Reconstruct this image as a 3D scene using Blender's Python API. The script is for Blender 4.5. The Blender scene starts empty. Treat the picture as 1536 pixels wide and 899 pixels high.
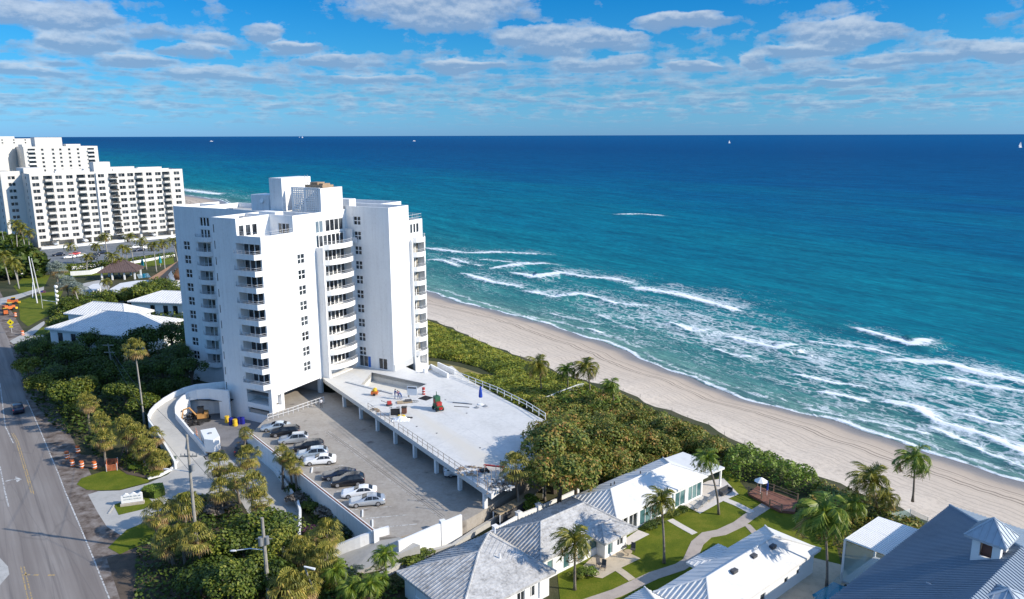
import bpy, math, random
import numpy as np
from mathutils import Vector, Matrix, geometry
R = math.radians
rng = random.Random(7)
scene = bpy.context.scene
col = scene.collection

# ------------------------------------------------------------------ camera
F_, CX, CY, TH, CH, RO = 1158.0, 768.0, 449.5, R(12.0), 50.0, R(-0.16)
cam_d = bpy.data.cameras.new('camera'); cam = bpy.data.objects.new('camera', cam_d)
col.objects.link(cam); scene.camera = cam
cam_d.sensor_width = 36.0; cam_d.lens = 36.0 * F_ / 1536.0
cam_d.clip_start = 1.0; cam_d.clip_end = 300000.0
cam.matrix_world = Matrix.Translation((0, 0, CH)) @ Matrix.Rotation(R(78), 4, 'X') @ Matrix.Rotation(RO, 4, 'Z')
ct, st, cr_, sr_ = math.cos(TH), math.sin(TH), math.cos(RO), math.sin(RO)

def P(px, py, z=0.0):
    "survey helper: the point at height z that the photo shows at pixel (px, py)"
    u = (px - CX) / F_; v = -(py - CY) / F_
    u, v = u * cr_ - v * sr_, u * sr_ + v * cr_
    dy = ct + v * st; dz = -st + v * ct
    t = (z - CH) / dz
    return (u * t, dy * t, z)

def P2(px, py, z=0.0):
    p = P(px, py, z); return (p[0], p[1])

# ------------------------------------------------------------------ object helpers
def tag(o, label=None, cat=None, group=None, kind=None):
    if label: o['label'] = label
    if cat: o['category'] = cat
    if group: o['group'] = group
    if kind: o['kind'] = kind
    return o

def thing(name, label, cat, loc=(0, 0, 0), rz=0.0, group=None):
    o = bpy.data.objects.new(name, None); col.objects.link(o)
    o.location = loc; o.rotation_euler = (0, 0, rz); o.empty_display_size = 0.3
    return tag(o, label, cat, group)

def kids(o):
    return [c for c in bpy.data.objects if c.parent == o]

KIDS = {}
def copy_tree(o, parent=None):
    c = o.copy(); col.objects.link(c)
    if parent is not None:
        c.parent = parent; KIDS.setdefault(parent.name, []).append(c)
    for ch in KIDS.get(o.name, []):
        copy_tree(ch, c)
    return c

class MB:
    "collects polygons and links them as one mesh object"
    def __init__(s):
        s.v = []; s.f = []; s.m = []
    def add(s, vs, fs, mi=0):
        n = len(s.v); s.v.extend(vs)
        for f in fs:
            s.f.append([i + n for i in f]); s.m.append(mi)
    def quad(s, a, b, c, d, mi=0):
        s.add([a, b, c, d], [(0, 1, 2, 3)], mi)
    def box(s, c, d, rz=0.0, mi=0, rx=0.0, ry=0.0):
        x, y, z = d[0] / 2, d[1] / 2, d[2] / 2
        vs = [Vector(p) for p in ((-x, -y, -z), (x, -y, -z), (x, y, -z), (-x, y, -z), (-x, -y, z), (x, -y, z), (x, y, z), (-x, y, z))]
        M = Matrix.Rotation(rz, 3, 'Z') @ Matrix.Rotation(ry, 3, 'Y') @ Matrix.Rotation(rx, 3, 'X')
        c = Vector(c)
        s.add([tuple(M @ p + c) for p in vs], [(0, 3, 2, 1), (4, 5, 6, 7), (0, 1, 5, 4), (1, 2, 6, 5), (2, 3, 7, 6), (3, 0, 4, 7)], mi)
    def b2(s, x0, x1, y0, y1, z0, z1, mi=0):
        s.box(((x0 + x1) / 2, (y0 + y1) / 2, (z0 + z1) / 2), (abs(x1 - x0), abs(y1 - y0), abs(z1 - z0)), 0, mi)
    def prism(s, poly, z0, z1, mi=0, holes=(), bottom=True, side_mi=None, z1f=None):
        "vertical prism over a plan polygon (list of xy), optional holes"
        if side_mi is None: side_mi = mi
        loops = [list(poly)] + [list(h) for h in holes]
        # orientation
        def area(p): return sum(p[i][0] * p[(i + 1) % len(p)][1] - p[(i + 1) % len(p)][0] * p[i][1] for i in range(len(p)))
        if area(loops[0]) < 0: loops[0].reverse()
        for h in loops[1:]:
            if area(h) > 0: h.reverse()
        flat = [p for l in loops for p in l]
        tris = geometry.tessellate_polygon([[Vector((p[0], p[1], 0)) for p in l] for l in loops])
        top = [(p[0], p[1], z1f(p) if z1f else z1) for p in flat]
        up = []
        for t in tris:
            a, b, c = (flat[i] for i in t)
            cr = (b[0] - a[0]) * (c[1] - a[1]) - (c[0] - a[0]) * (b[1] - a[1])
            up.append(t if cr > 0 else (t[0], t[2], t[1]))
        s.add(top, up, mi)
        if z0 is None: return
        if bottom: s.add([(p[0], p[1], z0) for p in flat], [(t[0], t[2], t[1]) for t in up], side_mi)
        for l in loops:
            n = len(l)
            for i in range(n):
                a, b = l[i], l[(i + 1) % n]
                s.quad((a[0], a[1], z0), (b[0], b[1], z0), (b[0], b[1], z1f(b) if z1f else z1), (a[0], a[1], z1f(a) if z1f else z1), side_mi)
    def tube(s, pts, r, n=6, mi=0, cap=True):
        pts = [Vector(p) for p in pts]
        rs = r if isinstance(r, (list, tuple)) else [r] * len(pts)
        rings = []
        for i, p in enumerate(pts):
            d = (pts[min(i + 1, len(pts) - 1)] - pts[max(i - 1, 0)])
            if d.length < 1e-9: d = Vector((0, 0, 1))
            d.normalize()
            a = d.cross(Vector((0, 0, 1)) if abs(d.z) < 0.9 else Vector((1, 0, 0))).normalized(); b = d.cross(a)
            rings.append([tuple(p + (a * math.cos(2 * math.pi * k / n) + b * math.sin(2 * math.pi * k / n)) * rs[i]) for k in range(n)])
        base = len(s.v)
        for rg in rings: s.v.extend(rg)
        for i in range(len(rings) - 1):
            for k in range(n):
                a0 = base + i * n + k; a1 = base + i * n + (k + 1) % n
                s.f.append([a0, a1, a1 + n, a0 + n]); s.m.append(mi)
        if cap:
            s.f.append([base + k for k in range(n)][::-1]); s.m.append(mi)
            e = base + (len(rings) - 1) * n
            s.f.append([e + k for k in range(n)]); s.m.append(mi)
    def cyl(s, c, r, h, n=12, mi=0, r2=None):
        s.tube([c, (c[0], c[1], c[2] + h)], [r, r if r2 is None else r2], n, mi)
    def cylx(s, c, r, w, axis, n=14, mi=0):
        a = Vector(axis).normalized() * (w / 2); c = Vector(c)
        s.tube([c - a, c + a], r, n, mi)
    def sphere(s, c, r, n=10, mi=0):
        c = Vector(c); rr = r if isinstance(r, (tuple, list)) else (r, r, r)
        m = max(4, n // 2); base = len(s.v)
        for i in range(m + 1):
            th = math.pi * i / m
            for k in range(n):
                ph = 2 * math.pi * k / n
                s.v.append((c.x + rr[0] * math.sin(th) * math.cos(ph), c.y + rr[1] * math.sin(th) * math.sin(ph), c.z + rr[2] * math.cos(th)))
        for i in range(m):
            for k in range(n):
                a = base + i * n + k; b = base + i * n + (k + 1) % n
                s.f.append([a, a + n, b + n, b]); s.m.append(mi)
    def xf(s, M):
        s.v = [tuple(M @ Vector(p)) for p in s.v]; return s
    def shift(s, o):
        s.v = [(p[0] - o[0], p[1] - o[1], p[2] - (o[2] if len(o) > 2 else 0)) for p in s.v]; return s
    def mesh(s, name, mats):
        me = bpy.data.meshes.new(name); me.from_pydata(s.v, [], s.f); me.update()
        for m in (mats if isinstance(mats, (list, tuple)) else [mats]): me.materials.append(m)
        if any(s.m): me.polygons.foreach_set('material_index', s.m)
        return me
    def build(s, name, mats, parent=None, smooth=False, loc=None, rz=0.0):
        me = s.mesh(name, mats)
        if smooth: me.polygons.foreach_set('use_smooth', [True] * len(me.polygons))
        return link(name, me, parent, loc, rz)

def link(name, me, parent=None, loc=None, rz=0.0):
    o = bpy.data.objects.new(name, me); col.objects.link(o)
    if parent is not None:
        o.parent = parent; KIDS.setdefault(parent.name, []).append(o)
    if loc is not None: o.location = loc
    if rz: o.rotation_euler = (0, 0, rz)
    return o

def wall(mb, p0, d, W, z0, z1, holes=(), depth=0.3, mi=0, inner=None):
    """vertical wall from plan point p0 along unit dir d (outward normal is to the right of d), with recessed holes
    hole = (u0, u1, z0, z1[, depth[, closed]])"""
    nx, ny = d[1], -d[0]
    us = sorted(set([0.0, W] + [h[0] for h in holes] + [h[1] for h in holes]))
    zs = sorted(set([z0, z1] + [h[2] for h in holes] + [h[3] for h in holes]))
    us = [u for u in us if 0 <= u <= W]; zs = [z for z in zs if z0 <= z <= z1]
    def pt(u, z, k=0.0): return (p0[0] + d[0] * u - nx * k, p0[1] + d[1] * u - ny * k, z)
    for i in range(len(us) - 1):
        # merge vertical runs
        start = None
        for j in range(len(zs) - 1):
            um, zm = (us[i] + us[i + 1]) / 2, (zs[j] + zs[j + 1]) / 2
            hol = any(h[0] < um < h[1] and h[2] < zm < h[3] for h in holes)
            if not hol and start is None: start = zs[j]
            if hol and start is not None:
                mb.quad(pt(us[i], start), pt(us[i + 1], start), pt(us[i + 1], zs[j]), pt(us[i], zs[j]), mi); start = None
        if start is not None:
            mb.quad(pt(us[i], start), pt(us[i + 1], start), pt(us[i + 1], zs[-1]), pt(us[i], zs[-1]), mi)
    for h in holes:
        u0, u1, a, b = h[:4]; k = h[4] if len(h) > 4 else depth
        q = mi if inner is None else inner
        mb.quad(pt(u0, a), pt(u0, b), pt(u0, b, k), pt(u0, a, k), q)
        mb.quad(pt(u1, b), pt(u1, a), pt(u1, a, k), pt(u1, b, k), q)
        mb.quad(pt(u0, b), pt(u1, b), pt(u1, b, k), pt(u0, b, k), q)
        mb.quad(pt(u1, a), pt(u0, a), pt(u0, a, k), pt(u1, a, k), q)
        if not (len(h) > 5 and not h[5]):
            mb.quad(pt(u0, a, k), pt(u1, a, k), pt(u1, b, k), pt(u0, b, k), q)

# ------------------------------------------------------------------ materials
class NT:
    def __init__(s, name):
        s.mat = bpy.data.materials.new(name); s.mat.use_nodes = True
        s.t = s.mat.node_tree; s.t.nodes.clear()
        s.out = s.n('ShaderNodeOutputMaterial')
    def n(s, k, **kw):
        nd = s.t.nodes.new(k)
        for a, b in kw.items(): setattr(nd, a, b)
        return nd
    def l(s, a, b): s.t.links.new(a, b)
    def val(s, sock, v):
        if hasattr(v, 'is_linked') or hasattr(v, 'links'): s.l(v, sock)
        else: sock.default_value = v
    def math(s, op, a, b=0.0, c=None, clamp=False):
        m = s.n('ShaderNodeMath', operation=op); m.use_clamp = clamp
        s.val(m.inputs[0], a); s.val(m.inputs[1], b)
        if c is not None: s.val(m.inputs[2], c)
        return m.outputs[0]
    def ramp(s, fac, stops, interp='LINEAR'):
        r = s.n('ShaderNodeValToRGB'); r.color_ramp.interpolation = interp
        el = r.color_ramp.elements
        while len(el) > 1: el.remove(el[-1])
        el[0].position = stops[0][0]; el[0].color = c4(stops[0][1])
        for p, c in stops[1:]:
            e = el.new(p); e.color = c4(c)
        s.l(fac, r.inputs[0]); return r.outputs[0]
    def noise(s, scale, detail=3.0, rough=0.55, vec=None, dist=0.0):
        nd = s.n('ShaderNodeTexNoise'); nd.inputs['Scale'].default_value = scale
        nd.inputs['Detail'].default_value = detail; nd.inputs['Roughness'].default_value = rough
        nd.inputs['Distortion'].default_value = dist
        if vec is not None: s.l(vec, nd.inputs['Vector'])
        return nd.outputs['Fac']
    def pos(s): return s.n('ShaderNodeNewGeometry').outputs['Position']
    def obj(s): return s.n('ShaderNodeTexCoord').outputs['Object']
    def mapv(s, vec, scale=(1, 1, 1), rot=(0, 0, 0), loc=(0, 0, 0)):
        m = s.n('ShaderNodeMapping'); m.inputs['Scale'].default_value = scale
        m.inputs['Rotation'].default_value = rot; m.inputs['Location'].default_value = loc
        s.l(vec, m.inputs['Vector']); return m.outputs[0]
    def mix(s, fac, a, b, blend='MIX'):
        m = s.n('ShaderNodeMix', data_type='RGBA', blend_type=blend)
        s.val(m.inputs[0], fac)
        s.val(m.inputs[6], c4(a) if isinstance(a, (tuple, list)) else a)
        s.val(m.inputs[7], c4(b) if isinstance(b, (tuple, list)) else b)
        return m.outputs[2]
    def attr(s, name):
        a = s.n('ShaderNodeAttribute'); a.attribute_name = name; return a
    def bump(s, h, strength=0.3, dist=0.1):
        b = s.n('ShaderNodeBump'); b.inputs['Strength'].default_value = strength
        b.inputs['Distance'].default_value = dist; s.l(h, b.inputs['Height']); return b.outputs[0]
    def bsdf(s, color, rough=0.8, metal=0.0, spec=0.5, normal=None, **kw):
        b = s.n('ShaderNodeBsdfPrincipled')
        s.val(b.inputs['Base Color'], c4(color) if isinstance(color, (tuple, list)) else color)
        s.val(b.inputs['Roughness'], rough); b.inputs['Metallic'].default_value = metal
        s.val(b.inputs['Specular IOR Level'], spec)
        if normal is not None: s.l(normal, b.inputs['Normal'])
        for k, v in kw.items(): s.val(b.inputs[k.replace('_', ' ')], v)
        s.l(b.outputs[0], s.out.inputs[0]); return b

def c4(c):
    return (c[0], c[1], c[2], 1.0) if len(c) == 3 else tuple(c)

def mat(name, color, rough=0.8, var=0.15, scale=0.6, metal=0.0, spec=0.4, dark=None, bump=0.0, bscale=8.0, obj=False):
    "worn surface: two noise scales vary the base colour a little"
    t = NT(name); v = t.obj() if obj else t.pos()
    n1 = t.noise(scale, 4, 0.6, v); n2 = t.noise(scale * 9, 3, 0.6, v)
    lo = dark or tuple(max(0, x * (1 - 2.2 * var)) for x in color); hi = tuple(min(1, x * (1 + var)) for x in color)
    s = t.math('ADD', t.math('MULTIPLY', n1, 0.65), t.math('MULTIPLY', n2, 0.35))
    c = t.ramp(s, [(0.30, lo), (0.5, color), (0.72, hi)])
    nm = t.bump(t.noise(bscale, 3, 0.6, v), bump, 0.05) if bump else None
    t.bsdf(c, rough, metal, spec, nm); return t.mat

M = {}
t = NT('white stucco'); v = t.pos()
st_ = t.noise(1.6, 4, .65, t.mapv(v, (1, 1, .06))); bl_ = t.noise(.18, 4, .6, v); fi_ = t.noise(2.5, 3, .6, v)
s_m = t.math('ADD', t.math('MULTIPLY', st_, .45), t.math('ADD', t.math('MULTIPLY', bl_, .3), t.math('MULTIPLY', fi_, .25)))
t.bsdf(t.ramp(s_m, [(.32, (.60, .59, .57)), (.43, (.75, .745, .735)), (.55, (.81, .81, .80))]), .85, 0, .4); M['white'] = t.mat
M['offwhite'] = mat('off white stucco', (0.70, 0.69, 0.66), 0.85, 0.06, 0.2)
M['trim'] = mat('white paint', (0.82, 0.82, 0.81), 0.5, 0.02, 0.5)
M['rail'] = mat('rail paint', (0.62, 0.62, 0.62), 0.5, 0.05, 1)
M['brownrail'] = mat('brown rail', (0.33, 0.27, 0.22), 0.6, 0.1, 1)
M['greyband'] = mat('grey base paint', (0.48, 0.49, 0.5), 0.8, 0.06, 0.4)
M['tan'] = mat('tan metal', (0.35, 0.25, 0.16), 0.7, 0.15, 1)
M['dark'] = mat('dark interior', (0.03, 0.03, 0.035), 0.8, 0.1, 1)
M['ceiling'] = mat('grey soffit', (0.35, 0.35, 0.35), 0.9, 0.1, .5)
M['concrete'] = mat('concrete', (0.42, 0.41, 0.385), 0.85, 0.09, 0.25, bump=0.2)
M['pavers'] = mat('courtyard paving', (0.20, 0.195, 0.20), 0.85, 0.15, 0.3)
M['rust'] = mat('rust stained coping', (0.20, 0.09, 0.05), 0.9, 0.3, 1.5)
M['black'] = mat('black plastic', (0.02, 0.02, 0.022), 0.5, 0.1, 2)
M['tyre'] = mat('rubber', (0.025, 0.025, 0.025), 0.9, 0.1, 2)
M['chrome'] = mat('alloy', (0.55, 0.55, 0.57), 0.3, 0.05, 2, metal=0.8)
M['wood'] = mat('weathered wood', (0.26, 0.18, 0.12), 0.85, 0.25, 2.0, obj=True)
M['redwood'] = mat('red brown deck boards', (0.20, 0.09, 0.06), 0.8, 0.25, 2.0)
M['palewood'] = mat('pale wood', (0.42, 0.33, 0.22), 0.85, 0.2, 2.0)
M['pole'] = mat('weathered pole wood', (0.30, 0.28, 0.25), 0.9, 0.25, 2.5)
M['orange'] = mat('orange plastic', (0.60, 0.15, 0.04), 0.6, 0.1, 1)
M['yellow'] = mat('yellow paint', (0.70, 0.45, 0.03), 0.6, 0.12, 1)
M['red'] = mat('red paint', (0.40, 0.04, 0.035), 0.5, 0.15, 1)
M['green'] = mat('green paint', (0.03, 0.12, 0.06), 0.5, 0.15, 1)
M['blue'] = mat('blue fabric', (0.01, 0.05, 0.35), 0.8, 0.15, 2)
M['blueplastic'] = mat('blue plastic', (0.015, 0.02, 0.25), 0.5, 0.15, 2)
M['teal'] = mat('teal fabric', (0.02, 0.25, 0.30), 0.8, 0.15, 2)
M['signyellow'] = mat('sign yellow', (0.85, 0.68, 0.02), 0.5, 0.02, 1)
M['greymetal'] = mat('grey metal', (0.32, 0.33, 0.34), 0.5, 0.1, 1, metal=0.4)
M['darkgrey'] = mat('dark grey', (0.07, 0.07, 0.075), 0.6, 0.15, 1)
M['rock'] = mat('limestone rock', (0.45, 0.40, 0.34), 0.95, 0.25, 1.2, bump=0.6, bscale=3)
M['soil'] = mat('soil', (0.10, 0.075, 0.055), 0.95, 0.3, 0.7, bump=0.4)
M['pooltile'] = mat('pool plaster', (0.62, 0.60, 0.55), 0.8, 0.06, 0.8)
M['poolwater'] = mat('swimming pool water', (0.02, 0.22, 0.35), 0.08, 0.1, 1, spec=0.6)
M['tanpave'] = mat('tan travertine', (0.52, 0.44, 0.33), 0.8, 0.12, 0.8)
M['walk'] = mat('path concrete', (0.42, 0.36, 0.31), 0.85, 0.12, 0.8)
M['palepatio'] = mat('pale patio', (0.62, 0.57, 0.52), 0.85, 0.06, 0.8)
M['skin'] = mat('skin', (0.40, 0.24, 0.16), 0.7, 0.05, 2)
M['jeans'] = mat('blue work clothes', (0.06, 0.11, 0.28), 0.9, 0.1, 2)
M['hair'] = mat('dark hair', (0.03, 0.02, 0.015), 0.8, 0.1, 2)
M['terracotta'] = mat('orange roof metal', (0.42, 0.24, 0.14), 0.7, 0.12, 0.5)

def glassmat(name, c1, c2, rough=0.12, scale=0.35):
    "window glass seen from outside: dark room, some drawn blinds, glossy"
    t = NT(name); n = t.noise(scale, 2, 0.5, t.pos())
    t.bsdf(t.ramp(n, [(0.42, c1), (0.6, c2)]), rough, 0.0, 0.6); return t.mat
M['glass'] = glassmat('window glass', (0.012, 0.015, 0.02), (0.07, 0.08, 0.09))
M['glassblue'] = glassmat('tall window glass', (0.03, 0.05, 0.07), (0.16, 0.22, 0.27))
M['glassteal'] = glassmat('sea facing door glass', (0.05, 0.13, 0.14), (0.16, 0.27, 0.27))
M['glasscurtain'] = glassmat('curtained glass', (0.05, 0.05, 0.05), (0.35, 0.33, 0.28), 0.2, 0.8)
t = NT('clear balustrade glass')
b = t.bsdf((0.55, 0.75, 0.75), 0.05, 0, 0.5); b.inputs['Alpha'].default_value = 0.35
M['clear'] = t.mat
def paint(name, c, metal=0.3):
    t = NT(name); t.bsdf(c, 0.28, metal, 0.5, None, Coat_Weight=0.6, Coat_Roughness=0.08); return t.mat
M['pt_silver'] = paint('silver car paint', (0.50, 0.53, 0.56), 0.5)
M['pt_ltblue'] = paint('pale silver blue car paint', (0.45, 0.53, 0.60), 0.4)
M['pt_white'] = paint('white car paint', (0.80, 0.81, 0.82), 0.0)
M['pt_black'] = paint('black car paint', (0.012, 0.014, 0.02), 0.2)
M['pt_navy'] = paint('navy car paint', (0.012, 0.02, 0.045), 0.3)
M['pt_red'] = paint('red car paint', (0.45, 0.02, 0.02), 0.1)
M['carglass'] = glassmat('car glass', (0.01, 0.012, 0.015), (0.03, 0.035, 0.04), 0.05, 1.0)
M['lamp'] = mat('lamp lens', (0.7, 0.72, 0.72), 0.2, 0.05, 2)
M['redlamp'] = mat('red tail lamp', (0.35, 0.01, 0.01), 0.3, 0.1, 2)

# foliage: colour varies from leaf to leaf and in big clumps
def leafmat(name, stops, trans=0.25, clump=0.35, rough=0.55):
    t = NT(name)
    g = t.n('ShaderNodeNewGeometry')
    r = g.outputs['Random Per Island']
    nz = t.noise(clump, 3, 0.6, g.outputs['Position'])
    f = t.math('ADD', t.math('MULTIPLY', r, 0.6), t.math('MULTIPLY', t.math('SUBTRACT', nz, 0.3), 1.0), clamp=True)
    c = t.ramp(f, stops)
    b = t.bsdf(c, rough, 0, 0.35)
    tr = t.n('ShaderNodeBsdfTranslucent'); t.l(c, tr.inputs[0])
    mx = t.n('ShaderNodeMixShader'); mx.inputs[0].default_value = trans
    t.l(b.outputs[0], mx.inputs[1]); t.l(tr.outputs[0], mx.inputs[2]); t.l(mx.outputs[0], t.out.inputs[0])
    return t.mat
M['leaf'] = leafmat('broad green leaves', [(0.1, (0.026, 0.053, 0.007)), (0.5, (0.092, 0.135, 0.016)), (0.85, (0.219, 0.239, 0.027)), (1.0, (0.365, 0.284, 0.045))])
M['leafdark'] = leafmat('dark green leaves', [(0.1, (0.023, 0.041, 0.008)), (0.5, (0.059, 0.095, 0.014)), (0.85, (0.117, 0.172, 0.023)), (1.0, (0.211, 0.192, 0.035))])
M['leafyellow'] = leafmat('yellow green leaves', [(0.1, (0.045, 0.075, 0.009)), (0.5, (0.150, 0.180, 0.018)), (0.85, (0.330, 0.300, 0.045)), (1.0, (0.450, 0.330, 0.072))])
M['leafgrape'] = leafmat('sea grape leaves green and russet', [(0.1, (0.046, 0.079, 0.014)), (0.4, (0.125, 0.170, 0.025)), (0.62, (0.251, 0.251, 0.042)), (0.8, (0.364, 0.227, 0.055)), (1.0, (0.410, 0.160, 0.048))])
M['leafdune'] = leafmat('dune plant leaves', [(0.1, (0.057, 0.095, 0.009)), (0.4, (0.162, 0.209, 0.019)), (0.7, (0.323, 0.323, 0.038)), (1.0, (0.532, 0.418, 0.076))], 0.2, 0.12)
M['leafbright'] = leafmat('bright green waxy leaves', [(0.1, (0.052, 0.084, 0.012)), (0.5, (0.154, 0.210, 0.024)), (0.85, (0.234, 0.365, 0.043)), (1.0, (0.425, 0.452, 0.073))])
M['leafbare'] = leafmat('dry twigs', [(0.1, (0.090, 0.075, 0.061)), (0.6, (0.210, 0.180, 0.149)), (1.0, (0.330, 0.285, 0.230))], 0.1)
M['leafpurple'] = leafmat('purple leaves', [(0.1, (0.03, 0.01, 0.025)), (0.6, (0.09, 0.03, 0.07)), (1.0, (0.18, 0.07, 0.13))])
M['leafsilver'] = leafmat('silver green fronds', [(0.1, (0.10, 0.13, 0.11)), (0.6, (0.24, 0.29, 0.25)), (1.0, (0.4, 0.43, 0.38))])
M['leafgrey'] = leafmat('grey green agave leaves', [(0.1, (0.06, 0.09, 0.07)), (0.6, (0.14, 0.19, 0.15)), (1.0, (0.25, 0.30, 0.24))])
M['frond'] = leafmat('palm fronds', [(0.1, (0.055, 0.074, 0.011)), (0.5, (0.165, 0.177, 0.023)), (0.85, (0.372, 0.315, 0.053)), (1.0, (0.569, 0.408, 0.094))], 0.3, 0.8, 0.45)
M['frondbright'] = leafmat('fresh palm fronds', [(0.1, (0.048, 0.096, 0.012)), (0.5, (0.144, 0.224, 0.024)), (0.85, (0.320, 0.352, 0.048)), (1.0, (0.480, 0.432, 0.086))], 0.3, 0.8, 0.45)
M['frondfan'] = leafmat('fan palm leaves', [(0.1, (0.066, 0.083, 0.014)), (0.5, (0.220, 0.214, 0.036)), (0.85, (0.438, 0.352, 0.070)), (1.0, (0.656, 0.446, 0.117))], 0.25, 0.8, 0.6)
M['deadfrond'] = leafmat('dead palm leaves', [(0.1, (0.126, 0.077, 0.028)), (0.6, (0.336, 0.224, 0.090)), (1.0, (0.504, 0.350, 0.157))], 0.2, 0.8)
M['trunk'] = mat('palm trunk', (0.20, 0.17, 0.14), 0.95, 0.25, 3.0, bump=0.5, bscale=6)
M['greytrunk'] = mat('pale palm trunk', (0.36, 0.34, 0.31), 0.95, 0.12, 2.0)
M['bark'] = mat('bark', (0.10, 0.08, 0.06), 0.95, 0.25, 3.0)

# ------------------------------------------------------------------ world and sun
SUN_EL = R(28.5); SUN_DIR = Vector((0.972 * math.cos(SUN_EL), -0.235 * math.cos(SUN_EL), math.sin(SUN_EL))).normalized()
sd = bpy.data.lights.new('sun', 'SUN'); so = bpy.data.objects.new('sun', sd); col.objects.link(so)
sd.energy = 4.1; sd.angle = R(0.53); sd.color = (1.0, 0.905, 0.76)
so.rotation_euler = (-SUN_DIR).to_track_quat('-Z', 'Y').to_euler()
so.location = (60, -20, 120)

w = bpy.data.worlds.new('World'); scene.world = w; w.use_nodes = True
nt = w.node_tree; nt.nodes.clear()
w.cycles.sampling_method = 'MANUAL'; w.cycles.sample_map_resolution = 256
class WT(NT):
    def __init__(s):
        s.t = nt; s.out = s.n('ShaderNodeOutputWorld')
W_ = WT()
sky = W_.n('ShaderNodeTexSky'); sky.sky_type = 'NISHITA'; sky.sun_disc = False
sky.sun_elevation = SUN_EL; sky.sun_rotation = math.atan2(SUN_DIR.x, SUN_DIR.y)
sky.altitude = 50; sky.air_density = 1.0; sky.dust_density = 0.3; sky.ozone_density = 2.5
SKYSTR = 0.10; EXPO = 0.51
SKYTINT = [(0.0, (0.25, 0.58, 1.34)), (0.10, (0.23, 0.585, 1.2)), (0.25, (0.20, 0.565, 1.0)), (0.5, (0.11, 0.54, 0.94)), (1.0, (0.0, 0.44, 0.89))]
CLOUD_LO = (1.75, 2.7, 4.2); CLOUD_HI = (4.3, 4.9, 5.7)
FOAM_TH = 0.82
WATER = [(0.0, (0.24, 0.32, 0.25)), (0.25, (0.13, 0.27, 0.23)), (0.33, (0.055, 0.225, 0.205)), (0.42, (0.018, 0.20, 0.21)), (0.50, (0.003, 0.185, 0.235)), (0.60, (0.0, 0.145, 0.23)), (0.70, (0.0, 0.088, 0.21)), (0.82, (0.0, 0.068, 0.19)), (0.95, (0.0, 0.085, 0.23)), (1.0, (0.0, 0.09, 0.24))]
# sky colour: deeper azure higher up, pale blue at the horizon; flat-bottomed cumulus in rows
tc = W_.n('ShaderNodeTexCoord'); sep = W_.n('ShaderNodeSeparateXYZ'); W_.l(tc.outputs['Generated'], sep.inputs[0])
el = sep.outputs['Z']
tint = W_.ramp(W_.math('MULTIPLY', el, 5.0, clamp=True), SKYTINT)
skyc = W_.mix(1.0, sky.outputs[0], tint, 'MULTIPLY')
hi = W_.math('MULTIPLY', W_.math('SUBTRACT', el, 0.215), 5.0, clamp=True)
skyc = W_.mix(hi, skyc, W_.mix(1.0, sky.outputs[0], (1.65, 1.80, 1.90), 'MULTIPLY'))
zc = W_.math('ADD', W_.math('MAXIMUM', el, 0.0), 0.04)
inv = W_.math('DIVIDE', 1.0, zc)
cxx = W_.math('MULTIPLY', sep.outputs['X'], inv); cyy = W_.math('MULTIPLY', sep.outputs['Y'], inv)
cmb = W_.n('ShaderNodeCombineXYZ'); W_.l(cxx, cmb.inputs[0]); W_.l(cyy, cmb.inputs[1])
az = W_.math('ARCTAN2', sep.outputs['X'], sep.outputs['Y'])
acm = W_.n('ShaderNodeCombineXYZ'); W_.l(az, acm.inputs[0]); W_.l(el, acm.inputs[1])
# cumulus as the day had them: azimuth, elevation (sine), half width, half height, weight
CL = []
for px, py, wx, hy, k in ((70, 20, 120, 24, 1), (225, 46, 110, 14, .55), (400, 45, 50, 15, 1), (125, 60, 80, 15, 1), (660, 15, 190, 32, 1.0), (1020, 31, 110, 14, 1.2),
                          (850, 62, 150, 24, .9), (1250, 55, 110, 20, 1.1), (1190, 80, 80, 10, .6), (290, 76, 55, 10, .9), (450, 68, 46, 9, .9), (690, 99, 80, 10, .9), (1515, 78, 70, 13, 1),
                          (1135, 94, 36, 11, 1), (1030, 102, 46, 9, .9), (200, 92, 60, 9, .8), (490, 92, 60, 9, .7), (330, 112, 110, 10, .7), (40, 107, 70, 8, .7), (1440, 72, 60, 14, .6),
                          (780, 60, 60, 20, .6), (1350, 92, 90, 9, .6), (900, 95, 110, 12, .6), (1270, 124, 60, 7, .7), (560, 118, 120, 8, .6)):
    u = (px - CX) / F_; v = -(py - CY) / F_
    d = Vector((u, ct + v * st, -st + v * ct)).normalized()
    CL.append((math.atan2(d.x, d.y), d.z, wx / F_ * .85, hy / F_ * 1.0, k))
tot = None
warp = W_.n('ShaderNodeTexNoise'); warp.inputs['Scale'].default_value = 16; warp.inputs['Detail'].default_value = 4
W_.l(W_.mapv(acm.outputs[0], (1, 1.9, 1)), warp.inputs['Vector'])
wsep = W_.n('ShaderNodeSeparateColor'); W_.l(warp.outputs['Color'], wsep.inputs[0])
azw = W_.math('ADD', az, W_.math('MULTIPLY', W_.math('SUBTRACT', wsep.outputs[0], 0.5), 0.10))
elw = W_.math('ADD', el, W_.math('MULTIPLY', W_.math('SUBTRACT', wsep.outputs[1], 0.5), 0.022))
def blobs(eoff):
    tot = None
    for a, e, ww, hh, k in CL:
        x = W_.math('MULTIPLY', W_.math('SUBTRACT', azw, a), 1 / ww)
        y = W_.math('MULTIPLY', W_.math('SUBTRACT', elw, e + eoff), 1 / hh)
        r2 = W_.math('ADD', W_.math('MULTIPLY', x, x), W_.math('MULTIPLY', y, y))
        m = W_.math('MULTIPLY', W_.math('MAXIMUM', W_.math('SUBTRACT', 1.0, r2), 0.0), k)
        tot = m if tot is None else W_.math('MAXIMUM', tot, m)
    return tot
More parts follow.
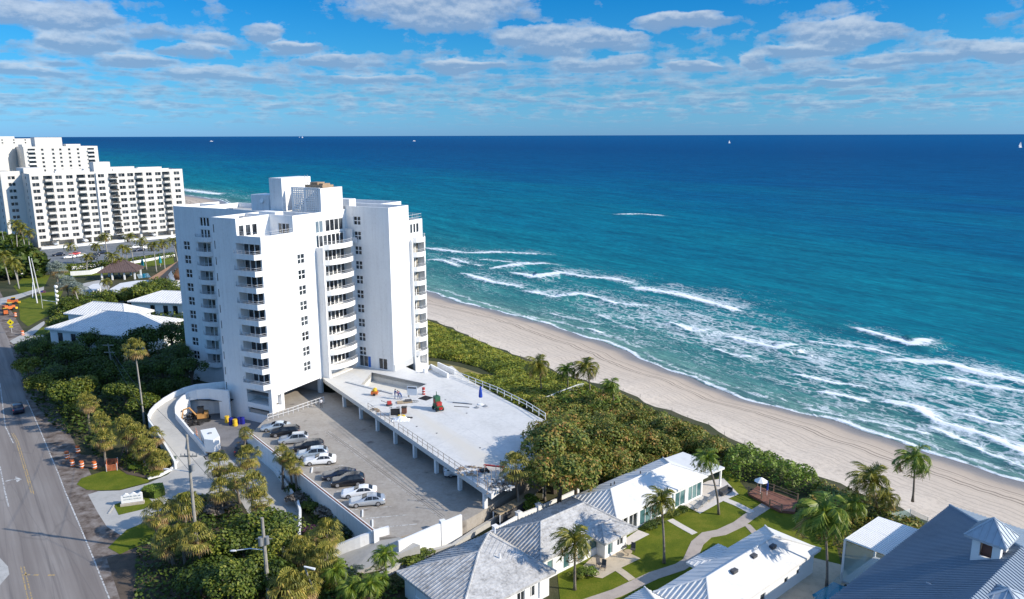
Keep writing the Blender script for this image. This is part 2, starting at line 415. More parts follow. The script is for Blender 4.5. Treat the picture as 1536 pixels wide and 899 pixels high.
def dens(off, eoff):
    v = W_.mapv(cmb.outputs[0], (1.25, 0.95, 1.0), (0, 0, 0), (3.1, 1.7 + off, 0.0))
    big = W_.noise(1.0, 2, 0.5, v); det = W_.noise(3.0, 5, 0.6, v)
    pv = W_.mapv(acm.outputs[0], (1.0, 1.7, 1), (0, 0, 0), (0, eoff * 1.7, 0))
    lowf = W_.ramp(W_.math('MULTIPLY', el, 5.0, clamp=True), [(0.12, (1, 1, 1)), (0.55, (0, 0, 0))])
    puff = W_.mix(lowf, W_.noise(24.0, 6, 0.62, pv), W_.noise(52.0, 4, 0.6, W_.mapv(pv, (.8, 1.5, 1))))
    s = W_.math('ADD', W_.math('MULTIPLY', big, 0.34), W_.math('MULTIPLY', det, 0.12))
    s = W_.math('ADD', s, W_.math('MULTIPLY', puff, 0.54))
    # fewer free clouds high up, a denser bank lower down
    bank = W_.ramp(W_.math('MULTIPLY', el, 5.0, clamp=True), [(0.0, (.0,) * 3), (0.08, (.055,) * 3), (0.18, (.112,) * 3), (0.42, (.095,) * 3), (0.62, (.035,) * 3), (1.0, (0.015,) * 3)])
    s = W_.math('ADD', s, bank)
    return W_.math('ADD', s, W_.math('MULTIPLY', blobs(-eoff), 0.24))
d0 = dens(0.0, 0.0); d1 = dens(0.22, -0.005)
cover = W_.ramp(d0, [(0.555, (0, 0, 0)), (0.60, (.45, .45, .45)), (0.66, (.86, .86, .86)), (0.78, (.95, .95, .95))])
# tops catch the sun, undersides stay blue grey
lit = W_.math('ADD', W_.math('MULTIPLY', W_.math('SUBTRACT', d1, d0), 5.5), 0.38, clamp=True)
ccol = W_.mix(lit, CLOUD_LO, CLOUD_HI)
fade = W_.ramp(W_.math('MULTIPLY', el, 5.0, clamp=True), [(0.0, (0,) * 3), (0.05, (.25,) * 3), (0.16, (.66,) * 3), (0.4, (.88,) * 3), (1.0, (.95,) * 3)])
fac = W_.math('MULTIPLY', cover, fade)
above = W_.math('SUBTRACT', 1.0, W_.math('MULTIPLY', W_.math('SUBTRACT', el, 0.30), 4.0, clamp=True))
fac = W_.math('MULTIPLY', fac, above)
full = W_.mix(fac, skyc, ccol)
bg = W_.n('ShaderNodeBackground'); W_.l(full, bg.inputs[0]); bg.inputs[1].default_value = SKYSTR
W_.l(bg.outputs[0], W_.out.inputs[0])
vs = scene.view_settings; vs.view_transform = 'Standard'; vs.look = 'None'; vs.gamma = 1.0; vs.exposure = EXPO
scene.render.engine = 'CYCLES'
scene.render.resolution_x = 1024; scene.render.resolution_y = 599
scene.cycles.max_bounces = 6; scene.cycles.diffuse_bounces = 3; scene.cycles.glossy_bounces = 3
scene.cycles.transparent_max_bounces = 8; scene.cycles.transmission_bounces = 3
scene.cycles.caustics_reflective = False; scene.cycles.caustics_refractive = False
scene.cycles.use_denoising = True
# ------------------------------------------------------------------ coast frame, sea, beach, ground
SEA = -4.5
TU = Vector((-0.55, 0.835)).normalized(); NU = Vector((TU.y, -TU.x))        # along the coast (away) and seaward
C0 = Vector((30.0, 190.0))
def sd_(p):
    q = Vector((p[0], p[1])) - C0; return (q.dot(TU), q.dot(NU))
def xy_(s, d):
    q = C0 + TU * s + NU * d; return (q.x, q.y)
WL = [P2(x, y, SEA) for x, y in ((280, 293), (330, 300), (640, 437), (700, 457), (760, 470), (830, 490), (900, 512), (950, 532), (1000, 555), (1060, 578), (1130, 603), (1200, 622), (1260, 632), (1310, 651), (1370, 669), (1430, 696), (1536, 722))]
DE = [P2(x, y, -1.5) for x, y in ((640, 480), (680, 495), (720, 514), (780, 538), (850, 566), (900, 577), (940, 590), (960, 605), (1000, 619), (1040, 632), (1080, 651), (1110, 669), (1160, 690), (1230, 719), (1310, 752), (1400, 790))]
def curve(pts, pre, post):
    a = sorted(sd_(p) for p in pts); a = pre + a + post
    xs = np.array([p[0] for p in a]); ys = np.array([p[1] for p in a])
    return lambda s: np.interp(s, xs, ys)
wl_raw = curve(WL, [(-400.0, 6.0)], [(1500.0, -60.0), (6000.0, -420.0), (30000.0, -3200.0)])
de_raw = curve(DE, [(-400.0, -32.0)], [(100, -45.0), (480.0, -50.0), (1500.0, -95.0), (6000.0, -455.0), (30000.0, -3300.0)])
def dW(s):
    s = np.asarray(s, float)
    return (wl_raw(s - 6) + wl_raw(s) * 2 + wl_raw(s + 6)) / 4 + 0.5 * np.sin(s * 0.21) + 0.35 * np.sin(s * 0.53 + 1)
def dD(s):
    s = np.asarray(s, float)
    return de_raw(s) + 0.5 * np.sin(s * 0.7) + 0.3 * np.sin(s * 1.9)

# ---- sea sheet
FOAM = [  # pixel polyline of each breaking line, width (m) of the white front, length of the lace behind, strength
 (((635, 373), (667, 377), (700, 381), (750, 380), (813, 382)), 2.6, 8, 1.0),
 (((673, 387), (700, 397), (722, 400)), 2.0, 8, .9), (((717, 390), (767, 395), (800, 396)), 2.2, 6, .9),
 (((735, 404), (780, 398), (827, 397)), 2.6, 7, 1.0), (((690, 410), (733, 423), (785, 433)), 2.4, 9, .9),
 (((767, 409), (800, 417), (840, 410), (877, 417), (920, 420), (955, 428)), 2.6, 10, 1.05),
 (((777, 435), (833, 447), (877, 443), (925, 458), (985, 462)), 2.2, 12, .8), (((640, 390), (665, 392), (690, 402)), 2, 8, .8),
 (((924, 322), (963, 322), (995, 324)), 4.0, 3, .8), (((950, 432), (962, 435), (1024, 445), (1074, 458), (1107, 468)), 2.4, 13, 1.15),
 (((1000, 483), (1037, 499), (1070, 497)), 1.5, 12, .8), (((1086, 505), (1119, 514), (1165, 524), (1206, 517)), 1.7, 14, .95),
 (((1065, 522), (1107, 538), (1130, 536)), 1.3, 10, .75), (((1206, 512), (1260, 520), (1297, 524), (1355, 537)), 1.3, 8, .85),
 (((1277, 491), (1314, 503), (1368, 519), (1397, 509)), 2.1, 5, 1.2), (((1318, 541), (1417, 547), (1480, 563), (1560, 580)), 2.4, 7, 1.1),
 (((1409, 568), (1480, 582), (1560, 594)), 1.9, 8, 1.05), (((1186, 561), (1222, 569), (1252, 576), (1314, 584)), 1.3, 7, 1.0),
 (((1225, 588), (1260, 594), (1306, 605)), 1.0, 3, 1.15), (((1314, 605), (1368, 611), (1409, 636), (1480, 657), (1560, 692)), 1.9, 8, 1.1),
 (((1198, 612), (1273, 628), (1355, 644), (1400, 655)), 1.0, 9, .7), (((1438, 621), (1492, 636), (1540, 640)), 1.4, 6, .75),
 (((1390, 640), (1440, 662), (1480, 682), (1560, 712)), 1.4, 8, .8), (((1194, 528), (1221, 535)), .8, 2, 1.0),
 (((890, 470), (930, 488), (960, 497)), 1.2, 10, .65), (((880, 493), (905, 501)), 1.0, 4, .9), (((820, 470), (870, 482), (900, 488)), 1.0, 9, .6),
 (((278, 274), (300, 279), (330, 281)), 12, 14, .9), (((276, 285), (310, 290), (335, 292)), 9, 12, .9), (((1000, 505), (1035, 517)), 1.0, 6, .5)]
def breaks(a, b, n): return list(np.linspace(a, b, n, endpoint=False))
S_ = breaks(-3000, -200, 10) + breaks(-200, -110, 30) + breaks(-110, 140, 330) + breaks(140, 330, 120) + breaks(330, 700, 90) + breaks(700, 4000, 40) + breaks(4000, 60000, 16) + [60000.0]
S_ = [-90000.0, -30000.0, -9000.0] + S_ + [150000.0]
D_ = breaks(-5, 75, 150) + breaks(75, 130, 60) + breaks(130, 320, 60) + breaks(320, 1200, 40) + breaks(1200, 8000, 20) + breaks(8000, 60000, 8) + [60000.0, 200000.0]
S_ = np.array(S_); D_ = np.array(D_)
dw = dW(S_)
SS, DD = np.meshgrid(S_, D_, indexing='ij')
blend = np.clip(1 - DD / 4000.0, 0, 1)
OFF = dw[:, None] * blend
X = C0.x + TU.x * SS + NU.x * (DD + OFF); Y = C0.y + TU.y * SS + NU.y * (DD + OFF)
foam = np.zeros_like(X); crest = np.zeros_like(X)
near = (DD < 330) & (SS > -130) & (SS < 760)
xn, yn = X[near], Y[near]
fo = np.zeros_like(xn); cr = np.zeros_like(xn)
for pts, wd, lace, k in FOAM:
    q = [P2(x, y, SEA) for x, y in pts]
    best = np.full_like(xn, 1e9); sg = np.zeros_like(xn); tt = np.zeros_like(xn)
    L = len(q) - 1
    for i in range(L):
        ax, ay = q[i]; bx, by = q[i + 1]; vx, vy = bx - ax, by - ay; l2 = vx * vx + vy * vy
        t = np.clip(((xn - ax) * vx + (yn - ay) * vy) / l2, 0, 1)
        ex, ey = xn - ax - t * vx, yn - ay - t * vy
        dd = np.hypot(ex, ey); m = dd < best
        best[m] = dd[m]; sg[m] = (ex * NU.x + ey * NU.y)[m]; tt[m] = ((i + t) / L)[m]
    wob = 1 + 0.35 * np.sin(tt * 17 + k * 9)
    endf = np.clip(np.minimum(tt, 1 - tt) * 6 + 0.35, 0, 1)
    front = np.exp(-(best / (wd * 0.8 * wob)) ** 2)
    sea_side = np.where(sg > 0, np.exp(-best / (lace * 0.75)), np.exp(-(best / (wd * 0.8)) ** 2))
    front = front * (0.62 + 0.25 * np.sin(tt * 41 + k * 5) + 0.18 * np.sin(tt * 93 + wd * 7))
    fo = np.maximum(fo, k * endf * (0.40 * front + 0.74 * sea_side))
    cr = np.maximum(cr, endf * np.exp(-((sg + 0.4) / (wd * 0.9)) ** 2) * (best < wd * 3) * min(1, wd / 2))
foam[near] = fo; crest[near] = cr
# residual froth all over the surf zone, swash line at the sand
surf = np.exp(-((DD - 34) / 26.0) ** 2) * np.clip((60 - SS) / 60.0 + .5, 0.35, 1)
foam = np.maximum(foam, 0.37 * surf * (SS > -150) * (SS < 700))
Sw = np.abs(DD - (0.7 + 0.6 * np.sin(SS * 0.17)))
foam = np.maximum(foam, 0.80 * np.exp(-(Sw / 0.9) ** 2) * (SS < 3000))
foam = np.maximum(foam, 0.42 * np.exp(-((DD - 4.5 - 1.5 * np.sin(SS * 0.09)) / 1.1) ** 2) * (SS < 600))
Z = SEA + 0.65 * crest + 0.10 * np.sin((DD + 6 * np.sin(SS * 0.03)) * 0.42 + SS * 0.05) * np.clip(DD / 30, 0, 1) * (DD < 330) - 0.0 * DD
Z = np.where(DD < 0, SEA - 0.25 + DD * 0.05, Z)
ns, nd_ = SS.shape
verts = np.stack([X, Y, Z], -1).reshape(-1, 3)
idx = np.arange(ns * nd_).reshape(ns, nd_)
fc = np.stack([idx[:-1, :-1], idx[:-1, 1:], idx[1:, 1:], idx[1:, :-1]], -1).reshape(-1, 4)
def npmesh(name, verts, quads, mats, smooth=True, k=4):
    me = bpy.data.meshes.new(name)
    me.vertices.add(len(verts)); me.vertices.foreach_set('co', np.asarray(verts, np.float32).ravel())
    me.loops.add(len(quads) * k); me.loops.foreach_set('vertex_index', np.asarray(quads, np.int32).ravel())
    me.polygons.add(len(quads)); me.polygons.foreach_set('loop_start', np.arange(0, len(quads) * k, k, dtype=np.int32))
    me.update(calc_edges=True)
    for m in (mats if isinstance(mats, (list, tuple)) else [mats]): me.materials.append(m)
    if smooth: me.polygons.foreach_set('use_smooth', [True] * len(quads))
    me.validate(); return me
a = verts[fc[0]]
if np.cross(a[1] - a[0], a[2] - a[0])[2] < 0: fc = fc[:, ::-1]
def addattr(me, name, arr):
    at = me.attributes.new(name, 'FLOAT', 'POINT'); at.data.foreach_set('value', np.asarray(arr, np.float32).ravel())
t = NT('sea water')
pos = t.pos()
dA = t.attr('offshore').outputs['Fac']; fA = t.attr('foam').outputs['Fac']; kA = t.attr('crest').outputs['Fac']
angT = math.atan2(TU.y, TU.x)
vrot = t.mapv(pos, (1, 1, 1), (0, 0, -angT))          # x along the coast
big = t.noise(0.006, 4, 0.55, t.mapv(vrot, (0.45, 1.6, 1)))
mid = t.noise(0.05, 4, 0.6, t.mapv(vrot, (0.45, 1.6, 1)))
dd = t.math('ADD', dA, t.math('MULTIPLY', t.math('SUBTRACT', big, 0.5), t.math('MINIMUM', t.math('MULTIPLY', dA, 1.6), 700.0)))
lg = t.math('DIVIDE', t.math('LOGARITHM', t.math('MAXIMUM', t.math('ADD', dd, 4.0), 2.0), 10.0), 4.0)
wc = t.ramp(lg, WATER)
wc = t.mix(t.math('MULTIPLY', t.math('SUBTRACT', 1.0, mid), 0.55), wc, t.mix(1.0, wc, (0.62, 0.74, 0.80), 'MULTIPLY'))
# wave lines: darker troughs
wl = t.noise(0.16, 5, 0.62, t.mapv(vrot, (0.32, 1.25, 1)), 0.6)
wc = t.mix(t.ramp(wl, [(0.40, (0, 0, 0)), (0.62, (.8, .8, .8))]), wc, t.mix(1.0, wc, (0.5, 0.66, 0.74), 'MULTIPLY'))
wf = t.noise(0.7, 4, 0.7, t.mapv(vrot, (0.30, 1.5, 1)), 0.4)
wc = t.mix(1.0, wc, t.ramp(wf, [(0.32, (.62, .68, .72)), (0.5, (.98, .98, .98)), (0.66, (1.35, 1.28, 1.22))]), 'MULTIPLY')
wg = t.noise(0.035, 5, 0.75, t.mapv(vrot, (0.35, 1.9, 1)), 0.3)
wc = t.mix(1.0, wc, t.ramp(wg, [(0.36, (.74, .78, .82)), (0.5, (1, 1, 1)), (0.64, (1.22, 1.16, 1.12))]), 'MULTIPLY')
wc = t.mix(t.math('MULTIPLY', kA, 0.5), wc, (0.03, 0.19, 0.18))
# foam lace
v1 = t.n('ShaderNodeTexVoronoi'); v1.feature = 'DISTANCE_TO_EDGE'; v1.inputs['Scale'].default_value = 0.42
wn = t.n('ShaderNodeTexNoise'); wn.inputs['Scale'].default_value = 0.35; wn.inputs['Detail'].default_value = 4; t.l(pos, wn.inputs['Vector'])
wv = t.n('ShaderNodeVectorMath', operation='MULTIPLY_ADD'); t.l(wn.outputs['Color'], wv.inputs[0]); wv.inputs[1].default_value = (5, 5, 0); t.l(t.mapv(vrot, (0.5, 1.1, 1)), wv.inputs[2])
t.l(wv.outputs[0], v1.inputs['Vector'])
lace = t.math('SUBTRACT', 1.0, t.math('MULTIPLY', v1.outputs['Distance'], 3.2), clamp=True)
fn = t.noise(1.4, 4, 0.7, t.mapv(vrot, (0.55, 1.2, 1))); fn2 = t.noise(0.12, 3, 0.6, t.mapv(vrot, (0.5, 1.1, 1)))
fn3 = t.noise(3.2, 3, 0.7, t.mapv(vrot, (0.5, 1.3, 1)))
pat = t.math('ADD', t.math('MULTIPLY', lace, 0.26), t.math('ADD', t.math('ADD', t.math('MULTIPLY', fn, 0.62), t.math('MULTIPLY', fn3, 0.26)), t.math('MULTIPLY', fn2, 0.46)))
ff = t.math('ADD', pat, t.math('MULTIPLY', fA, 0.62))
fm = t.ramp(ff, [(0.0, (0, 0, 0)), (0.93, (0, 0, 0)), (1.0, (.0, .0, .0))])
fmask = t.math('MULTIPLY', t.math('SUBTRACT', ff, FOAM_TH + 0.15), 3.2, clamp=True)
gate = t.math('MULTIPLY', fA, 8.0, clamp=True)
fmask = t.math('MULTIPLY', fmask, gate)
# scattered small whitecaps offshore
wcap = t.noise(0.09, 6, 0.75, t.mapv(vrot, (0.4, 1.5, 1)))
cap = t.math('MULTIPLY', t.math('SUBTRACT', wcap, 0.725), 16.0, clamp=True)
fmask = t.math('MAXIMUM', fmask, t.math('MULTIPLY', cap, 0.5))
colr = t.mix(fmask, wc, (0.80, 0.83, 0.84))
h1 = t.noise(0.9, 5, 0.7, t.mapv(vrot, (0.45, 1.3, 1))); h2 = t.noise(0.12, 4, 0.6, t.mapv(vrot, (0.35, 1.2, 1)))
hh = t.math('ADD', t.math('MULTIPLY', h1, 0.25), t.math('MULTIPLY', h2, 1.1))
hh = t.math('ADD', hh, t.math('MULTIPLY', fmask, 0.12))
nm = t.bump(hh, 0.9, 1.1)
rough = t.math('ADD', 0.22, t.math('MULTIPLY', fmask, 0.6))
df = t.n('ShaderNodeBsdfDiffuse'); t.l(colr, df.inputs[0]); t.l(nm, df.inputs['Normal'])
gl = t.n('ShaderNodeBsdfGlossy'); gl.inputs[0].default_value = (0.75, 0.9, 1, 1); t.l(rough, gl.inputs['Roughness']); t.l(nm, gl.inputs['Normal'])
ms = t.n('ShaderNodeMixShader'); ms.inputs[0].default_value = 0.07
t.l(df.outputs[0], ms.inputs[1]); t.l(gl.outputs[0], ms.inputs[2]); t.l(ms.outputs[0], t.out.inputs[0])
M['water'] = t.mat
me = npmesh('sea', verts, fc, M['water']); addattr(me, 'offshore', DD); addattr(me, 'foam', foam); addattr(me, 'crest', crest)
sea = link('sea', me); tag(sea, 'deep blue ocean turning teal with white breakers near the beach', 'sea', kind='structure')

# ---- beach sheet: v = 0 at the water, 1 at the dune plants
t = NT('beach sand')
pos = t.pos(); vrot = t.mapv(pos, (1, 1, 1), (0, 0, -angT)); vA = t.attr('across').outputs['Fac']
n1 = t.noise(0.10, 4, 0.6, t.mapv(vrot, (0.2, 1.2, 1))); n2 = t.noise(1.3, 4, 0.7, pos); n3 = t.noise(0.7, 5, 0.75, t.mapv(vrot, (0.1, 1.4, 1)))
vv = t.math('ADD', vA, t.math('MULTIPLY', t.math('SUBTRACT', n1, 0.5), 0.10))
sand = t.ramp(vv, [(0.0, (0.20, 0.17, 0.145)), (0.07, (0.26, 0.22, 0.185)), (0.14, (0.40, 0.33, 0.265)), (0.30, (0.52, 0.43, 0.34)), (0.55, (0.56, 0.475, 0.385)), (1.0, (0.62, 0.54, 0.45))])
trod = t.math('MULTIPLY', t.math('SUBTRACT', vA, 0.45), 3.0, clamp=True)
dim = t.ramp(t.math('ADD', t.math('MULTIPLY', n2, 0.5), t.math('MULTIPLY', n3, 0.5)), [(0.36, (.66, .65, .64)), (0.52, (1, 1, 1)), (0.68, (1.08, 1.07, 1.05))])
sand = t.mix(t.math('ADD', t.math('MULTIPLY', trod, 0.7), 0.25), sand, t.mix(1.0, sand, dim, 'MULTIPLY'))
wob = t.math('MULTIPLY', t.math('SUBTRACT', t.noise(0.03, 2, 0.5, t.mapv(vrot, (1, 0, 0))), 0.5), 0.09)
va = t.math('ADD', vA, wob)
tm = None
for v0, ww, k in ((0.335, .006, .75), (0.372, .007, .7), (0.245, .005, .6), (0.275, .004, .35), (0.47, .004, .35), (0.51, .004, .4), (0.56, .003, .3), (0.65, .004, .3), (0.69, .004, .28), (.40, .003, .3), (.60, .003, .25)):
    q = t.math('ABSOLUTE', t.math('SUBTRACT', va, v0))
    m = t.math('MULTIPLY', t.math('SUBTRACT', 1.0, t.math('MULTIPLY', q, .62 / ww), clamp=True), min(1.0, k * 1.35))
    tm = m if tm is None else t.math('MAXIMUM', tm, m)
patchy = t.math('ADD', t.math('MULTIPLY', t.noise(0.25, 3, 0.6, vrot), 1.2), 0.35, clamp=True)
sand = t.mix(t.math('MULTIPLY', tm, patchy), sand, (0.13, 0.105, 0.085))
wet = t.ramp(vv, [(0.0, (.25, .25, .25)), (0.10, (.45, .45, .45)), (0.16, (.95, .95, .95))])
t.bsdf(sand, wet, 0, 0.3, t.bump(t.math('ADD', n2, n3), 0.5, 0.12))
M['sand'] = t.mat
ss = np.array(breaks(-300, -110, 20) + breaks(-110, 260, 260) + breaks(260, 600, 60) + breaks(600, 6000, 40) + [6000.0, 29000.0])
vs_ = np.array([-0.5, -0.15, 0, .1, .2, .3, .4, .5, .6, .7, .8, .9, 1.0, 1.08])
zz = np.array([-7.5, -5.1, -4.52, -4.2, -3.75, -3.4, -3.1, -2.9, -2.7, -2.45, -2.2, -1.9, -1.5, -1.3])
A, B = np.meshgrid(ss, vs_, indexing='ij')
dwv = dW(ss)[:, None]; ddv = dD(ss)[:, None]
dpos = dwv + (ddv - dwv) * B
X = C0.x + TU.x * A + NU.x * dpos; Y = C0.y + TU.y * A + NU.y * dpos
Z = np.broadcast_to(zz[None, :], X.shape).copy()
rs = np.random.RandomState(3)
Z += (rs.rand(*X.shape) - .5) * 0.10 * (B > 0.05) * (B < 1.0)
idx = np.arange(X.size).reshape(X.shape)
fc = np.stack([idx[:-1, :-1], idx[:-1, 1:], idx[1:, 1:], idx[1:, :-1]], -1).reshape(-1, 4)
verts = np.stack([X, Y, Z], -1).reshape(-1, 3)
a = verts[fc[20]]
if np.cross(a[1] - a[0], a[2] - a[0])[2] < 0: fc = fc[:, ::-1]
me = npmesh('beach', verts, fc, M['sand']); addattr(me, 'across', B)
beach = link('beach', me); tag(beach, 'pale sand beach with tyre tracks running along the shore', 'beach', kind='structure')

# ---- ground: slopes from the dune foot up to z = 0, then flat to the horizon
t = NT('ground'); pos = t.pos()
g1 = t.noise(0.09, 5, 0.6, pos); g2 = t.noise(1.5, 4, 0.7, pos)
c = t.ramp(g1, [(0.35, (0.035, 0.045, 0.02)), (0.5, (0.06, 0.065, 0.03)), (0.65, (0.10, 0.085, 0.055))])
c = t.mix(t.math('MULTIPLY', g2, 0.6), c, (0.04, 0.045, 0.02))
t.bsdf(c, 0.95, 0, 0.2, t.bump(g2, 0.6, 0.15)); M['ground'] = t.mat
offs = np.array([0.0, 2.0, 7.0, 14.0, 400.0, 1500.0, 6000.0, 30000.0, 120000.0]); gz = np.array([-1.38, -1.0, -0.35, -0.02, -0.02, -0.02, -0.02, -0.02, -0.02])
ss = np.array(breaks(-2000, -110, 10) + breaks(-110, 260, 120) + breaks(260, 1500, 50) + breaks(1500, 29000, 20) + [29000.0])
A, B = np.meshgrid(ss, offs, indexing='ij')
dpos = dD(ss)[:, None] + 0.6 - B
X = C0.x + TU.x * A + NU.x * dpos; Y = C0.y + TU.y * A + NU.y * dpos; Z = np.broadcast_to(gz[None, :], X.shape)
idx = np.arange(X.size).reshape(X.shape)
fc = np.stack([idx[:-1, :-1], idx[:-1, 1:], idx[1:, 1:], idx[1:, :-1]], -1).reshape(-1, 4)
verts = np.stack([X, Y, Z], -1).reshape(-1, 3)
a = verts[fc[20]]
if np.cross(a[1] - a[0], a[2] - a[0])[2] < 0: fc = fc[:, ::-1]
ground = link('ground', npmesh('ground', verts, fc, M['ground'])); tag(ground, 'dark green and brown ground inland of the dune', 'ground', kind='structure')
# ------------------------------------------------------------------ the tall white condominium tower
AU = R(27.5); TO = (-47.0, 131.2)
ZB = lambda k: 29.6 - 2.86 * k                       # underside of balcony k, from the top
tower = thing('apartment_tower', 'tall white apartment tower with curved balconies standing beside the white pool deck', 'apartment building', (TO[0], TO[1], 0), -AU)
def g_(a, b, z=0.0):
    c, s = math.cos(-AU), math.sin(-AU)
    return (TO[0] + a * c - b * s, TO[1] + a * s + b * c, z)

def frame_mesh(name, w, h, nx, nz, bar=0.07, t_=0.07, mid=None):
    m = MB(); mid = mid or bar
    m.b2(-w / 2, w / 2, -t_ / 2, t_ / 2, h / 2 - bar, h / 2); m.b2(-w / 2, w / 2, -t_ / 2, t_ / 2, -h / 2, -h / 2 + bar)
    m.b2(-w / 2, -w / 2 + bar, -t_ / 2, t_ / 2, -h / 2 + bar, h / 2 - bar); m.b2(w / 2 - bar, w / 2, -t_ / 2, t_ / 2, -h / 2 + bar, h / 2 - bar)
    for i in range(1, nx):
        x = -w / 2 + w * i / nx; m.b2(x - mid / 2, x + mid / 2, -t_ / 2, t_ / 2, -h / 2 + bar, h / 2 - bar)
    for i in range(1, nz):
        z = -h / 2 + h * i / nz; m.b2(-w / 2 + bar, w / 2 - bar, -t_ / 2 + .004, t_ / 2 - .004, z - mid / 2, z + mid / 2)
    return m.mesh(name, M['trim'])
def pane_mesh(name, w, h, mt, y=0.02):
    m = MB(); m.quad((-w / 2, y, -h / 2), (w / 2, y, -h / 2), (w / 2, y, h / 2), (-w / 2, y, h / 2)); return m.mesh(name, mt)
WM = {}
def window(parent, kind, x, y, z, rz, name='window', group=None):
    "kind -> (w, h, nx, nz, glass, bar, mid); looks toward -y turned by rz"
    if kind not in WM:
        w, h, nx, nz, gm, bar, mid = kind
        WM[kind] = (frame_mesh('window_frame', w, h, nx, nz, bar, .07, mid), pane_mesh('pane', w - .02, h - .02, M[gm]))
    f = link(name, WM[kind][0], parent, (x, y, z), rz); link('pane', WM[kind][1], f)
    return f
FR, RT = 0.0, math.pi / 2          # facing front (-b) / facing right (+a)

mb = MB(); OW = 0.22
W4 = (1.75, 1.7, 2, 2, 'glass', .05, .15); W3 = (2.6, 1.7, 3, 1, 'glass', .08, .28)
# front face b = 0
a0 = -5.8
hol = []
for k in range(0, 9): hol.append((5.4, 11.0, ZB(k) + .3, ZB(k) + 2.72 if k else 32.1, 1.7))
hol += [(5.4, 10.6, 3.5, 5.9, 3.0), (5.4, 10.6, 1.5, 2.6, 3.0)]
wall(mb, (a0, 0), (1, 0), 11.3, 0, 33.4, hol)
wall(mb, (a0, 0), (1, 0), 5.8, 33.4, 36.3)
# corner terrace walls
wall(mb, (0, 0), (0, 1), 7.8, 32.7, 36.3, [(.5, 1.9, 33.0, 35.1, .2), (2.1, 3.4, 33.0, 35.1, .2), (3.6, 4.9, 33.0, 35.1, .2)])
wall(mb, (0, 7.8), (1, 0), 5.5, 32.7, 36.3, [(2.0, 4.6, 33.0, 34.9, .2)])
mb.quad((0, 0.2, 32.7), (5.3, 0.2, 32.7), (5.3, 7.8, 32.7), (0, 7.8, 32.7))
mb.b2(0, 5.5, 0.0, 0.2, 33.4, 33.42); mb.quad((5.3, .2, 32.7), (0, .2, 32.7), (0, .2, 33.4), (5.3, .2, 33.4)); mb.quad((5.3, 7.8, 32.7), (5.3, .2, 32.7), (5.3, .2, 33.4), (5.3, 7.8, 33.4))
mb.b2(5.3, 5.5, 0.2, 7.8, 33.4, 33.42)
# sunlit side a = 5.5
sw = [(8.45, 10.2, ZB(k) + .25 + 1.46 - .85, ZB(k) + .25 + 1.46 + .85, OW) for k in range(1, 9)]
wall(mb, (5.5, 0), (0, 1), 13.3, 5.2, 33.4, sw)
wall(mb, (5.5, 7.8), (0, 1), 5.5, 33.4, 36.3)
# pillars and underside of the front block
for b0, b1 in ((0.0, .9), (2.3, 3.0), (12.6, 13.3)): mb.b2(4.7, 5.498, b0 + .003, b1, 2.0 if b0 else 0, 5.2)
mb.b2(-0.4, 5.45, .9, 2.3, 2.0, 3.2)
mb.quad((-.4, .01, 5.2), (-.4, 13.3, 5.2), (5.5, 13.3, 5.2), (5.5, .01, 5.2), 1)
mb.quad((-.4, 13.29, 0), (-.4, 3.1, 0), (-.4, 3.1, 5.2), (-.4, 13.29, 5.2), 1); mb.quad((-.4, 13.29, 0), (-.4, 13.29, 5.2), (5.5, 13.29, 5.2), (5.5, 13.29, 0), 1)
# glazed top floors over the curved balconies, a = 5.5
wall(mb, (5.5, 13.3), (0, 1), 8.9, 29.5, 36.3, [(.3, 2.3, 32.55, 34.75, .2), (3.0, 8.0, 32.55, 34.75, .2), (.3, 2.3, 29.9, 32.2, .2), (3.0, 8.0, 29.9, 32.2, .2)])
# curved balcony stack a = 7.2
mh = [(.5, 7.9, ZB(k) + .3, ZB(k) + 2.6, 1.6) for k in range(1, 9)] + [(.5, 7.9, 5.3, 6.5, 1.6)]
wall(mb, (7.2, 13.3), (0, 1), 8.9, 5.2, 29.9, mh)
wall(mb, (5.5, 13.3), (1, 0), 1.7, 5.2, 29.9)
mb.quad((5.5, 13.3, 29.9), (7.2, 13.3, 29.9), (7.2, 22.2, 29.9), (5.5, 22.2, 29.9))
# right block: broad face b = 22.2 and sunlit end a = 15.6
gw = [(7.35 - 5.5, 8.95 - 5.5, ZB(k) + .25 + 1.46 - .8, ZB(k) + .25 + 1.46 + .8, OW) for k in range(-1, 9)]
wall(mb, (5.5, 22.2), (1, 0), 10.1, 5.2, 36.9, gw + [(1.75, 4.55, 5.3, 7.5, .2), (6.5, 8.5, 5.3, 7.5, .2)])
wall(mb, (15.6, 22.2), (0, 1), 6.4, 5.2, 36.9)
wall(mb, (15.6, 28.6), (0, 1), 4.6, 29.9, 33.9, [(.4, 3.4, 31.3, 33.2, .2)])
rh = [(.4, 4.2, ZB(k) + .3, ZB(k) + 2.6, 1.5) for k in range(1, 9)] + [(.4, 4.2, 4.2, 6.5, 1.5)]
wall(mb, (16.2, 28.6), (0, 1), 4.6, 1.0, 29.9, rh)
wall(mb, (15.6, 28.6), (1, 0), .6, 0, 29.9)
mb.quad((15.6, 28.6, 29.9), (16.2, 28.6, 29.9), (16.2, 33.2, 29.9), (15.6, 33.2, 29.9))
# left block b = 12.2, balconies at a -24..-20.4
lh = [(30.3 - 28.2, 30.3 - 26.45, ZB(k) + .25 + .6, ZB(k) + .25 + 2.3, OW) for k in range(1, 10)]
lh += [(6.3, 9.9, ZB(k) + .3, ZB(k) + 2.55, 1.2) for k in range(1, 10)] + [(7.3, 9.9, 29.9, 32.0, .3), (7.3, 9.9, 32.6, 34.4, .2)]
wall(mb, (-30.3, 12.2), (1, 0), 24.5, 0, 36.3, lh)
wall(mb, (-30.3, 24), (0, -1), 11.8, 0, 36.3)
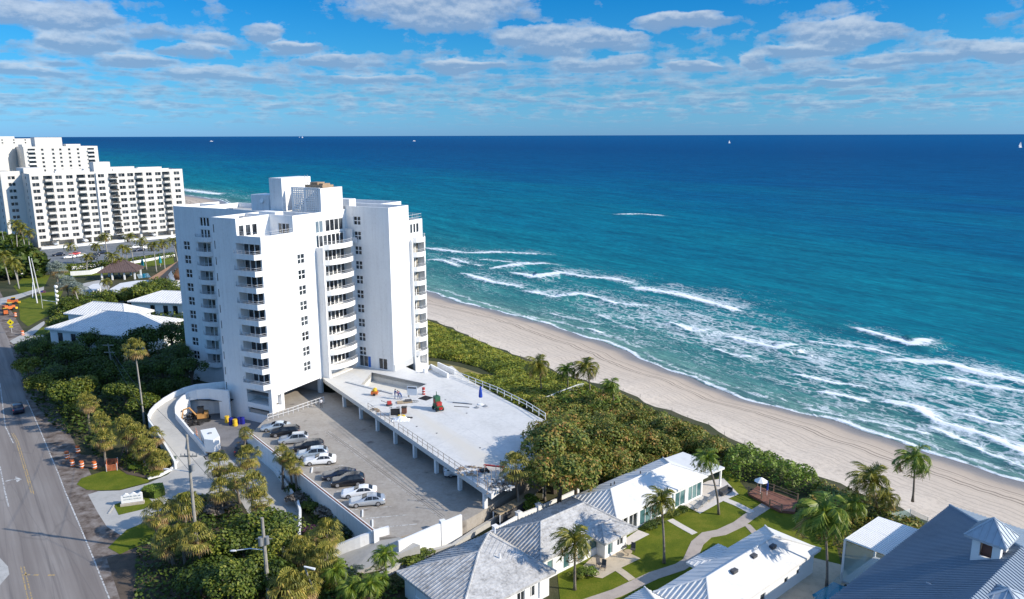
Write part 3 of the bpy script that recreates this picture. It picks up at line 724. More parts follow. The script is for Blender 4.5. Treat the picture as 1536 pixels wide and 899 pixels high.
# remaining outer walls and roofs
def shell(a0, a1, b0, b1, zt, faces, z0=0.0, par=1.0, th=.28):
    P4 = [(a0, b0), (a1, b0), (a1, b1), (a0, b1)]
    for i, f in enumerate('frbl'):
        if f in faces:
            p, q = P4[i], P4[(i + 1) % 4]; mb.quad((p[0], p[1], z0), (q[0], q[1], z0), (q[0], q[1], zt), (p[0], p[1], zt))
    I4 = [(a0 + th, b0 + th), (a1 - th, b0 + th), (a1 - th, b1 - th), (a0 + th, b1 - th)]
    for i in range(4):
        p, q, r, s = P4[i], P4[(i + 1) % 4], I4[(i + 1) % 4], I4[i]
        mb.quad((*p, zt), (*q, zt), (*r, zt), (*s, zt)); mb.quad((*s, zt), (*r, zt), (*r, zt - par), (*s, zt - par))
    mb.quad(*[(*p, zt - par) for p in I4], 2)
shell(-5.8, 0, 0, 7.8, 36.3, 'l'); shell(-5.8, 5.5, 7.8, 13.3, 36.3, '')
shell(-5.8, 5.5, 13.3, 22.2, 36.3, ''); shell(-5.8, 15.6, 22.2, 28.6, 36.9, '', par=1.6)
shell(-5.8, 9.0, 28.6, 35.5, 36.9, 'rb'); shell(9.0, 15.6, 28.6, 33.2, 33.9, 'b', par=.6)
shell(-24.6, -5.8, 12.2, 24, 36.3, ''); shell(-30.3, -24.6, 12.2, 19, 36.3, 'b'); shell(-20, -5.8, 24, 35.5, 36.3, 'lb')
mb.quad((16.2, 33.2, 0), (15.6, 33.2, 0), (15.6, 33.2, 29.9), (16.2, 33.2, 29.9))
# roof structures
mb.b2(-6.1, -3.0, 14.5, 22.4, 35.3, 42.3); mb.b2(-12.6, -8.0, 16, 20, 35.3, 38.9)
mb.b2(5.5 - .3, 5.497, 15.4, 21.5, 36.25, 40.6); mb.b2(-3, 5.2, 21.2, 21.5, 35.3, 40.6); mb.b2(4.9, 5.2, 15.4, 15.8, 35.3, 40.6); mb.b2(-1.6, -1.3, 15.4, 15.7, 35.3, 40.6)
mb.b2(-3.0, 1.0, 8.3, 10.3, 35.3, 36.7); mb.b2(2.0, 5.0, 24, 26, 36.0, 38.0)
M['roofgravel'] = mat('roof membrane', (0.42, 0.42, 0.41), 0.95, 0.15, 0.4)
mb.build('wall', [M['white'], M['ceiling'], M['roofgravel']], tower)
m = MB()      # breeze block screen on the roof
for i in range(15): m.b2(-1.3 + i * .44, -1.3 + i * .44 + .2, 15.45, 15.6, 35.8, 40.5)
for j in range(12): m.b2(-1.3, 4.9, 15.42, 15.45, 35.8 + j * .4, 35.8 + j * .4 + .17)
m.b2(-1.6, 5.2, 15.38, 15.62, 40.5, 40.7); m.b2(1.55, 1.95, 15.39, 15.44, 35.8, 40.5)
m.build('roof_screen', M['white'], tower)
m = MB(); m.b2(0.0, 4.2, 17.5, 20.6, 40.2, 41.0); m.b2(.8, 2.6, 18, 20, 41.0, 41.5); m.b2(3.0, 3.9, 18, 20, 41.0, 41.3)
m.build('cooling_unit', M['tan'], tower)
m = MB(); m.tube([(-2.94, 20.8, 38.6), (-2.94, 20.8, 42.6)], .05, 4); m.tube([(-2.94, 21.5, 38.6), (-2.94, 21.5, 42.6)], .05, 4)
for i in range(9): m.tube([(-2.94, 20.8, 38.8 + i * .4), (-2.94, 21.5, 38.8 + i * .4)], .035, 4)
m.build('roof_ladder', M['rail'], tower)
m = MB(); m.cylx((-9.6, 15.8, 37.8), .45, .12, (0, -1, .3), 12); m.tube([(-9.6, 15.98, 37.6), (-9.6, 15.75, 37.75)], .06); m.build('satellite_dish', M['trim'], tower)
for (x, y, s) in ((-2.6, 4.2, 1.0), (-4.6, 9.6, .8), (2.6, 10.6, .7), (-14, 21, 1.1), (-17.5, 15, .9), (11.5, 26, .9)):
    m = MB(); m.b2(x - s / 2, x + s / 2, y - s / 2, y + s / 2, 35.2, 35.3 + s * .9); m.b2(x - s * .4, x + s * .4, y - s * .55, y - s * .5, 35.35, 35.2 + s * .8); m.build('roof_vent', M['greymetal'], tower)
for bz in (3.0, 1.4):
    m = MB(); m.b2(-5.8 + 5.45, 5.05 - .2, -.06, .12, bz - .15, bz + .2); m.build('parapet_rail', M['trim'], tower)
m = MB(); m.b2(15.603, 15.75, 22.3, 28.5, 5.21, 6.5); m.build('base_band', M['greyband'], tower)
# windows
for k in range(1, 9): window(tower, W4, 5.5 - .13, 9.325, ZB(k) + 1.71, RT)
for k in range(-1, 9): window(tower, (1.6, 1.6, 2, 2, 'glass', .05, .15), 8.15, 22.2 + .13, ZB(k) + 1.71, FR)
for k in range(1, 10): window(tower, W4, -27.325, 12.33, ZB(k) + 1.70, FR)
for z, h in ((33.5, 1.8), (30.95, 2.1)): window(tower, (2.6, h, 3, 1, 'glass', .1, .3), -21.7, 12.33, z, FR)
for y in (1.2, 2.75, 4.25): window(tower, (1.3, 2.1, 1, 1, 'glass', .12, .1), -.1, y, 34.05, RT)
window(tower, (2.6, 1.9, 3, 1, 'glass', .08, .12), 3.3, 7.9, 33.95, FR)
for z, h in ((33.65, 2.2), (31.05, 2.3)):
    window(tower, (2.0, h, 2, 1, 'glassblue', .08, .14), 5.4, 14.6, z, RT); window(tower, (5.0, h, 4, 1, 'glassblue' if h > 2.25 else 'glass', .08, .16), 5.4, 18.8, z, RT)
window(tower, (3.0, 1.9, 3, 1, 'glass', .1, .35), 15.5, 30.5, 32.25, RT)
window(tower, (2.1, 2.2, 2, 1, 'glass', .06, .08), 8.3, 22.3, 6.4, FR, 'glass_door'); window(tower, (2.0, 2.2, 2, 1, 'glass', .06, .1), 13.0, 22.3, 6.4, FR, 'glass_door')
m = MB(); m.b2(9.4, 10.05, 22.24, 22.32, 5.3, 7.5); m.build('blue_door', M['blueplastic'] if 0 else mat('blue door paint', (0.02, 0.14, 0.5), 0.6, 0.05), tower)
m = MB(); m.b2(-5.45, -5.3, -.02, .05, 1.2, 2.6); slot = m.mesh('slot_window', M['glass'])
for k in range(-1, 10): link('slot_window', slot, tower, (0, 0, ZB(k)))
# balconies
def band(poly, h=.95, ins=.14, floor=.28):
    "solid curved parapet band with its floor slab; poly runs along the outside from wall to wall"
    m = MB(); n = len(poly)
    m.prism(poly, 0, floor)
    def off(i):
        p = Vector(poly[i]); c = Vector((sum(q[0] for q in poly) / n, sum(q[1] for q in poly) / n)); d = c - p
        return p + d.normalized() * ins * 1.3
    for i in range(n - 1):
        a, b = poly[i], poly[i + 1]; ai, bi = off(i), off(i + 1)
        for lo, hi in ((floor, h),):
            m.quad((*a, lo), (*b, lo), (*b, hi), (*a, hi)); m.quad((*bi, lo), (*ai, lo), (*ai, hi), (*bi, hi)); m.quad((*a, hi), (*b, hi), (*bi, hi), (*ai, hi))
    return m.mesh('balcony', M['white'])
def railing(poly, z0, z1, step=.9, r=.03):
    m = MB(); pts = [Vector(p) for p in poly]
    for z in (z1, z0 + (z1 - z0) * .45): m.tube([(p.x, p.y, z) for p in pts], r if z == z1 else r * .7, 4)
    for i in range(len(pts) - 1):
        L = (pts[i + 1] - pts[i]).length; n = max(1, int(L / step))
        for j in range(n + 1):
            p = pts[i].lerp(pts[i + 1], j / n); m.tube([(p.x, p.y, z0), (p.x, p.y, z1)], r * .8, 4, cap=False)
    return m.mesh('railing', M['rail'])
def inset(poly, k):
    c = Vector((sum(q[0] for q in poly) / len(poly), sum(q[1] for q in poly) / len(poly)))
    return [tuple(Vector(p) + (c - Vector(p)).normalized() * k) for p in poly]
def arc(p, q, bul, n, axis):
    out = []
    for i in range(n + 1):
        t = i / n; s = math.sin(math.pi * t) ** .55 if 0 < t < 1 else 0
        x = p[0] + (q[0] - p[0]) * t; y = p[1] + (q[1] - p[1]) * t
        out.append((x + axis[0] * bul * s, y + axis[1] * bul * s))
    return out
pf = [(-1.0, -.02), (.2, -1.25), (5.0, -1.25), (5.46, -.02)]
pm = arc((7.22, 13.55), (7.22, 21.75), 1.55, 12, (1, 0)); pm_ = [(7.22, 13.5)] + pm[1:-1] + [(7.22, 21.8)]
pr = arc((16.22, 28.85), (16.22, 32.8), 1.05, 9, (1, 0)); pl = arc((-24.6, 12.18), (-20.0, 12.18), 1.0, 8, (0, -1))
DOORS = {}
def door_set(kind, w, h, n, gm):
    if kind not in DOORS:
        DOORS[kind] = (frame_mesh('sliding_door', w, h, n, 1, .12, .08, .22), pane_mesh('pane', w - .05, h - .05, M[gm]))
    return DOORS[kind]
def balconies(poly, ks, door, dpos, rz, h=.95):
    bm, rm = band(poly, h), railing(inset(poly, .1), h, h + .55)
    for k in ks:
        o = link('balcony', bm, tower, (0, 0, ZB(k)))
        link('railing', rm, o)
        if door:
            f, p = door_set(*door)
            d = link('sliding_door', f, o, (dpos[0], dpos[1], 1.4), rz)
            link('door_glass', p, o, (dpos[0], dpos[1], 1.4), rz)
balconies(pf, range(0, 9), ('f', 5.2, 2.2, 4, 'glass'), (2.4, 1.6), FR)
balconies(pm, range(0, 9), ('m', 7.0, 2.2, 6, 'glass'), (5.7, 17.5), RT)
balconies(pr, range(0, 9), ('r', 3.6, 2.2, 3, 'glasscurtain'), (14.85, 30.9), RT)
balconies(pl, range(0, 10), ('l', 3.4, 2.1, 3, 'glasscurtain'), (-22.2, 13.3), FR)
o = link('railing', railing([(0.2, .1), (5.4, .1), (5.4, 7.6)], 33.42, 34.1), tower)
o = link('railing', railing([(15.5, 28.8), (15.5, 33.0), (9.4, 33.0)], 33.9, 34.9), tower)
m = MB()   # white fin wall beside the glazed top floors
m.prism([(5.52, 21.6), (8.2, 21.6), (8.2, 21.85), (5.52, 21.85)], 29.9, 31.0); m.b2(5.52, 7.3, 21.6, 21.85, 31.0, 32.6)
m.build('fin_wall', M['white'], tower)
# ------------------------------------------------------------------ street, drives, parking, pool deck, ramp
def sheet(name, poly, z, m_, label, cat='ground', kind='structure', holes=(), z0=None):
    mb = MB(); mb.prism(poly, z0, z, holes=holes)
    o = mb.build(name, m_); tag(o, label, cat, kind=kind); return o
def offset_line(pts, d):
    out = []
    for i, p in enumerate(pts):
        a = Vector(pts[max(i - 1, 0)][:2]); b = Vector(pts[min(i + 1, len(pts) - 1)][:2]); t_ = (b - a).normalized()
        out.append((p[0] + t_.y * d, p[1] - t_.x * d))
    return out
def strip(mb, pts, w, z, mi=0):
    l = offset_line(pts, -w / 2); r = offset_line(pts, w / 2)
    for i in range(len(pts) - 1): mb.quad((*l[i], z), (*r[i], z), (*r[i + 1], z), (*l[i + 1], z), mi)
# street
ER = [(-700, 940), (-380, 520), (-240, 338), (-165, 238), (-126.2, 187.4), (-94.4, 142.7), (-74.8, 116.8), (-64.7, 103.4), (-51.1, 85.5), (-40, 70), (-10, 28)]
EL = offset_line(ER, 24)
t = NT('asphalt'); pos = t.pos(); ang = math.atan2(-.8, .6)
vr = t.mapv(pos, (1, 1, 1), (0, 0, -ang))
s1 = t.noise(0.35, 4, .6, t.mapv(vr, (0.05, 1.6, 1))); s2 = t.noise(0.12, 4, .6, pos); s3 = t.noise(6, 3, .7, pos)
c = t.ramp(s1, [(0.34, (0.15, 0.132, 0.12)), (0.5, (0.25, 0.228, 0.208)), (0.68, (0.35, 0.325, 0.30))])
c = t.mix(t.math('MULTIPLY', s2, .8), c, (0.19, 0.155, 0.14)); s5 = t.noise(0.9, 3, .6, t.mapv(vr, (0.03, 1.2, 1))); c = t.mix(t.math('MULTIPLY', t.math('SUBTRACT', s5, .54), 6.0, clamp=True), c, (0.12, 0.105, 0.10)); c = t.mix(t.math('MULTIPLY', s3, .35), c, (0.22, 0.21, 0.20))
ck = t.n('ShaderNodeTexVoronoi'); ck.feature = 'DISTANCE_TO_EDGE'; ck.inputs['Scale'].default_value = .3; t.l(t.mapv(vr, (.12, 1, 1)), ck.inputs['Vector'])
crk = t.math('SUBTRACT', 1.0, t.math('MULTIPLY', ck.outputs['Distance'], 60.0), clamp=True)
c = t.mix(t.math('MULTIPLY', crk, .25), c, (0.09, 0.085, 0.085))
t.bsdf(c, .9, 0, .3, t.bump(s3, .3, .03)); M['asphalt'] = t.mat
mb = MB()
for i in range(len(ER) - 1): mb.quad((*ER[i], .004), (*ER[i + 1], .004), (*EL[i + 1], .004), (*EL[i], .004))
road = mb.build('road', M['asphalt']); tag(road, 'worn grey asphalt road with yellow and white markings', 'road', kind='structure')
t = NT('dirt shoulder'); pos = t.pos(); n = t.noise(.5, 5, .7, pos)
t.bsdf(t.ramp(n, [(.35, (.07, .05, .04)), (.5, (.17, .14, .12)), (.65, (.26, .23, .21))]), .95, 0, .2, t.bump(n, .5, .1)); M['dirt'] = t.mat
mb = MB(); SH = offset_line(ER, -4.0)
for i in range(len(ER) - 1): mb.quad((*SH[i], .002), (*ER[i], .002), (*ER[i + 1], .002), (*SH[i + 1], .002))
o = mb.build('dirt_shoulder', M['dirt']); tag(o, 'scraped dirt shoulder along the road', 'shoulder', kind='structure')
def paintmat(name, c):
    t = NT(name); n = t.noise(2.5, 4, .7, t.pos()); t.bsdf(t.ramp(n, [(.42, (.2, .19, .18)), (.56, c)]), .7); return t.mat
M['roadwhite'] = paintmat('worn white road paint', (.60, .60, .58)); M['roadyellow'] = paintmat('worn yellow road paint', (.50, .33, .10))
def line(name, px, w, m_, z=.009):
    mb = MB(); strip(mb, [P2(x, y) for x, y in px], w, z); o = mb.build(name, m_); tag(o, kind='structure'); return o
line('road_marking', [(40, 600), (60, 645), (88, 712), (97, 736), (118, 785), (139, 835), (162, 893), (175, 930)], .16, M['roadwhite'])
line('road_marking', [(0, 575), (8, 640), (20, 665)], .16, M['roadwhite'])
line('road_marking', [(17, 650), (24, 662), (47, 740)], .12, M['roadyellow']); line('road_marking', [(20, 650), (27, 662), (51, 742)], .12, M['roadyellow'])
line('road_marking', [(31, 850), (42, 899), (48, 930)], .12, M['roadyellow']); line('road_marking', [(36, 850), (48, 899), (54, 930)], .12, M['roadyellow'])
line('road_marking', [(36, 862), (58, 863)], .25, M['roadyellow']); line('road_marking', [(72, 863), (82, 863)], .25, M['roadyellow'])
line('road_marking', [(0, 700), (8, 740), (13, 760)], .16, M['roadwhite'])
mb = MB(); strip(mb, [P2(8, 722), P2(24, 719)], .35, .009); q = [P2(23, 715), P2(33, 719), P2(25, 724)]; mb.add([(*p, .0095) for p in q], [(0, 1, 2)])
tag(mb.build('road_marking', M['roadwhite']), kind='structure')
M['palegravel'] = mat('pale gravel', (.42, .41, .39), .95, .2, .8, bump=.4)
sheet('gravel_patch', [P2(-60, 820), P2(-5, 832), P2(12, 850), P2(14, 862), P2(-2, 880), P2(-60, 890)], .012, M['palegravel'], 'pale gravel beside the road')

# drives and walks (concrete), lawns
t = NT('lawn'); pos = t.pos(); n = t.noise(.35, 5, .65, pos); n2 = t.noise(5, 4, .7, pos)
c = t.ramp(t.math('ADD', t.math('MULTIPLY', n, .6), t.math('MULTIPLY', n2, .4)), [(.34, (.065, .095, .006)), (.5, (.105, .135, .008)), (.64, (.17, .17, .018))])
t.bsdf(c, .95, 0, .2, t.bump(n2, .6, .06)); M['lawn'] = t.mat
M['drylawn'] = mat('dry lawn', (.24, .20, .07), .95, .25, .4, bump=.4)
drive = [P2(*p) for p in ((132, 742), (148, 737), (180, 736), (222, 725), (252, 712), (266, 698), (262, 680), (286, 655), (308, 690), (345, 690), (352, 640), (372, 655), (402, 690), (452, 760), (453, 812), (425, 830), (372, 770), (352, 735), (330, 742), (290, 742), (268, 752), (252, 748), (240, 768), (222, 776), (196, 800), (186, 806), (160, 790), (146, 768))]
sheet('driveway', drive, .008, M['concrete'], 'pale concrete driveway curving off the road')
sheet('courtyard', [P2(*p) for p in ((262, 640), (290, 580), (345, 585), (402, 630), (385, 660), (352, 690), (312, 692), (290, 665))], .014, M['pavers'], 'dark paved courtyard below the ramp', 'courtyard')
kb = MB()
for x in ((117, 725), (130, 736), (148, 736.5), (180, 735)), ((181, 734), (222, 723), (253, 710), (266, 697)), ((163, 770), (196, 752), (214, 742)), ((214, 741), (232, 735), (246, 733), (249, 744)):
    strip(kb, [P2(*p) for p in x], .25, .10); strip(kb, [P2(*p) for p in x], .3, .05)
sheet('lawn_strip', [P2(*p) for p in ((115, 727), (122, 718), (140, 712), (172, 702), (192, 712), (224, 720), (222, 724), (180, 735), (148, 736), (130, 735))], .03, M['lawn'], 'clipped green lawn wedge beside the driveway', 'lawn')
sheet('lawn_strip', [P2(*p) for p in ((170, 757), (196, 750), (222, 746), (232, 757), (212, 765), (178, 773))], .03, M['lawn'], 'small lawn island around the entrance sign', 'lawn')
sheet('lawn_strip', [P2(*p) for p in ((162, 822), (190, 795), (222, 782), (240, 792), (236, 812), (205, 820), (180, 832))], .03, M['lawn'], 'lawn patch below the driveway beside the road', 'lawn')
sheet('planting_bed', [P2(*p) for p in ((176, 700), (186, 668), (236, 648), (262, 690), (262, 700), (240, 714), (222, 718), (190, 712))], .045, M['soil'], 'dark planting bed inside the curve of the driveway', 'planting bed')
def border(name, px, w, z, m_, label, cat='kerb'):
    mb = MB(); pts = [P2(*p) for p in px]; l = offset_line(pts, -w / 2); r = offset_line(pts, w / 2)
    mb.prism(l + r[::-1], -.02, z); o = mb.build(name, m_); tag(o, label, cat, kind='structure'); return o
border('kerb', ((222, 719), (240, 714.5), (256, 706), (266, 695), (264, 682)), .35, .3, M['trim'], 'white kerb curving around the planting bed')
border('kerb', ((163, 771), (172, 757), (196, 749.5)), .2, .12, M['concrete'], 'low kerb beside the entrance sign')
# planted bank between the road and the courtyard (dark mulch)
sheet('planting_bed', [P2(*p) for p in ((160, 838), (205, 822), (240, 800), (262, 755), (296, 745), (345, 745), (378, 780), (425, 834), (452, 820), (456, 780), (470, 790), (505, 840), (540, 860), (600, 880), (600, 960), (200, 960))], .006, M['soil'], 'shaded planting bank between the road and the parking deck', 'planting bed')

# ---- parking terrace: solid slab at z = 2.2 running on underneath the pool deck
PZ = 2.2
W0, W1 = P2(372, 647, 3.2), P2(560, 795, 3.2)
park = [W0, W1, P2(598, 806, PZ), P2(700, 780, PZ), (-4.2, 92.2), (7.5, 110.5), (-13.5, 146), g_(15.5, 22.3)[:2], g_(7.0, 13.4)[:2], g_(5.0, 13.2)[:2], g_(-.35, 13.2)[:2], g_(-.35, .3)[:2], g_(5.0, .0)[:2], P2(405, 622, PZ)]
t = NT('parking deck'); pos = t.pos(); dv = t.mapv(pos, (1, 1, 1), (0, 0, R(56)))
n = t.noise(.25, 4, .6, pos); n2 = t.noise(2.5, 4, .7, pos); n3 = t.noise(.4, 3, .6, t.mapv(dv, (.1, 1.5, 1)))
c = t.ramp(t.math('ADD', t.math('MULTIPLY', n, .5), t.math('MULTIPLY', n2, .5)), [(.36, (.28, .255, .225)), (.5, (.35, .325, .29)), (.66, (.42, .395, .36))])
c = t.mix(t.math('MULTIPLY', n3, .35), c, (.24, .19, .14))
os_ = t.noise(.55, 2, .4, pos); c = t.mix(t.math('MULTIPLY', t.math('SUBTRACT', os_, .66), 7.0, clamp=True), c, (.13, .11, .10)); t.bsdf(c, .85, 0, .3); M['parkdeck'] = t.mat
o = sheet('parking_deck', park, PZ, M['parkdeck'], 'grey concrete parking terrace beside the tower', 'parking lot', z0=-.1)
def prop(px, z):  return P(px[0], px[1], z)
def lwall(name, pts, w, m_, label=None, cat='wall', cap=None, kind=None, parent=None):
    "wall with sloping top following (x, y, z0, z1)"
    mb = MB(); l = offset_line(pts, -w / 2); r = offset_line(pts, w / 2); n = len(pts)
    for i in range(n - 1):
        p, q = pts[i], pts[i + 1]
        A = [(*l[i], p[2]), (*l[i + 1], q[2]), (*l[i + 1], q[3]), (*l[i], p[3])]; B = [(*r[i], p[2]), (*r[i + 1], q[2]), (*r[i + 1], q[3]), (*r[i], p[3])]
        mb.quad(*A); mb.quad(*B[::-1]); mb.quad(A[3], A[2], B[2], B[3])
    mb.quad((*l[0], pts[0][2]), (*r[0], pts[0][2]), (*r[0], pts[0][3]), (*l[0], pts[0][3])); mb.quad((*r[-1], pts[-1][2]), (*l[-1], pts[-1][2]), (*l[-1], pts[-1][3]), (*r[-1], pts[-1][3]))
    o = mb.build(name, m_, parent)
    if label: tag(o, label, cat, kind=kind)
    return o
base = thing('parking_wall', 'long white parapet wall with rust stained coping beside the parked cars', 'wall')
d_ = (Vector(W1) - Vector(W0)).normalized(); nn = Vector((-d_.y, d_.x))
lwall('wall_body', [(*W0, -.05, 3.15), (*W1, -.05, 3.15)], .5, M['white'], parent=base)
q0, q1 = Vector(W0) + nn * -.02, Vector(W1) - nn * .02
lwall('coping', [(*q0, 3.153, 3.2), (*q1, 3.153, 3.2)], .18, M['rust'], parent=base)
# exit ramp down to the lower left with white side wall
E0, E1 = P2(583, 790, 3.2), P2(500, 823, 1.2)
lwall('ramp_wall', [(*P2(560, 796, 3.2), 0, 3.2), (*E0, 0, 3.2)], .35, M['white'], 'white wall end where the parking ramp begins')
lwall('ramp_wall', [(*E0, 0, 3.25), (*P2(540, 806, 2.4), 0, 2.6), (*E1, -.2, 1.5)], .4, M['white'], 'sloping white wall beside the parking exit ramp')
mb = MB(); a_, b_, c_, d2 = P(583, 800, PZ), P(630, 818, PZ), P(520, 862, .3), P(495, 838, .3)
mb.quad((*a_[:2], PZ - .005), (*d2[:2], .05), (*c_[:2], .05), (*b_[:2], PZ - .005)); mb.quad((*b_[:2], PZ - .005), (*c_[:2], .05), (*c_[:2], -.3), (*b_[:2], -.3))
e_ = P(480, 850, 0); mb.quad((*d2[:2], .05), (e_[0] - 2, e_[1], .01), (*P(500, 870, 0)[:2], .01), (*c_[:2], .05))
o = mb.build('exit_ramp', M['concrete']); tag(o, 'pale concrete exit ramp sloping down from the parking terrace', 'ramp', kind='structure')
# white boundary wall along the bottom of the parking terrace
Wb = [P2(597, 812, 3.0), P2(645, 792, 3.2), P2(692, 773, 3.2)]
base = thing('boundary_wall', 'white boundary wall with a post at the lower edge of the parking terrace', 'wall')
lwall('wall_body', [(*Wb[0], -.1, 3.0), (*Wb[1], -.1, 3.25), (*Wb[2], -.1, 3.3)], .3, M['white'], parent=base)
p = P2(664, 784, 3.2); m = MB(); m.box((p[0], p[1], 1.75), (.7, .7, 3.5), R(30)); m.build('pier', M['white'], base)
# property wall behind the cottages with blue-grey piers
pts = [P2(*p_, 1.6) for p_ in ((640, 850), (690, 823), (743, 793), (778, 772), (808, 760), (868, 733))]
base = thing('property_wall', 'long white garden wall with square piers behind the cottages', 'wall')
lwall('wall_body', [(*p, -.1, 1.6) for p in pts], .25, M['white'], parent=base)
for p in pts[2:5]:
    m = MB(); m.box((p[0], p[1], .95), (.6, .6, 1.95), R(40)); m.box((p[0], p[1], 1.97), (.75, .75, .09), R(40)); m.build('pier', M['white'], base)
# low white walls along the lower lane
lwall('lane_wall', [(*P2(410, 705), 0, .9), (*P2(436, 742), 0, .9), (*P2(447, 760), 0, 1.0), (*P2(451, 775), 0, 1.0), (*P2(449, 812), 0, 1.0)], .3, M['white'], 'low white wall curving along the shaded lower lane')
# stall markings, wheel stops
SD = Vector(P2(565.3, 755.7, PZ)) - Vector(P2(531.2, 758.6, PZ)); SD.normalize()      # car axis, nose is at -SD
def prk(px, py): return Vector(P2(px, py, PZ))
mb = MB()
def stall_line(px, py, L=5.2):
    a = prk(px, py); strip(mb, [tuple(a), tuple(a + SD * L)], .12, PZ + .006)
for p in ((527, 765), (548, 778), (562, 792)): stall_line(*p)
CARP = ((414, 645), (428, 653), (441, 664), (463, 675), (469, 686), (480, 695), (494, 706), (509, 717), (522, 727), (539, 743.5), (551, 756.5))
for i_ in range(len(CARP) - 1):
    a = (prk(*CARP[i_]) + prk(*CARP[i_ + 1])) / 2 - SD * 2.5; strip(mb, [tuple(a), tuple(a + SD * 5.2)], .12, PZ + .0062 + i_ * .0001)
for k in (0, .45): strip(mb, [tuple(prk(487 + k * 12, 647 - k * 2)), tuple(prk(655 + k * 30, 773 - k * 14))], .05, PZ + .005)
o = mb.build('parking_lines', M['roadwhite']); tag(o, 'thin white stall lines on the parking terrace', 'markings', kind='structure')
mb = MB()
for k in (0, 1, 2):
    a = prk(489, 649) + nn * (k * .32); b = prk(661, 777) + nn * (k * .32)
    strip(mb, [tuple(a), tuple(b)], .06, PZ + .004)
o = mb.build('slab_joint', M['darkgrey']); tag(o, 'dark slab joints running along the parking terrace', 'joints', kind='structure')
for i, (px, py) in enumerate(((468, 706), (544, 771), (559, 786))):
    a = prk(px, py); m = MB(); m.prism([(-.9, -.09), (.9, -.09), (.9, .09), (-.9, .09)], 0, .14)
    o = m.build('wheel_stop', M['trim'], None, False, (a.x, a.y, PZ), math.atan2(SD.y, SD.x) + math.pi / 2)
    tag(o, ['white wheel stop in the empty stall below the white sedan', 'white wheel stop in the empty stall nearest the silver sedan', 'white wheel stop in the last stall next to the ramp wall'][i], 'wheel stop', 'wheel stops in the empty stalls')

# ---- pool deck: thin slab on columns
DZ = 5.2
deck = [g_(5.7, 13.0)[:2], (-34.9, 138.2), (-2.7, 91.3), (9.0, 111.5), (4.2, 119.0), (-8.2, 138.4), (-12.0, 147.5), g_(20, 24)[:2], g_(15.5, 26)[:2], g_(5.7, 26)[:2]]
pool = [P2(*p, DZ) for p in ((558, 558.5), (640, 576), (611, 590), (590, 590.5), (540, 578.5))]
t = NT('pool deck coating'); pos = t.pos()
n = t.noise(.22, 5, .6, pos); n2 = t.noise(1.8, 4, .7, pos); dv = t.mapv(pos, (1, 1, 1), (0, 0, R(56))); n3 = t.noise(.3, 3, .5, t.mapv(dv, (.06, 1, 1)))
c = t.ramp(t.math('ADD', t.math('MULTIPLY', n, .5), t.math('MULTIPLY', n2, .5)), [(.33, (.49, .49, .475)), (.5, (.59, .588, .575)), (.65, (.65, .645, .63))])
c = t.mix(t.math('MULTIPLY', t.math('SUBTRACT', n3, .52), 5.0, clamp=True), c, (.60, .57, .51)); t.bsdf(c, .8, 0, .3); M['pooldeck'] = t.mat
base = thing('pool_deck', 'raised white pool deck under renovation on square columns', 'terrace', (-14, 122, DZ))
def LB(mb): return mb.shift((-14, 122, DZ))
mb = MB(); mb.prism(deck, DZ - .75, DZ, holes=[pool]); LB(mb).build('deck_slab', [M['pooldeck']], base)
mb = MB(); mb.prism(pool, DZ - 1.9, DZ - 1.6)
for i in range(len(pool)):
    a, b = pool[i], pool[(i + 1) % len(pool)]; mb.quad((*a, DZ - 1.6), (*b, DZ - 1.6), (*b, DZ - .01), (*a, DZ - .01))
LB(mb).build('pool_basin', M['pooltile'], base)
mb = MB(); strip(mb, [pool[0], pool[1]], .3, DZ + .012); LB(mb).build('coping', M['greyband'], base)
mb = MB(); sp = [P2(*p, DZ) for p in ((518, 574), (589, 592))]; lw = offset_line(sp, .5)
mb.prism([sp[0], sp[1], (sp[1][0] + .35, sp[1][1] + .35), (sp[0][0] + .35, sp[0][1] + .35)], DZ - .02, DZ + .18); LB(mb).build('step', M['greyband'], base)
mb = MB(); sp = [P2(*p, DZ) for p in ((541, 614), (680, 577.5))]; strip(mb, sp, .12, DZ + .008); LB(mb).build('slab_joint', M['greyband'], base)
for k_, (pa, pb) in enumerate((((610, 583), (770, 690)), ((650, 575), (790, 650)), ((575, 634), (712, 582)), ((640, 676), (770, 610)), ((690, 708), (800, 640)))):
    mb = MB(); strip(mb, [P2(*pa, DZ), P2(*pb, DZ)], .05, DZ + .006 + .001 * k_); LB(mb).build('slab_joint', M['greyband'], base)
for pa in ((655, 650), (700, 620), (720, 672), (625, 640), (668, 600)):
    mb = MB(); q_ = P2(*pa, DZ); mb.cyl((q_[0], q_[1], DZ - .01), .16, .03, 12); LB(mb).build('deck_drain', M['darkgrey'], base)
# fascia edge, columns
L0, L1 = Vector((-34.9, 138.2)), Vector((-2.7, 91.3)); ld = (L1 - L0).normalized(); ln = Vector((ld.y, -ld.x))
for i, (px, py) in enumerate(((499, 614), (525, 632), (550, 650), (579, 669), (609, 690), (643, 713), (680, 738), (728, 762))):
    a = Vector(P2(px, py, PZ)); q = L0 + ld * (a - L0).dot(ld); n_in = Vector((-ld.y, ld.x))
    for r_ in ((.45,) if i else (.45,)):
        c_ = q + n_in * r_ ; m = MB(); m.box((c_.x + 14, c_.y - 122, (PZ + DZ - .75) / 2 - DZ), (.5, .5, DZ - .75 - PZ), math.atan2(ld.y, ld.x)); m.build('column', M['white'], base)
    for r_ in (8, 16):
        c_ = q + n_in * r_
        if i < 7 and (i > 1): m = MB(); m.box((c_.x + 14, c_.y - 122, (PZ + DZ - .75) / 2 - DZ), (.5, .5, DZ - .75 - PZ), math.atan2(ld.y, ld.x)); m.build('column', M['white'], base)
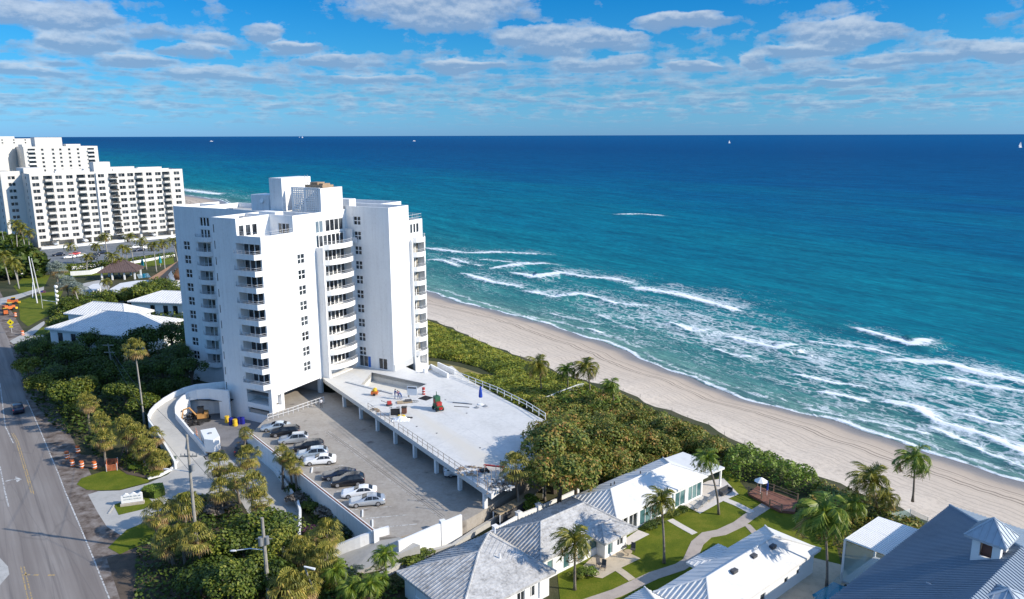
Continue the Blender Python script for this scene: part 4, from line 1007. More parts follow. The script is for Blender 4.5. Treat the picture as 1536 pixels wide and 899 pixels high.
def rail_run(name, pts, z, h, m_, label, r=.035, step=1.6, rails=(1.0, .5)):
    b = thing(name, label, 'railing', (pts[0][0], pts[0][1], z)); m = MB(); P_ = [Vector(p) for p in pts]
    for f in rails: m.tube([(p.x, p.y, z + h * f) for p in P_], r, 5)
    m.shift((*pts[0], z)).build('top_rail' if len(rails) == 1 else 'rail_bars', m_, b)
    tot = 0
    for i in range(len(P_) - 1):
        L = (P_[i + 1] - P_[i]).length; n = max(1, round(L / step))
        for j in range(n + (i == len(P_) - 2)):
            p = P_[i].lerp(P_[i + 1], j / n); m = MB(); m.b2(-r, r, -r, r, 0, h); m.build('post', m_, b, False, (p.x - pts[0][0], p.y - pts[0][1], 0))
    return b
def LP(px, py): a = Vector(P2(px, py, DZ)); q = L0 + ld * (a - L0).dot(ld); return tuple(q + Vector((-ld.y, ld.x)) * .15)
rail_run('deck_railing', [LP(541, 616), LP(583, 642)], DZ, 1.05, M['brownrail'], 'short brown railing on the near corner of the pool deck')
rail_run('deck_railing', [LP(589, 647), LP(737, 741)], DZ, 1.05, M['brownrail'], 'long brown railing along the left edge of the pool deck')
rr = [P2(*p, DZ) for p in ((683, 565), (746, 590), (790, 612), (818, 630))]
rail_run('deck_railing', rr, DZ, 1.1, M['trim'], 'white railing along the seaward edge of the pool deck', .06, 2.2)
# low walls at the top corner of the deck
a_, b_ = P2(643, 553, DZ), P2(671, 566, DZ); lwall('planter_wall', [(*P2(636, 560, DZ), DZ, DZ + .9), (*P2(646, 553, DZ), DZ, DZ + .9), (*P2(672, 567, DZ), DZ, DZ + .9)], .35, M['white'], 'angled white parapet at the top corner of the pool deck')
lwall('planter_wall', [(*P2(657, 550, DZ), DZ - 3, DZ + .9), (*P2(683, 562, DZ), DZ - 3, DZ + .9)], .3, M['white'], 'short white outer parapet above the dune lawn')

# ---- curved drive ramp up to the tower
OUT = [(342, 572, 6.0), (318, 574.5, 5.9), (293, 577, 5.7), (275, 582, 5.35), (260, 588.7, 4.95), (246, 597, 4.5), (233, 607, 4.0), (226, 615, 3.7), (222.7, 622.7, 3.4), (224, 631, 3.1), (236, 647, 2.5), (253.4, 676, 1.6), (263, 693, 1.15)]
INN = [(343, 586, 5.6), (313, 582.7, 5.4), (294.7, 584.7, 5.2), (283, 588, 5.0), (273.4, 594.7, 4.7), (266, 603, 4.3), (263.4, 610.7, 3.9), (264, 620, 3.4), (273.4, 630.7, 2.9), (286.7, 646.7, 2.2), (298, 659, 1.7), (309, 672, 1.2)]
ow = [P(*p) for p in OUT]; iw = [P(*p) for p in INN]
lwall('ramp_parapet', [(p[0], p[1], -.1, p[2]) for p in ow], .3, M['white'], 'outer white parapet of the curved drive ramp')
def resample(pts, n):
    P_ = [Vector(p) for p in pts]; L = [0]
    for i in range(len(P_) - 1): L.append(L[-1] + (P_[i + 1] - P_[i]).length)
    out = []
    for k in range(n):
        s = L[-1] * k / (n - 1); i = min(max(j for j in range(len(L)) if L[j] <= s + 1e-9), len(P_) - 2)
        out.append(P_[i].lerp(P_[i + 1], (s - L[i]) / (L[i + 1] - L[i])))
    return out
ro, ri = resample(ow, 24), resample(iw, 24)
mb = MB()
for i in range(23):
    a, b, c_, d2 = ro[i], ro[i + 1], ri[i + 1], ri[i]
    h = lambda i: max(.012, (ro[i].z + ri[i].z) / 2 - .95 - max(0, (i - 19)) * .06)
    mb.quad((a.x, a.y, h(i)), (b.x, b.y, h(i + 1)), (c_.x, c_.y, h(i + 1)), (d2.x, d2.y, h(i)))
o = mb.build('drive_ramp', M['concrete']); tag(o, 'curved concrete drive ramp rising to the tower', 'ramp', kind='structure')
# inner parapet with the garage opening under it
base = thing('retaining_wall', 'inner curved white ramp wall with a dark garage opening beside the courtyard', 'wall')
gi0, gi1 = 1, 3
lwall('wall_body', [(p[0], p[1], -.1, p[2]) for p in iw[3:]], .3, M['white'], parent=base)
lwall('wall_body', [(iw[0][0], iw[0][1], -.1, iw[0][2]), (iw[0][0] * .5 + iw[1][0] * .5, iw[0][1] * .5 + iw[1][1] * .5, -.1, 5.5)], .3, M['white'], parent=base)
lwall('lintel', [((iw[0][0] + iw[1][0]) / 2, (iw[0][1] + iw[1][1]) / 2, 3.4, 5.5), (*iw[1][:2], 3.4, 5.4), (*iw[2][:2], 3.4, 5.2), (*iw[3][:2], 3.4, 5.0)], .3, M['white'], parent=base)
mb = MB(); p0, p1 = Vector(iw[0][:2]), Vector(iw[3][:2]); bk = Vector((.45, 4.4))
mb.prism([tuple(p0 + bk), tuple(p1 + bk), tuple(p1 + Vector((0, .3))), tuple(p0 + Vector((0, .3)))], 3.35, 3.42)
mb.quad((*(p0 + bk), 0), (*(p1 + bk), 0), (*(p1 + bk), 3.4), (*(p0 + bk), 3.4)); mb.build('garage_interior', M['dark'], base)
# ------------------------------------------------------------------ vehicles
# body sections: x from nose (-L/2) to tail; half width, sill z, belt z, roof z, roof half width
CARS = {
 'sedan': dict(L=4.8, r=.33, wx=(-1.42, 1.42), sec=[(-2.40, .62, .35, .55, .55, .55), (-2.30, .80, .24, .68, .68, .66), (-1.95, .88, .20, .78, .80, .70), (-1.0, .91, .20, .90, .96, .72), (-.70, .91, .20, .93, 1.12, .72), (.05, .91, .20, .94, 1.40, .66), (.70, .91, .20, .95, 1.43, .66), (1.25, .91, .20, .97, 1.34, .66), (1.85, .90, .20, .99, 1.08, .72), (2.1, .88, .22, .96, 1.0, .70), (2.33, .82, .28, .88, .90, .66), (2.40, .70, .40, .70, .72, .60)]),
 'suv': dict(L=4.7, r=.37, wx=(-1.40, 1.40), sec=[(-2.35, .66, .40, .66, .68, .60), (-2.27, .84, .30, .82, .84, .70), (-1.9, .92, .26, .94, .97, .74), (-1.15, .94, .26, 1.03, 1.08, .76), (-.85, .94, .26, 1.05, 1.22, .76), (-.15, .94, .26, 1.06, 1.60, .72), (.8, .94, .26, 1.08, 1.66, .72), (1.65, .94, .26, 1.10, 1.62, .72), (2.15, .92, .28, 1.12, 1.30, .74), (2.28, .88, .34, 1.06, 1.10, .68), (2.35, .76, .44, .80, .82, .62)]),
}
def car_meshes(kind):
    d = CARS[kind]; body = MB(); gl = MB(); S = d['sec']
    def ring(s, k=0.0):
        x, w, zs, zb, zr, wr = s
        h = zs + (zb - zs) * .45
        half = [(w * .92, zs), (w, zs + .12), (w * 1.0, h), (w * .965, zb)]
        if zr > zb + .08: half += [(wr + (w * .93 - wr) * .45, zb + (zr - zb) * .55), (wr, zr - .04), (wr * .6, zr)]
        else: half += [(w * .93, zb + (zr - zb) * .4), (w * .8, zr), (w * .5, zr + .01)]
        return [(x, -a, b) for a, b in half] + [(x, a, b) for a, b in half[::-1]]
    rings = [ring(s) for s in S]; n = len(rings[0])
    for r_ in rings: body.v.extend(r_)
    for i in range(len(S) - 1):
        for k in range(n):
            a = i * n + k; b = i * n + (k + 1) % n; body.f.append([a, b, b + n, a + n]); body.m.append(0)
    body.f.append(list(range(n))[::-1]); body.m.append(0); body.f.append([(len(S) - 1) * n + k for k in range(n)]); body.m.append(0)
    cab = [i for i, s in enumerate(S) if s[4] > s[3] + .3]; i0, i1 = cab[0], cab[-1]
    def lerp(p, q, t): return tuple(p[j] + (q[j] - p[j]) * t for j in range(3))
    out = .012
    for side in (-1, 1):      # side windows between belt and roof, split by pillars
        for i in range(i0, i1):
            A, B = rings[i], rings[i + 1]; ix = (3, 4, 5) if side < 0 else (n - 4, n - 5, n - 6)
            u0, u1 = (.05, .97) if i > i0 else (.03, .95)
            for (j, k), (v0, v1) in (((ix[0], ix[1]), (.04, 1.0)), ((ix[1], ix[2]), (0.0, .92))):
                q = [lerp(lerp(A[j], B[j], u), lerp(A[k], B[k], u), v) for u, v in ((u0, v0), (u1, v0), (u1, v1), (u0, v1))]
                gl.quad(*[(p[0], p[1] + side * out, p[2] + .003) for p in q])
        for (ia, ib, rev) in ((i0 - 1, i0, False), (i1 + 1, i1, True)):      # sloping quarter lights
            A, B = rings[ia], rings[ib]; ix = (3, 4, 5) if side < 0 else (n - 4, n - 5, n - 6)
            q = [lerp(A[ix[0]], B[ix[0]], .38), B[ix[0]], B[ix[1]], lerp(A[ix[2]], B[ix[2]], .90)]
            q = [(p_[0], p_[1] + side * out, p_[2] + .004) for p_ in q]; gl.quad(*(q if rev else q[::-1]))
    def screen(i, j, dz=.02, dx=0):
        A, B = rings[i], rings[j]
        for (a, b) in ((5, 6), (6, 7), (7, 8)):
            a2, b2 = a, b
            f = lambda p, q, t: lerp(p, q, t)
            gl.quad(*[(p[0] + dx, p[1] * .96, p[2] + dz) for p in (f(A[a2], B[a2], .08), f(A[b2], B[b2], .08), f(A[b2], B[b2], .92), f(A[a2], B[a2], .92))])
    screen(i0 - 1, i0, .02); screen(i0, i0 + 1, .02) if S[i0][4] < S[i0 + 1][4] - .2 else None
    screen(i1, i1 + 1, .02, .01)
    dark = MB(); dark.b2(S[1][0] - .02, S[1][0] + .05, -.55, .55, .35, .55); dark.b2(S[0][0] + .08, S[-1][0] - .08, -.80, .80, .16, .24)
    R_ = d['r']; ty = MB(); ty.cylx((0, 0, 0), R_, .22, (0, 1, 0), 16); rim = MB(); rim.cylx((0, 0, 0), R_ * .66, .235, (0, 1, 0), 10)
    hl = MB(); hl.sphere((0, 0, 0), (.16, .20, .07), 8); tl = MB(); tl.sphere((0, 0, 0), (.06, .20, .10), 8)
    return dict(body=body, glass=gl.mesh('windows', M['carglass']), dark=dark.mesh('grille', M['black']), tyre=ty.mesh('wheel', M['tyre']), rim=rim.mesh('rim', M['chrome']), hl=hl.mesh('headlight', M['lamp']), tl=tl.mesh('taillight', M['redlamp']), d=d)
CM = {k: car_meshes(k) for k in CARS}
BODY = {}
def car(kind, pt, label, x, y, z, rz, group=None, cat='car', scale=1.0):
    c = CM[kind]; o = thing('parked_car', label, cat, (x, y, z), rz, group); o.scale = (scale,) * 3
    if (kind, pt) not in BODY:
        me = c['body'].mesh('body', M[pt]); me.polygons.foreach_set('use_smooth', [len(p.vertices) == 4 for p in me.polygons]); BODY[(kind, pt)] = me
    link('body', BODY[(kind, pt)], o); link('windows', c['glass'], o); link('grille', c['dark'], o)
    S = c['d']['sec']; r_ = c['d']['r']
    for wx in c['d']['wx']:
        for s in (-1, 1):
            w_ = link('wheel', c['tyre'], o, (wx, s * .82, r_)); link('rim', c['rim'], w_, (0, s * .004, 0))
    for s in (-1, 1):
        link('headlight', c['hl'], o, (S[1][0] + .10, s * S[1][1] * .82, S[1][3] - .06)); link('taillight', c['tl'], o, (S[-2][0] - .02, s * S[-2][1] * .84, S[-2][3] - .08))
    return o
crz = math.atan2(SD.y, SD.x)
CP = [('sedan', 'pt_ltblue', (414, 645), 'pale silver blue car farthest along the row, next to the tower pillars'),
      ('suv', 'pt_black', (428, 653), 'black crossover second from the tower in the parked row'),
      ('suv', 'pt_silver', (441, 664), 'silver estate with dark windows between two black vehicles'),
      ('suv', 'pt_black', (463, 675), 'large black vehicle with grey bonnet next to the silver estate'),
      ('suv', 'pt_ltblue', (469, 686), 'pale blue hatchback between the large black vehicle and the white sedan'),
      ('sedan', 'pt_white', (480, 695), 'white sedan parked beside the empty stall'),
      ('sedan', 'pt_navy', (509, 717), 'dark navy sedan parked on the lower side of the empty stall'),
      ('suv', 'pt_black', (522, 727), 'black crossover with red tail lamps between the navy sedan and a white sedan'),
      ('sedan', 'pt_white', (539, 743.5), 'white sedan with dark sunroof beside the last silver car'),
      ('sedan', 'pt_silver', (551, 756.5), 'silver sedan nearest the ramp wall, last in the row')]
for kind, pt, (px, py), lab in CP:
    a = prk(px, py); car(kind, pt, lab, a.x, a.y, PZ + .006, crz + rng.uniform(-.03, .03), 'cars parked along the terrace wall')
a = P2(690, 712, PZ); car('suv', 'pt_white', 'pale car half hidden in the shade under the pool deck', a[0], a[1], PZ + .005, crz + math.pi)
a = P2(362, 678, 0); car('suv', 'pt_black', 'black vehicle in the courtyard near the white trailer', a[0], a[1], .02, R(-75))
a = P2(27, 617, 0); car('suv', 'pt_navy', 'dark car driving on the shaded road', a[0], a[1], .01, math.atan2(-.8, .6))
# white box trailer
tz = thing('box_trailer', 'white enclosed box trailer with a pointed nose parked in the courtyard', 'trailer', (*P2(318, 676, 0), .015), math.atan2(-.87, .49))
m = MB(); m.prism([(-2.9, -1.15), (1.6, -1.15), (2.7, 0), (1.6, 1.15), (-2.9, 1.15)], .55, 2.75); m.build('body', M['trim'], tz)
m = MB(); m.prism([(-2.92, -1.17), (1.61, -1.17), (2.72, 0), (1.61, 1.17), (-2.92, 1.17)], .45, .62); m.build('skirt', M['palewood'], tz)
m = MB(); m.box((-.5, 0, 2.82), (.5, .5, .14)); m.build('roof_vent', M['greymetal'], tz)
m = MB(); m.tube([(1.6, .7, .5), (3.6, 0, .5)], .05, 5); m.tube([(1.6, -.7, .5), (3.6, 0, .5)], .05, 5); m.tube([(3.3, 0, .6), (3.3, 0, .05)], .05, 5); m.build('tow_frame', M['black'], tz)
for s in (-1, 1):
    for x in (-1.0, -.2): m = MB(); m.cylx((x, s * 1.02, .33), .33, .2, (0, 1, 0), 14); m.build('wheel', M['tyre'], tz)
m = MB(); m.b2(-.35, .45, -1.165, -1.15, .75, 2.5); m.build('side_door', M['greymetal'], tz)
# tracked excavator in the courtyard
ez = thing('excavator', 'tan and black mini excavator parked in front of the garage opening', 'excavator', (*P2(303, 632, 0), .015), R(200))
for s in (-1, 1): m = MB(); m.prism([(-1.2, s * .75 - .2), (1.2, s * .75 - .2), (1.2, s * .75 + .2), (-1.2, s * .75 + .2)], .08, .65); m.cylx((-1.2, s * .75, .36), .29, .4, (0, 1, 0)); m.cylx((1.2, s * .75, .36), .29, .4, (0, 1, 0)); m.build('track', M['tyre'], ez)
M['exctan'] = mat('faded machine paint', (.42, .22, .07), .6, .15, 1)
m = MB(); m.b2(-1.1, .7, -.8, .8, .75, 1.5); m.b2(-1.2, -.5, -.8, .8, .8, 1.75); m.build('body', M['exctan'], ez)
m = MB(); m.b2(-.45, .6, -.75, .15, 1.5, 2.5); m.b2(-.5, .65, -.8, .2, 2.5, 2.58); m.build('cab', M['black'], ez)
m = MB(); m.tube([(.7, .4, 1.2), (1.9, .4, 2.9), (2.9, .4, 2.6)], .15, 6); m.tube([(2.9, .4, 2.6), (3.2, .4, 1.0)], .12, 6); m.build('boom', M['exctan'], ez)
m = MB(); m.prism([(3.0, .1), (3.5, .1), (3.5, .7), (3.0, .7)], .5, 1.0); m.build('bucket', M['darkgrey'], ez)
# rubble and barrels in the courtyard
def rubble(name, c, r, h, n, mats, label, cat, seed=1, flat=.5):
    rr = random.Random(seed); m = MB()
    for i in range(n):
        a = rr.uniform(0, 6.28); q = r * math.sqrt(rr.random()); s = rr.uniform(.12, .42)
        m.box((q * math.cos(a), q * math.sin(a), h * (1 - q / r) * rr.random() + s * .2), (s * rr.uniform(.6, 1.6), s, s * flat), rr.uniform(0, 3), rr.randrange(len(mats)), rr.uniform(-.4, .4))
    o = m.build(name, mats, None, False, c); return tag(o, label, cat, kind='stuff')
rubble('debris_pile', (*P2(284, 632, 0), .02), 3.4, 1.7, 260, [M['black'], M['darkgrey'], M['black']], 'black heap of sacks and debris against the inner ramp wall', 'debris pile', 4)
M['barricade'] = mat('red and white barricade', (.6, .28, .2), .7, .35, 1.2)
p = P2(296, 660, 0); tz = thing('barricade', 'red and white striped barricade beside the trailer', 'barricade', (*p, .01), R(-60))
m = MB()
for i in range(3): m.b2(-.9, .9, -.03, .03, .5 + i * .5, .85 + i * .5)
m.build('board', M['barricade'], tz)
for s in (-1, 1): m = MB(); m.b2(s * .8 - .04, s * .8 + .04, -.3, .3, 0, .08); m.b2(s * .8 - .04, s * .8 + .04, -.05, .05, .08, 1.85); m.build('leg', M['rail'], tz)
def drum(name, c, label, cat, m1, m2, group=None, r=.3, h=.9):
    b = thing(name, label, cat, c, 0, group); m = MB(); m.tube([(0, 0, 0), (0, 0, h * .33), (0, 0, h * .34), (0, 0, h * .66), (0, 0, h * .67), (0, 0, h)], [r, r, r * .93, r * .93, r * .97, r * .9], 12); m.build('body', m1, b)
    if m2:
        for k in (.25, .6): m = MB(); m.tube([(0, 0, h * k), (0, 0, h * k + .12)], r + .012, 12, cap=False); m.build('band', m2, b)
    else: m = MB(); m.tube([(0, 0, h), (0, 0, h + .04)], r * .95, 12); m.build('lid', m1, b)
    return b
for i, (px, py, mm, cl) in enumerate(((341, 634, 'yellow', 'yellow'), (347, 637, 'blueplastic', 'blue'), (353, 639, 'yellow', 'yellow'), (360, 636, 'blueplastic', 'blue'), (364, 636, 'blueplastic', 'dark blue'))):
    drum('barrel', (*P2(px, py, 0), .015), ['yellow barrel at the left end of the barrel group by the tower corner', 'blue barrel between the two yellow barrels', 'yellow barrel in the middle of the barrel group', 'blue barrel just right of the yellow barrels', 'blue barrel at the right end of the barrel group by the tower corner'][i], 'barrel', M[mm], None, 'barrels below the tower corner', .42, 1.15)
# ------------------------------------------------------------------ people
def person(name, label, loc, rz, top, legs, bend=0.0, arm=0.3, h=1.75, sit=False, hat=None):
    b = thing(name, label, 'person', loc, rz)
    k = h / 1.75; me = bpy.data.meshes.new('body')
    J = dict(pel=(0, 0, .95), chest=(bend * .35, 0, 1.32 - bend * .12), neck=(bend * .5, 0, 1.50 - bend * .2), head=(bend * .6, 0, 1.66 - bend * .25), hipl=(0, .1, .9), hipr=(0, -.1, .9), knl=(.08, .11, .5), knr=(-.04, -.12, .5), ankl=(.03, .12, .09), ankr=(-.12, -.13, .09), tol=(.17, .13, .05), tor=(.04, -.15, .05),
             shl=(bend * .45, .2, 1.43 - bend * .18), shr=(bend * .45, -.2, 1.43 - bend * .18), ell=(bend * .5 + .08, .26, 1.16 - bend * .15), elr=(bend * .5 + .05, -.27, 1.16 - bend * .15), hal=(bend * .6 + .08 + arm * .8, .24, .98 + arm * .4 - bend * .1), har=(bend * .6 + .1 + arm * .3, -.25, .93 - bend * .1))
    E_ = [('pel', 'chest'), ('chest', 'neck'), ('neck', 'head'), ('pel', 'hipl'), ('pel', 'hipr'), ('hipl', 'knl'), ('knl', 'ankl'), ('ankl', 'tol'), ('hipr', 'knr'), ('knr', 'ankr'), ('ankr', 'tor'), ('chest', 'shl'), ('chest', 'shr'), ('shl', 'ell'), ('ell', 'hal'), ('shr', 'elr'), ('elr', 'har')]
    rad = dict(pel=.14, chest=.15, neck=.06, head=.10, hipl=.09, hipr=.09, knl=.065, knr=.065, ankl=.045, ankr=.045, tol=.04, tor=.04, shl=.065, shr=.065, ell=.045, elr=.045, hal=.035, har=.035)
    ks = list(J); me.from_pydata([tuple(c * k for c in J[q]) for q in ks], [(ks.index(a), ks.index(c)) for a, c in E_], [])
    tmp = bpy.data.objects.new('tmp', me); col.objects.link(tmp); sk = tmp.modifiers.new('s', 'SKIN')
    for i, q in enumerate(ks): me.skin_vertices[0].data[i].radius = (rad[q] * k,) * 2; me.skin_vertices[0].data[i].use_root = (q == 'pel')
    tmp.modifiers.new('u', 'SUBSURF').levels = 1
    dg = bpy.context.evaluated_depsgraph_get(); ev = tmp.evaluated_get(dg); nm_ = bpy.data.meshes.new_from_object(ev); bpy.data.objects.remove(tmp)
    nm_.name = 'body'; nm_.materials.clear()
    for q in (M['skin'], top, legs, M['black']): nm_.materials.append(q)
    for p in nm_.polygons:
        z = p.center.z / k; y = abs(p.center.y) / k; f = 0
        if z < .12: f = 3
        elif z < .98 and y < .2: f = 2
        elif z < 1.52 - bend * .2 and not (y > .19 and z < 1.1): f = 1
        p.material_index = f; p.use_smooth = True
    link('body', nm_, b)
    m = MB(); hd = J['head']; m.sphere((hd[0] * k - .015, 0, hd[2] * k + .045), (.115, .10, .09), 10); m.build('hair' if hat is None else 'hard_hat', hat or M['hair'], b, True)
    return b
M['whiteshirt'] = mat('pale shirt', (.55, .56, .6), .9, .1, 3); M['pinkshirt'] = mat('pink shirt', (.5, .22, .3), .9, .1, 3)
def dk(px, py, dz=.005): return (*P2(px, py, DZ), DZ + dz)
person('person', 'person in blue work clothes standing at the left of the group on the pool deck', dk(592.5, 598), .6, M['jeans'], M['jeans'], .2, .4)
person('person', 'person in a pink top leaning forward in the middle of the group on the pool deck', dk(598, 599), 2.4, M['pinkshirt'], M['jeans'], .5, .5, 1.65)
person('person', 'person in blue overalls bending at the right of the group on the pool deck', dk(602, 599.5), 3.0, M['jeans'], M['jeans'], .7, .3, 1.65)
person('person', 'person in dark blue clothes standing beside the white board on the pool deck', dk(613, 596), 1.2, M['jeans'], M['darkgrey'], 0, .3)
person('person', 'person in a white shirt and dark trousers walking by the pool deck wall in the parking area', (*P2(482, 612, PZ), PZ + .01), -.9, M['whiteshirt'], M['darkgrey'], .05, .2)
# ------------------------------------------------------------------ equipment on the deck
def kit(name, px, py, label, cat, rz=0, z=DZ): return thing(name, label, cat, (*P2(px, py, z), z + .005), rz)
b = kit('concrete_mixer', 562, 593, 'small orange and yellow machine on wheels standing on the pool deck below the basin', 'machine')
m = MB(); m.b2(-.6, .6, -.45, .45, .25, .7); m.build('body', M['orange'], b); m = MB(); m.tube([(-.1, 0, .7), (.1, 0, 1.0), (.3, 0, 1.25)], [.35, .42, .25], 10); m.build('drum', M['yellow'], b)
for s in (-1, 1): m = MB(); m.cylx((0, s * .5, .22), .22, .1, (0, 1, 0), 12); m.build('wheel', M['tyre'], b)
m = MB(); m.tube([(.6, .3, .6), (1.2, .3, .8), (1.2, -.3, .8), (.6, -.3, .6)], .03, 5); m.build('handle', M['black'], b)
b = kit('work_table', 618.5, 597, 'white folding frame with a board across its top beside the standing worker', 'board', R(-10))
m = MB(); m.b2(-.9, .9, -.03, .03, .5, 2.1); m.build('board', M['trim'], b); m = MB(); m.b2(-.75, .75, -.045, -.03, 1.7, 1.95); m.build('dark_strip', M['darkgrey'], b)
for s in (-1, 1): m = MB(); m.tube([(s * .8, -.4, 0), (s * .8, 0, .9), (s * .8, .4, 0)], .03, 5); m.build('leg', M['rail'], b)
drum('gas_cylinder', dk(635.5, 592), 'red and white cylinder standing on the pool deck near the basin corner', 'cylinder', M['red'], M['trim'], None, .28, 1.3)
b = kit('floor_mat', 638.5, 597.5, 'black square grating lying near the red cylinder', 'grating', R(-35)); m = MB()
for i in range(7): m.b2(-.9, .9, -.9 + i * .28, -.9 + i * .28 + .13, .02, .07)
m.build('bars', M['black'], b); m = MB(); m.b2(-.95, .95, -.95, .95, 0, .02); m.build('base', M['darkgrey'], b)
b = kit('pallet', 607, 604, 'wooden pallet stacked with planks lying on the pool deck', 'pallet', R(15)); m = MB()
for i in range(6): m.b2(-1.3, 1.3, -.6 + i * .22, -.6 + i * .22 + .15, .12, .17)
m.build('top_boards', M['palewood'], b)
for y in (-.5, 0, .6): m = MB(); m.b2(-1.3, 1.3, y - .06, y + .06, 0, .12); m.build('bearer', M['wood'], b)
m = MB(); m.b2(.1, 1.2, -.3, .5, .18, .4); m.build('sheet_stack', M['darkgrey'], b)
b = kit('hose_coil', 618, 603, 'loops of thin grey hose next to the pallet', 'hose'); m = MB()
for k in range(3): m.tube([(math.cos(a / 9 * 6.28) * (.5 + k * .13) + k * .2, math.sin(a / 9 * 6.28) * (.4 + k * .12), .03 + .03 * k) for a in range(10)], .03, 4)
m.build('hose', M['greymetal'], b)
b = kit('power_trowel', 584, 608.5, 'red and black petrol machine with handlebars on the pool deck', 'machine', R(20))
m = MB(); m.b2(-.35, .35, -.3, .3, .3, .75); m.build('engine', M['red'], b); m = MB(); m.cyl((0, 0, .05), .55, .2, 14); m.build('guard_ring', M['darkgrey'], b); m = MB(); m.tube([(-.3, 0, .5), (-1.3, 0, 1.0)], .04, 5); m.tube([(-1.3, -.3, 1.0), (-1.3, .3, 1.0)], .04, 5); m.build('handlebar', M['black'], b)
rubble('debris_pile', dk(561.5, 616.5), .9, .3, 16, [M['palewood'], M['wood']], 'small heap of wood offcuts near the brown railing', 'debris pile', 9)
b = kit('generator', 593, 623, 'black framed generator standing among bags on the pool deck', 'generator', R(10)); m = MB()
for x in (-.85, .85):
    for y in (-.5, .5): m.b2(x - .04, x + .04, y - .04, y + .04, 0, 1.4)
for z in (.1, 1.38): m.b2(-.81, .81, -.54, -.46, z - .04, z + .04); m.b2(-.81, .81, .46, .54, z - .04, z + .04)
m.build('frame', M['rail'], b); m = MB(); m.b2(-.75, .75, -.4, .4, .15, 1.25); m.build('engine', M['black'], b); m = MB(); m.b2(-.5, .2, -.3, .3, 1.26, 1.5); m.build('tank', M['rail'], b)
for s in (-1, 1): m = MB(); m.cylx((.5, s * .6, .2), .2, .1, (0, 1, 0), 12); m.build('wheel', M['tyre'], b)
b = kit('tarp_heap', 602, 630, 'white tarpaulin thrown over a heap of tan bags beside the generator', 'tarp'); rr_ = random.Random(5); m = MB()
N_ = 12; g2_ = [[(-1.4 + 2.8 * i / N_, -1.0 + 2.0 * j / N_, max(.03, .75 * math.exp(-((i - 6) / 4) ** 2 - ((j - 6) / 3.5) ** 2) + rr_.uniform(-.07, .07))) for j in range(N_ + 1)] for i in range(N_ + 1)]
for i in range(N_):
    for j in range(N_): m.quad(g2_[i][j], g2_[i + 1][j], g2_[i + 1][j + 1], g2_[i][j + 1])
m.build('sheet', M['trim'], b); m = MB(); m.sphere((.3, .1, .65), (.4, .3, .2), 8); m.sphere((-.3, .2, .6), (.35, .3, .2), 8); m.build('bag', M['yellow'], b)
b = kit('bin', 606.5, 620.5, 'brown wheeled bin behind the white tarpaulin', 'bin'); m = MB(); m.prism([(-.4, -.35), (.4, -.35), (.4, .35), (-.4, .35)], .1, 1.1); m.build('body', M['redwood'], b); m = MB(); m.b2(-.45, .45, -.4, .4, 1.1, 1.18); m.build('lid', M['black'], b)
b = kit('rubber_mat', 612, 627.5, 'black crumpled sheet on the pool deck right of the tarpaulin', 'sheet'); m = MB(); m.sphere((0, 0, .0), (.7, .4, .22), 10); m.build('sheet', M['black'], b, True); m = MB(); m.sphere((.5, .1, .03), (.3, .25, .15), 8); m.build('fold', M['black'], b, True)
b = kit('scissor_lift', 657, 615, 'green and red wheeled machine with a tall mast, alone in the middle of the pool deck', 'machine', R(-60))
m = MB(); m.b2(-1.0, 1.0, -.5, .5, .3, .9); m.b2(-.9, .1, -.45, .45, .9, 2.3); m.build('body', M['green'], b); m = MB(); m.b2(.15, .75, -.42, .42, .9, 1.5); m.b2(-.7, -.1, -.48, -.452, 1.2, 1.8); m.build('engine_cover', M['red'], b)
m = MB(); m.tube([(-.5, 0, 2.3), (-.5, 0, 3.1)], [.09, .05], 6); m.build('mast', M['green'], b); m = MB(); m.b2(1.0, 1.25, -.3, .3, .4, .8); m.build('counterweight', M['redlamp'], b)
for x in (-.7, .7):
    for s in (-1, 1): m = MB(); m.cylx((x, s * .58, .3), .3, .18, (0, 1, 0), 14); m.build('wheel', M['tyre'], b)
b = kit('folded_umbrella', 721, 607, 'closed blue umbrella on a white pole standing on the pool deck', 'umbrella'); m = MB(); m.tube([(0, 0, .05), (0, 0, 3.3)], .035, 6); m.build('pole', M['trim'], b)
m = MB(); m.tube([(0, 0, 1.3), (0, 0, 1.5), (0, 0, 2.5), (0, 0, 3.2), (0, 0, 3.3)], [.30, .34, .24, .12, .03], 8); m.build('canopy', M['blue'], b); m = MB(); m.cyl((0, 0, 0), .45, .12, 14); m.build('base', M['trim'], b)
for i, (px, py, l_) in enumerate(((715, 612, 'small grey umbrella base left of the closed umbrella'), (728, 610, 'small grey umbrella base right of the closed umbrella'))):
    m = MB(); m.cyl((0, 0, 0), .4, .1, 12); m.cyl((0, 0, .1), .06, .3, 8); tag(m.build('umbrella_base', M['greymetal'], None, False, dk(px, py)), l_, 'base', 'loose umbrella bases')
for i, (p0_, p1_, l_) in enumerate((((679, 604.5), (708, 607), 'upper of two long thin pipes lying on the deck near the umbrella'), ((681, 610), (704, 611.5), 'lower of two long thin pipes lying on the deck near the umbrella'))):
    m = MB(); a = dk(*p0_, .06); c_ = dk(*p1_, .06); m.tube([(0, 0, 0), (c_[0] - a[0], c_[1] - a[1], 0)], .06, 6); tag(m.build('pipe', M['darkgrey'], None, False, a), l_, 'pipe', 'pipes on the deck')
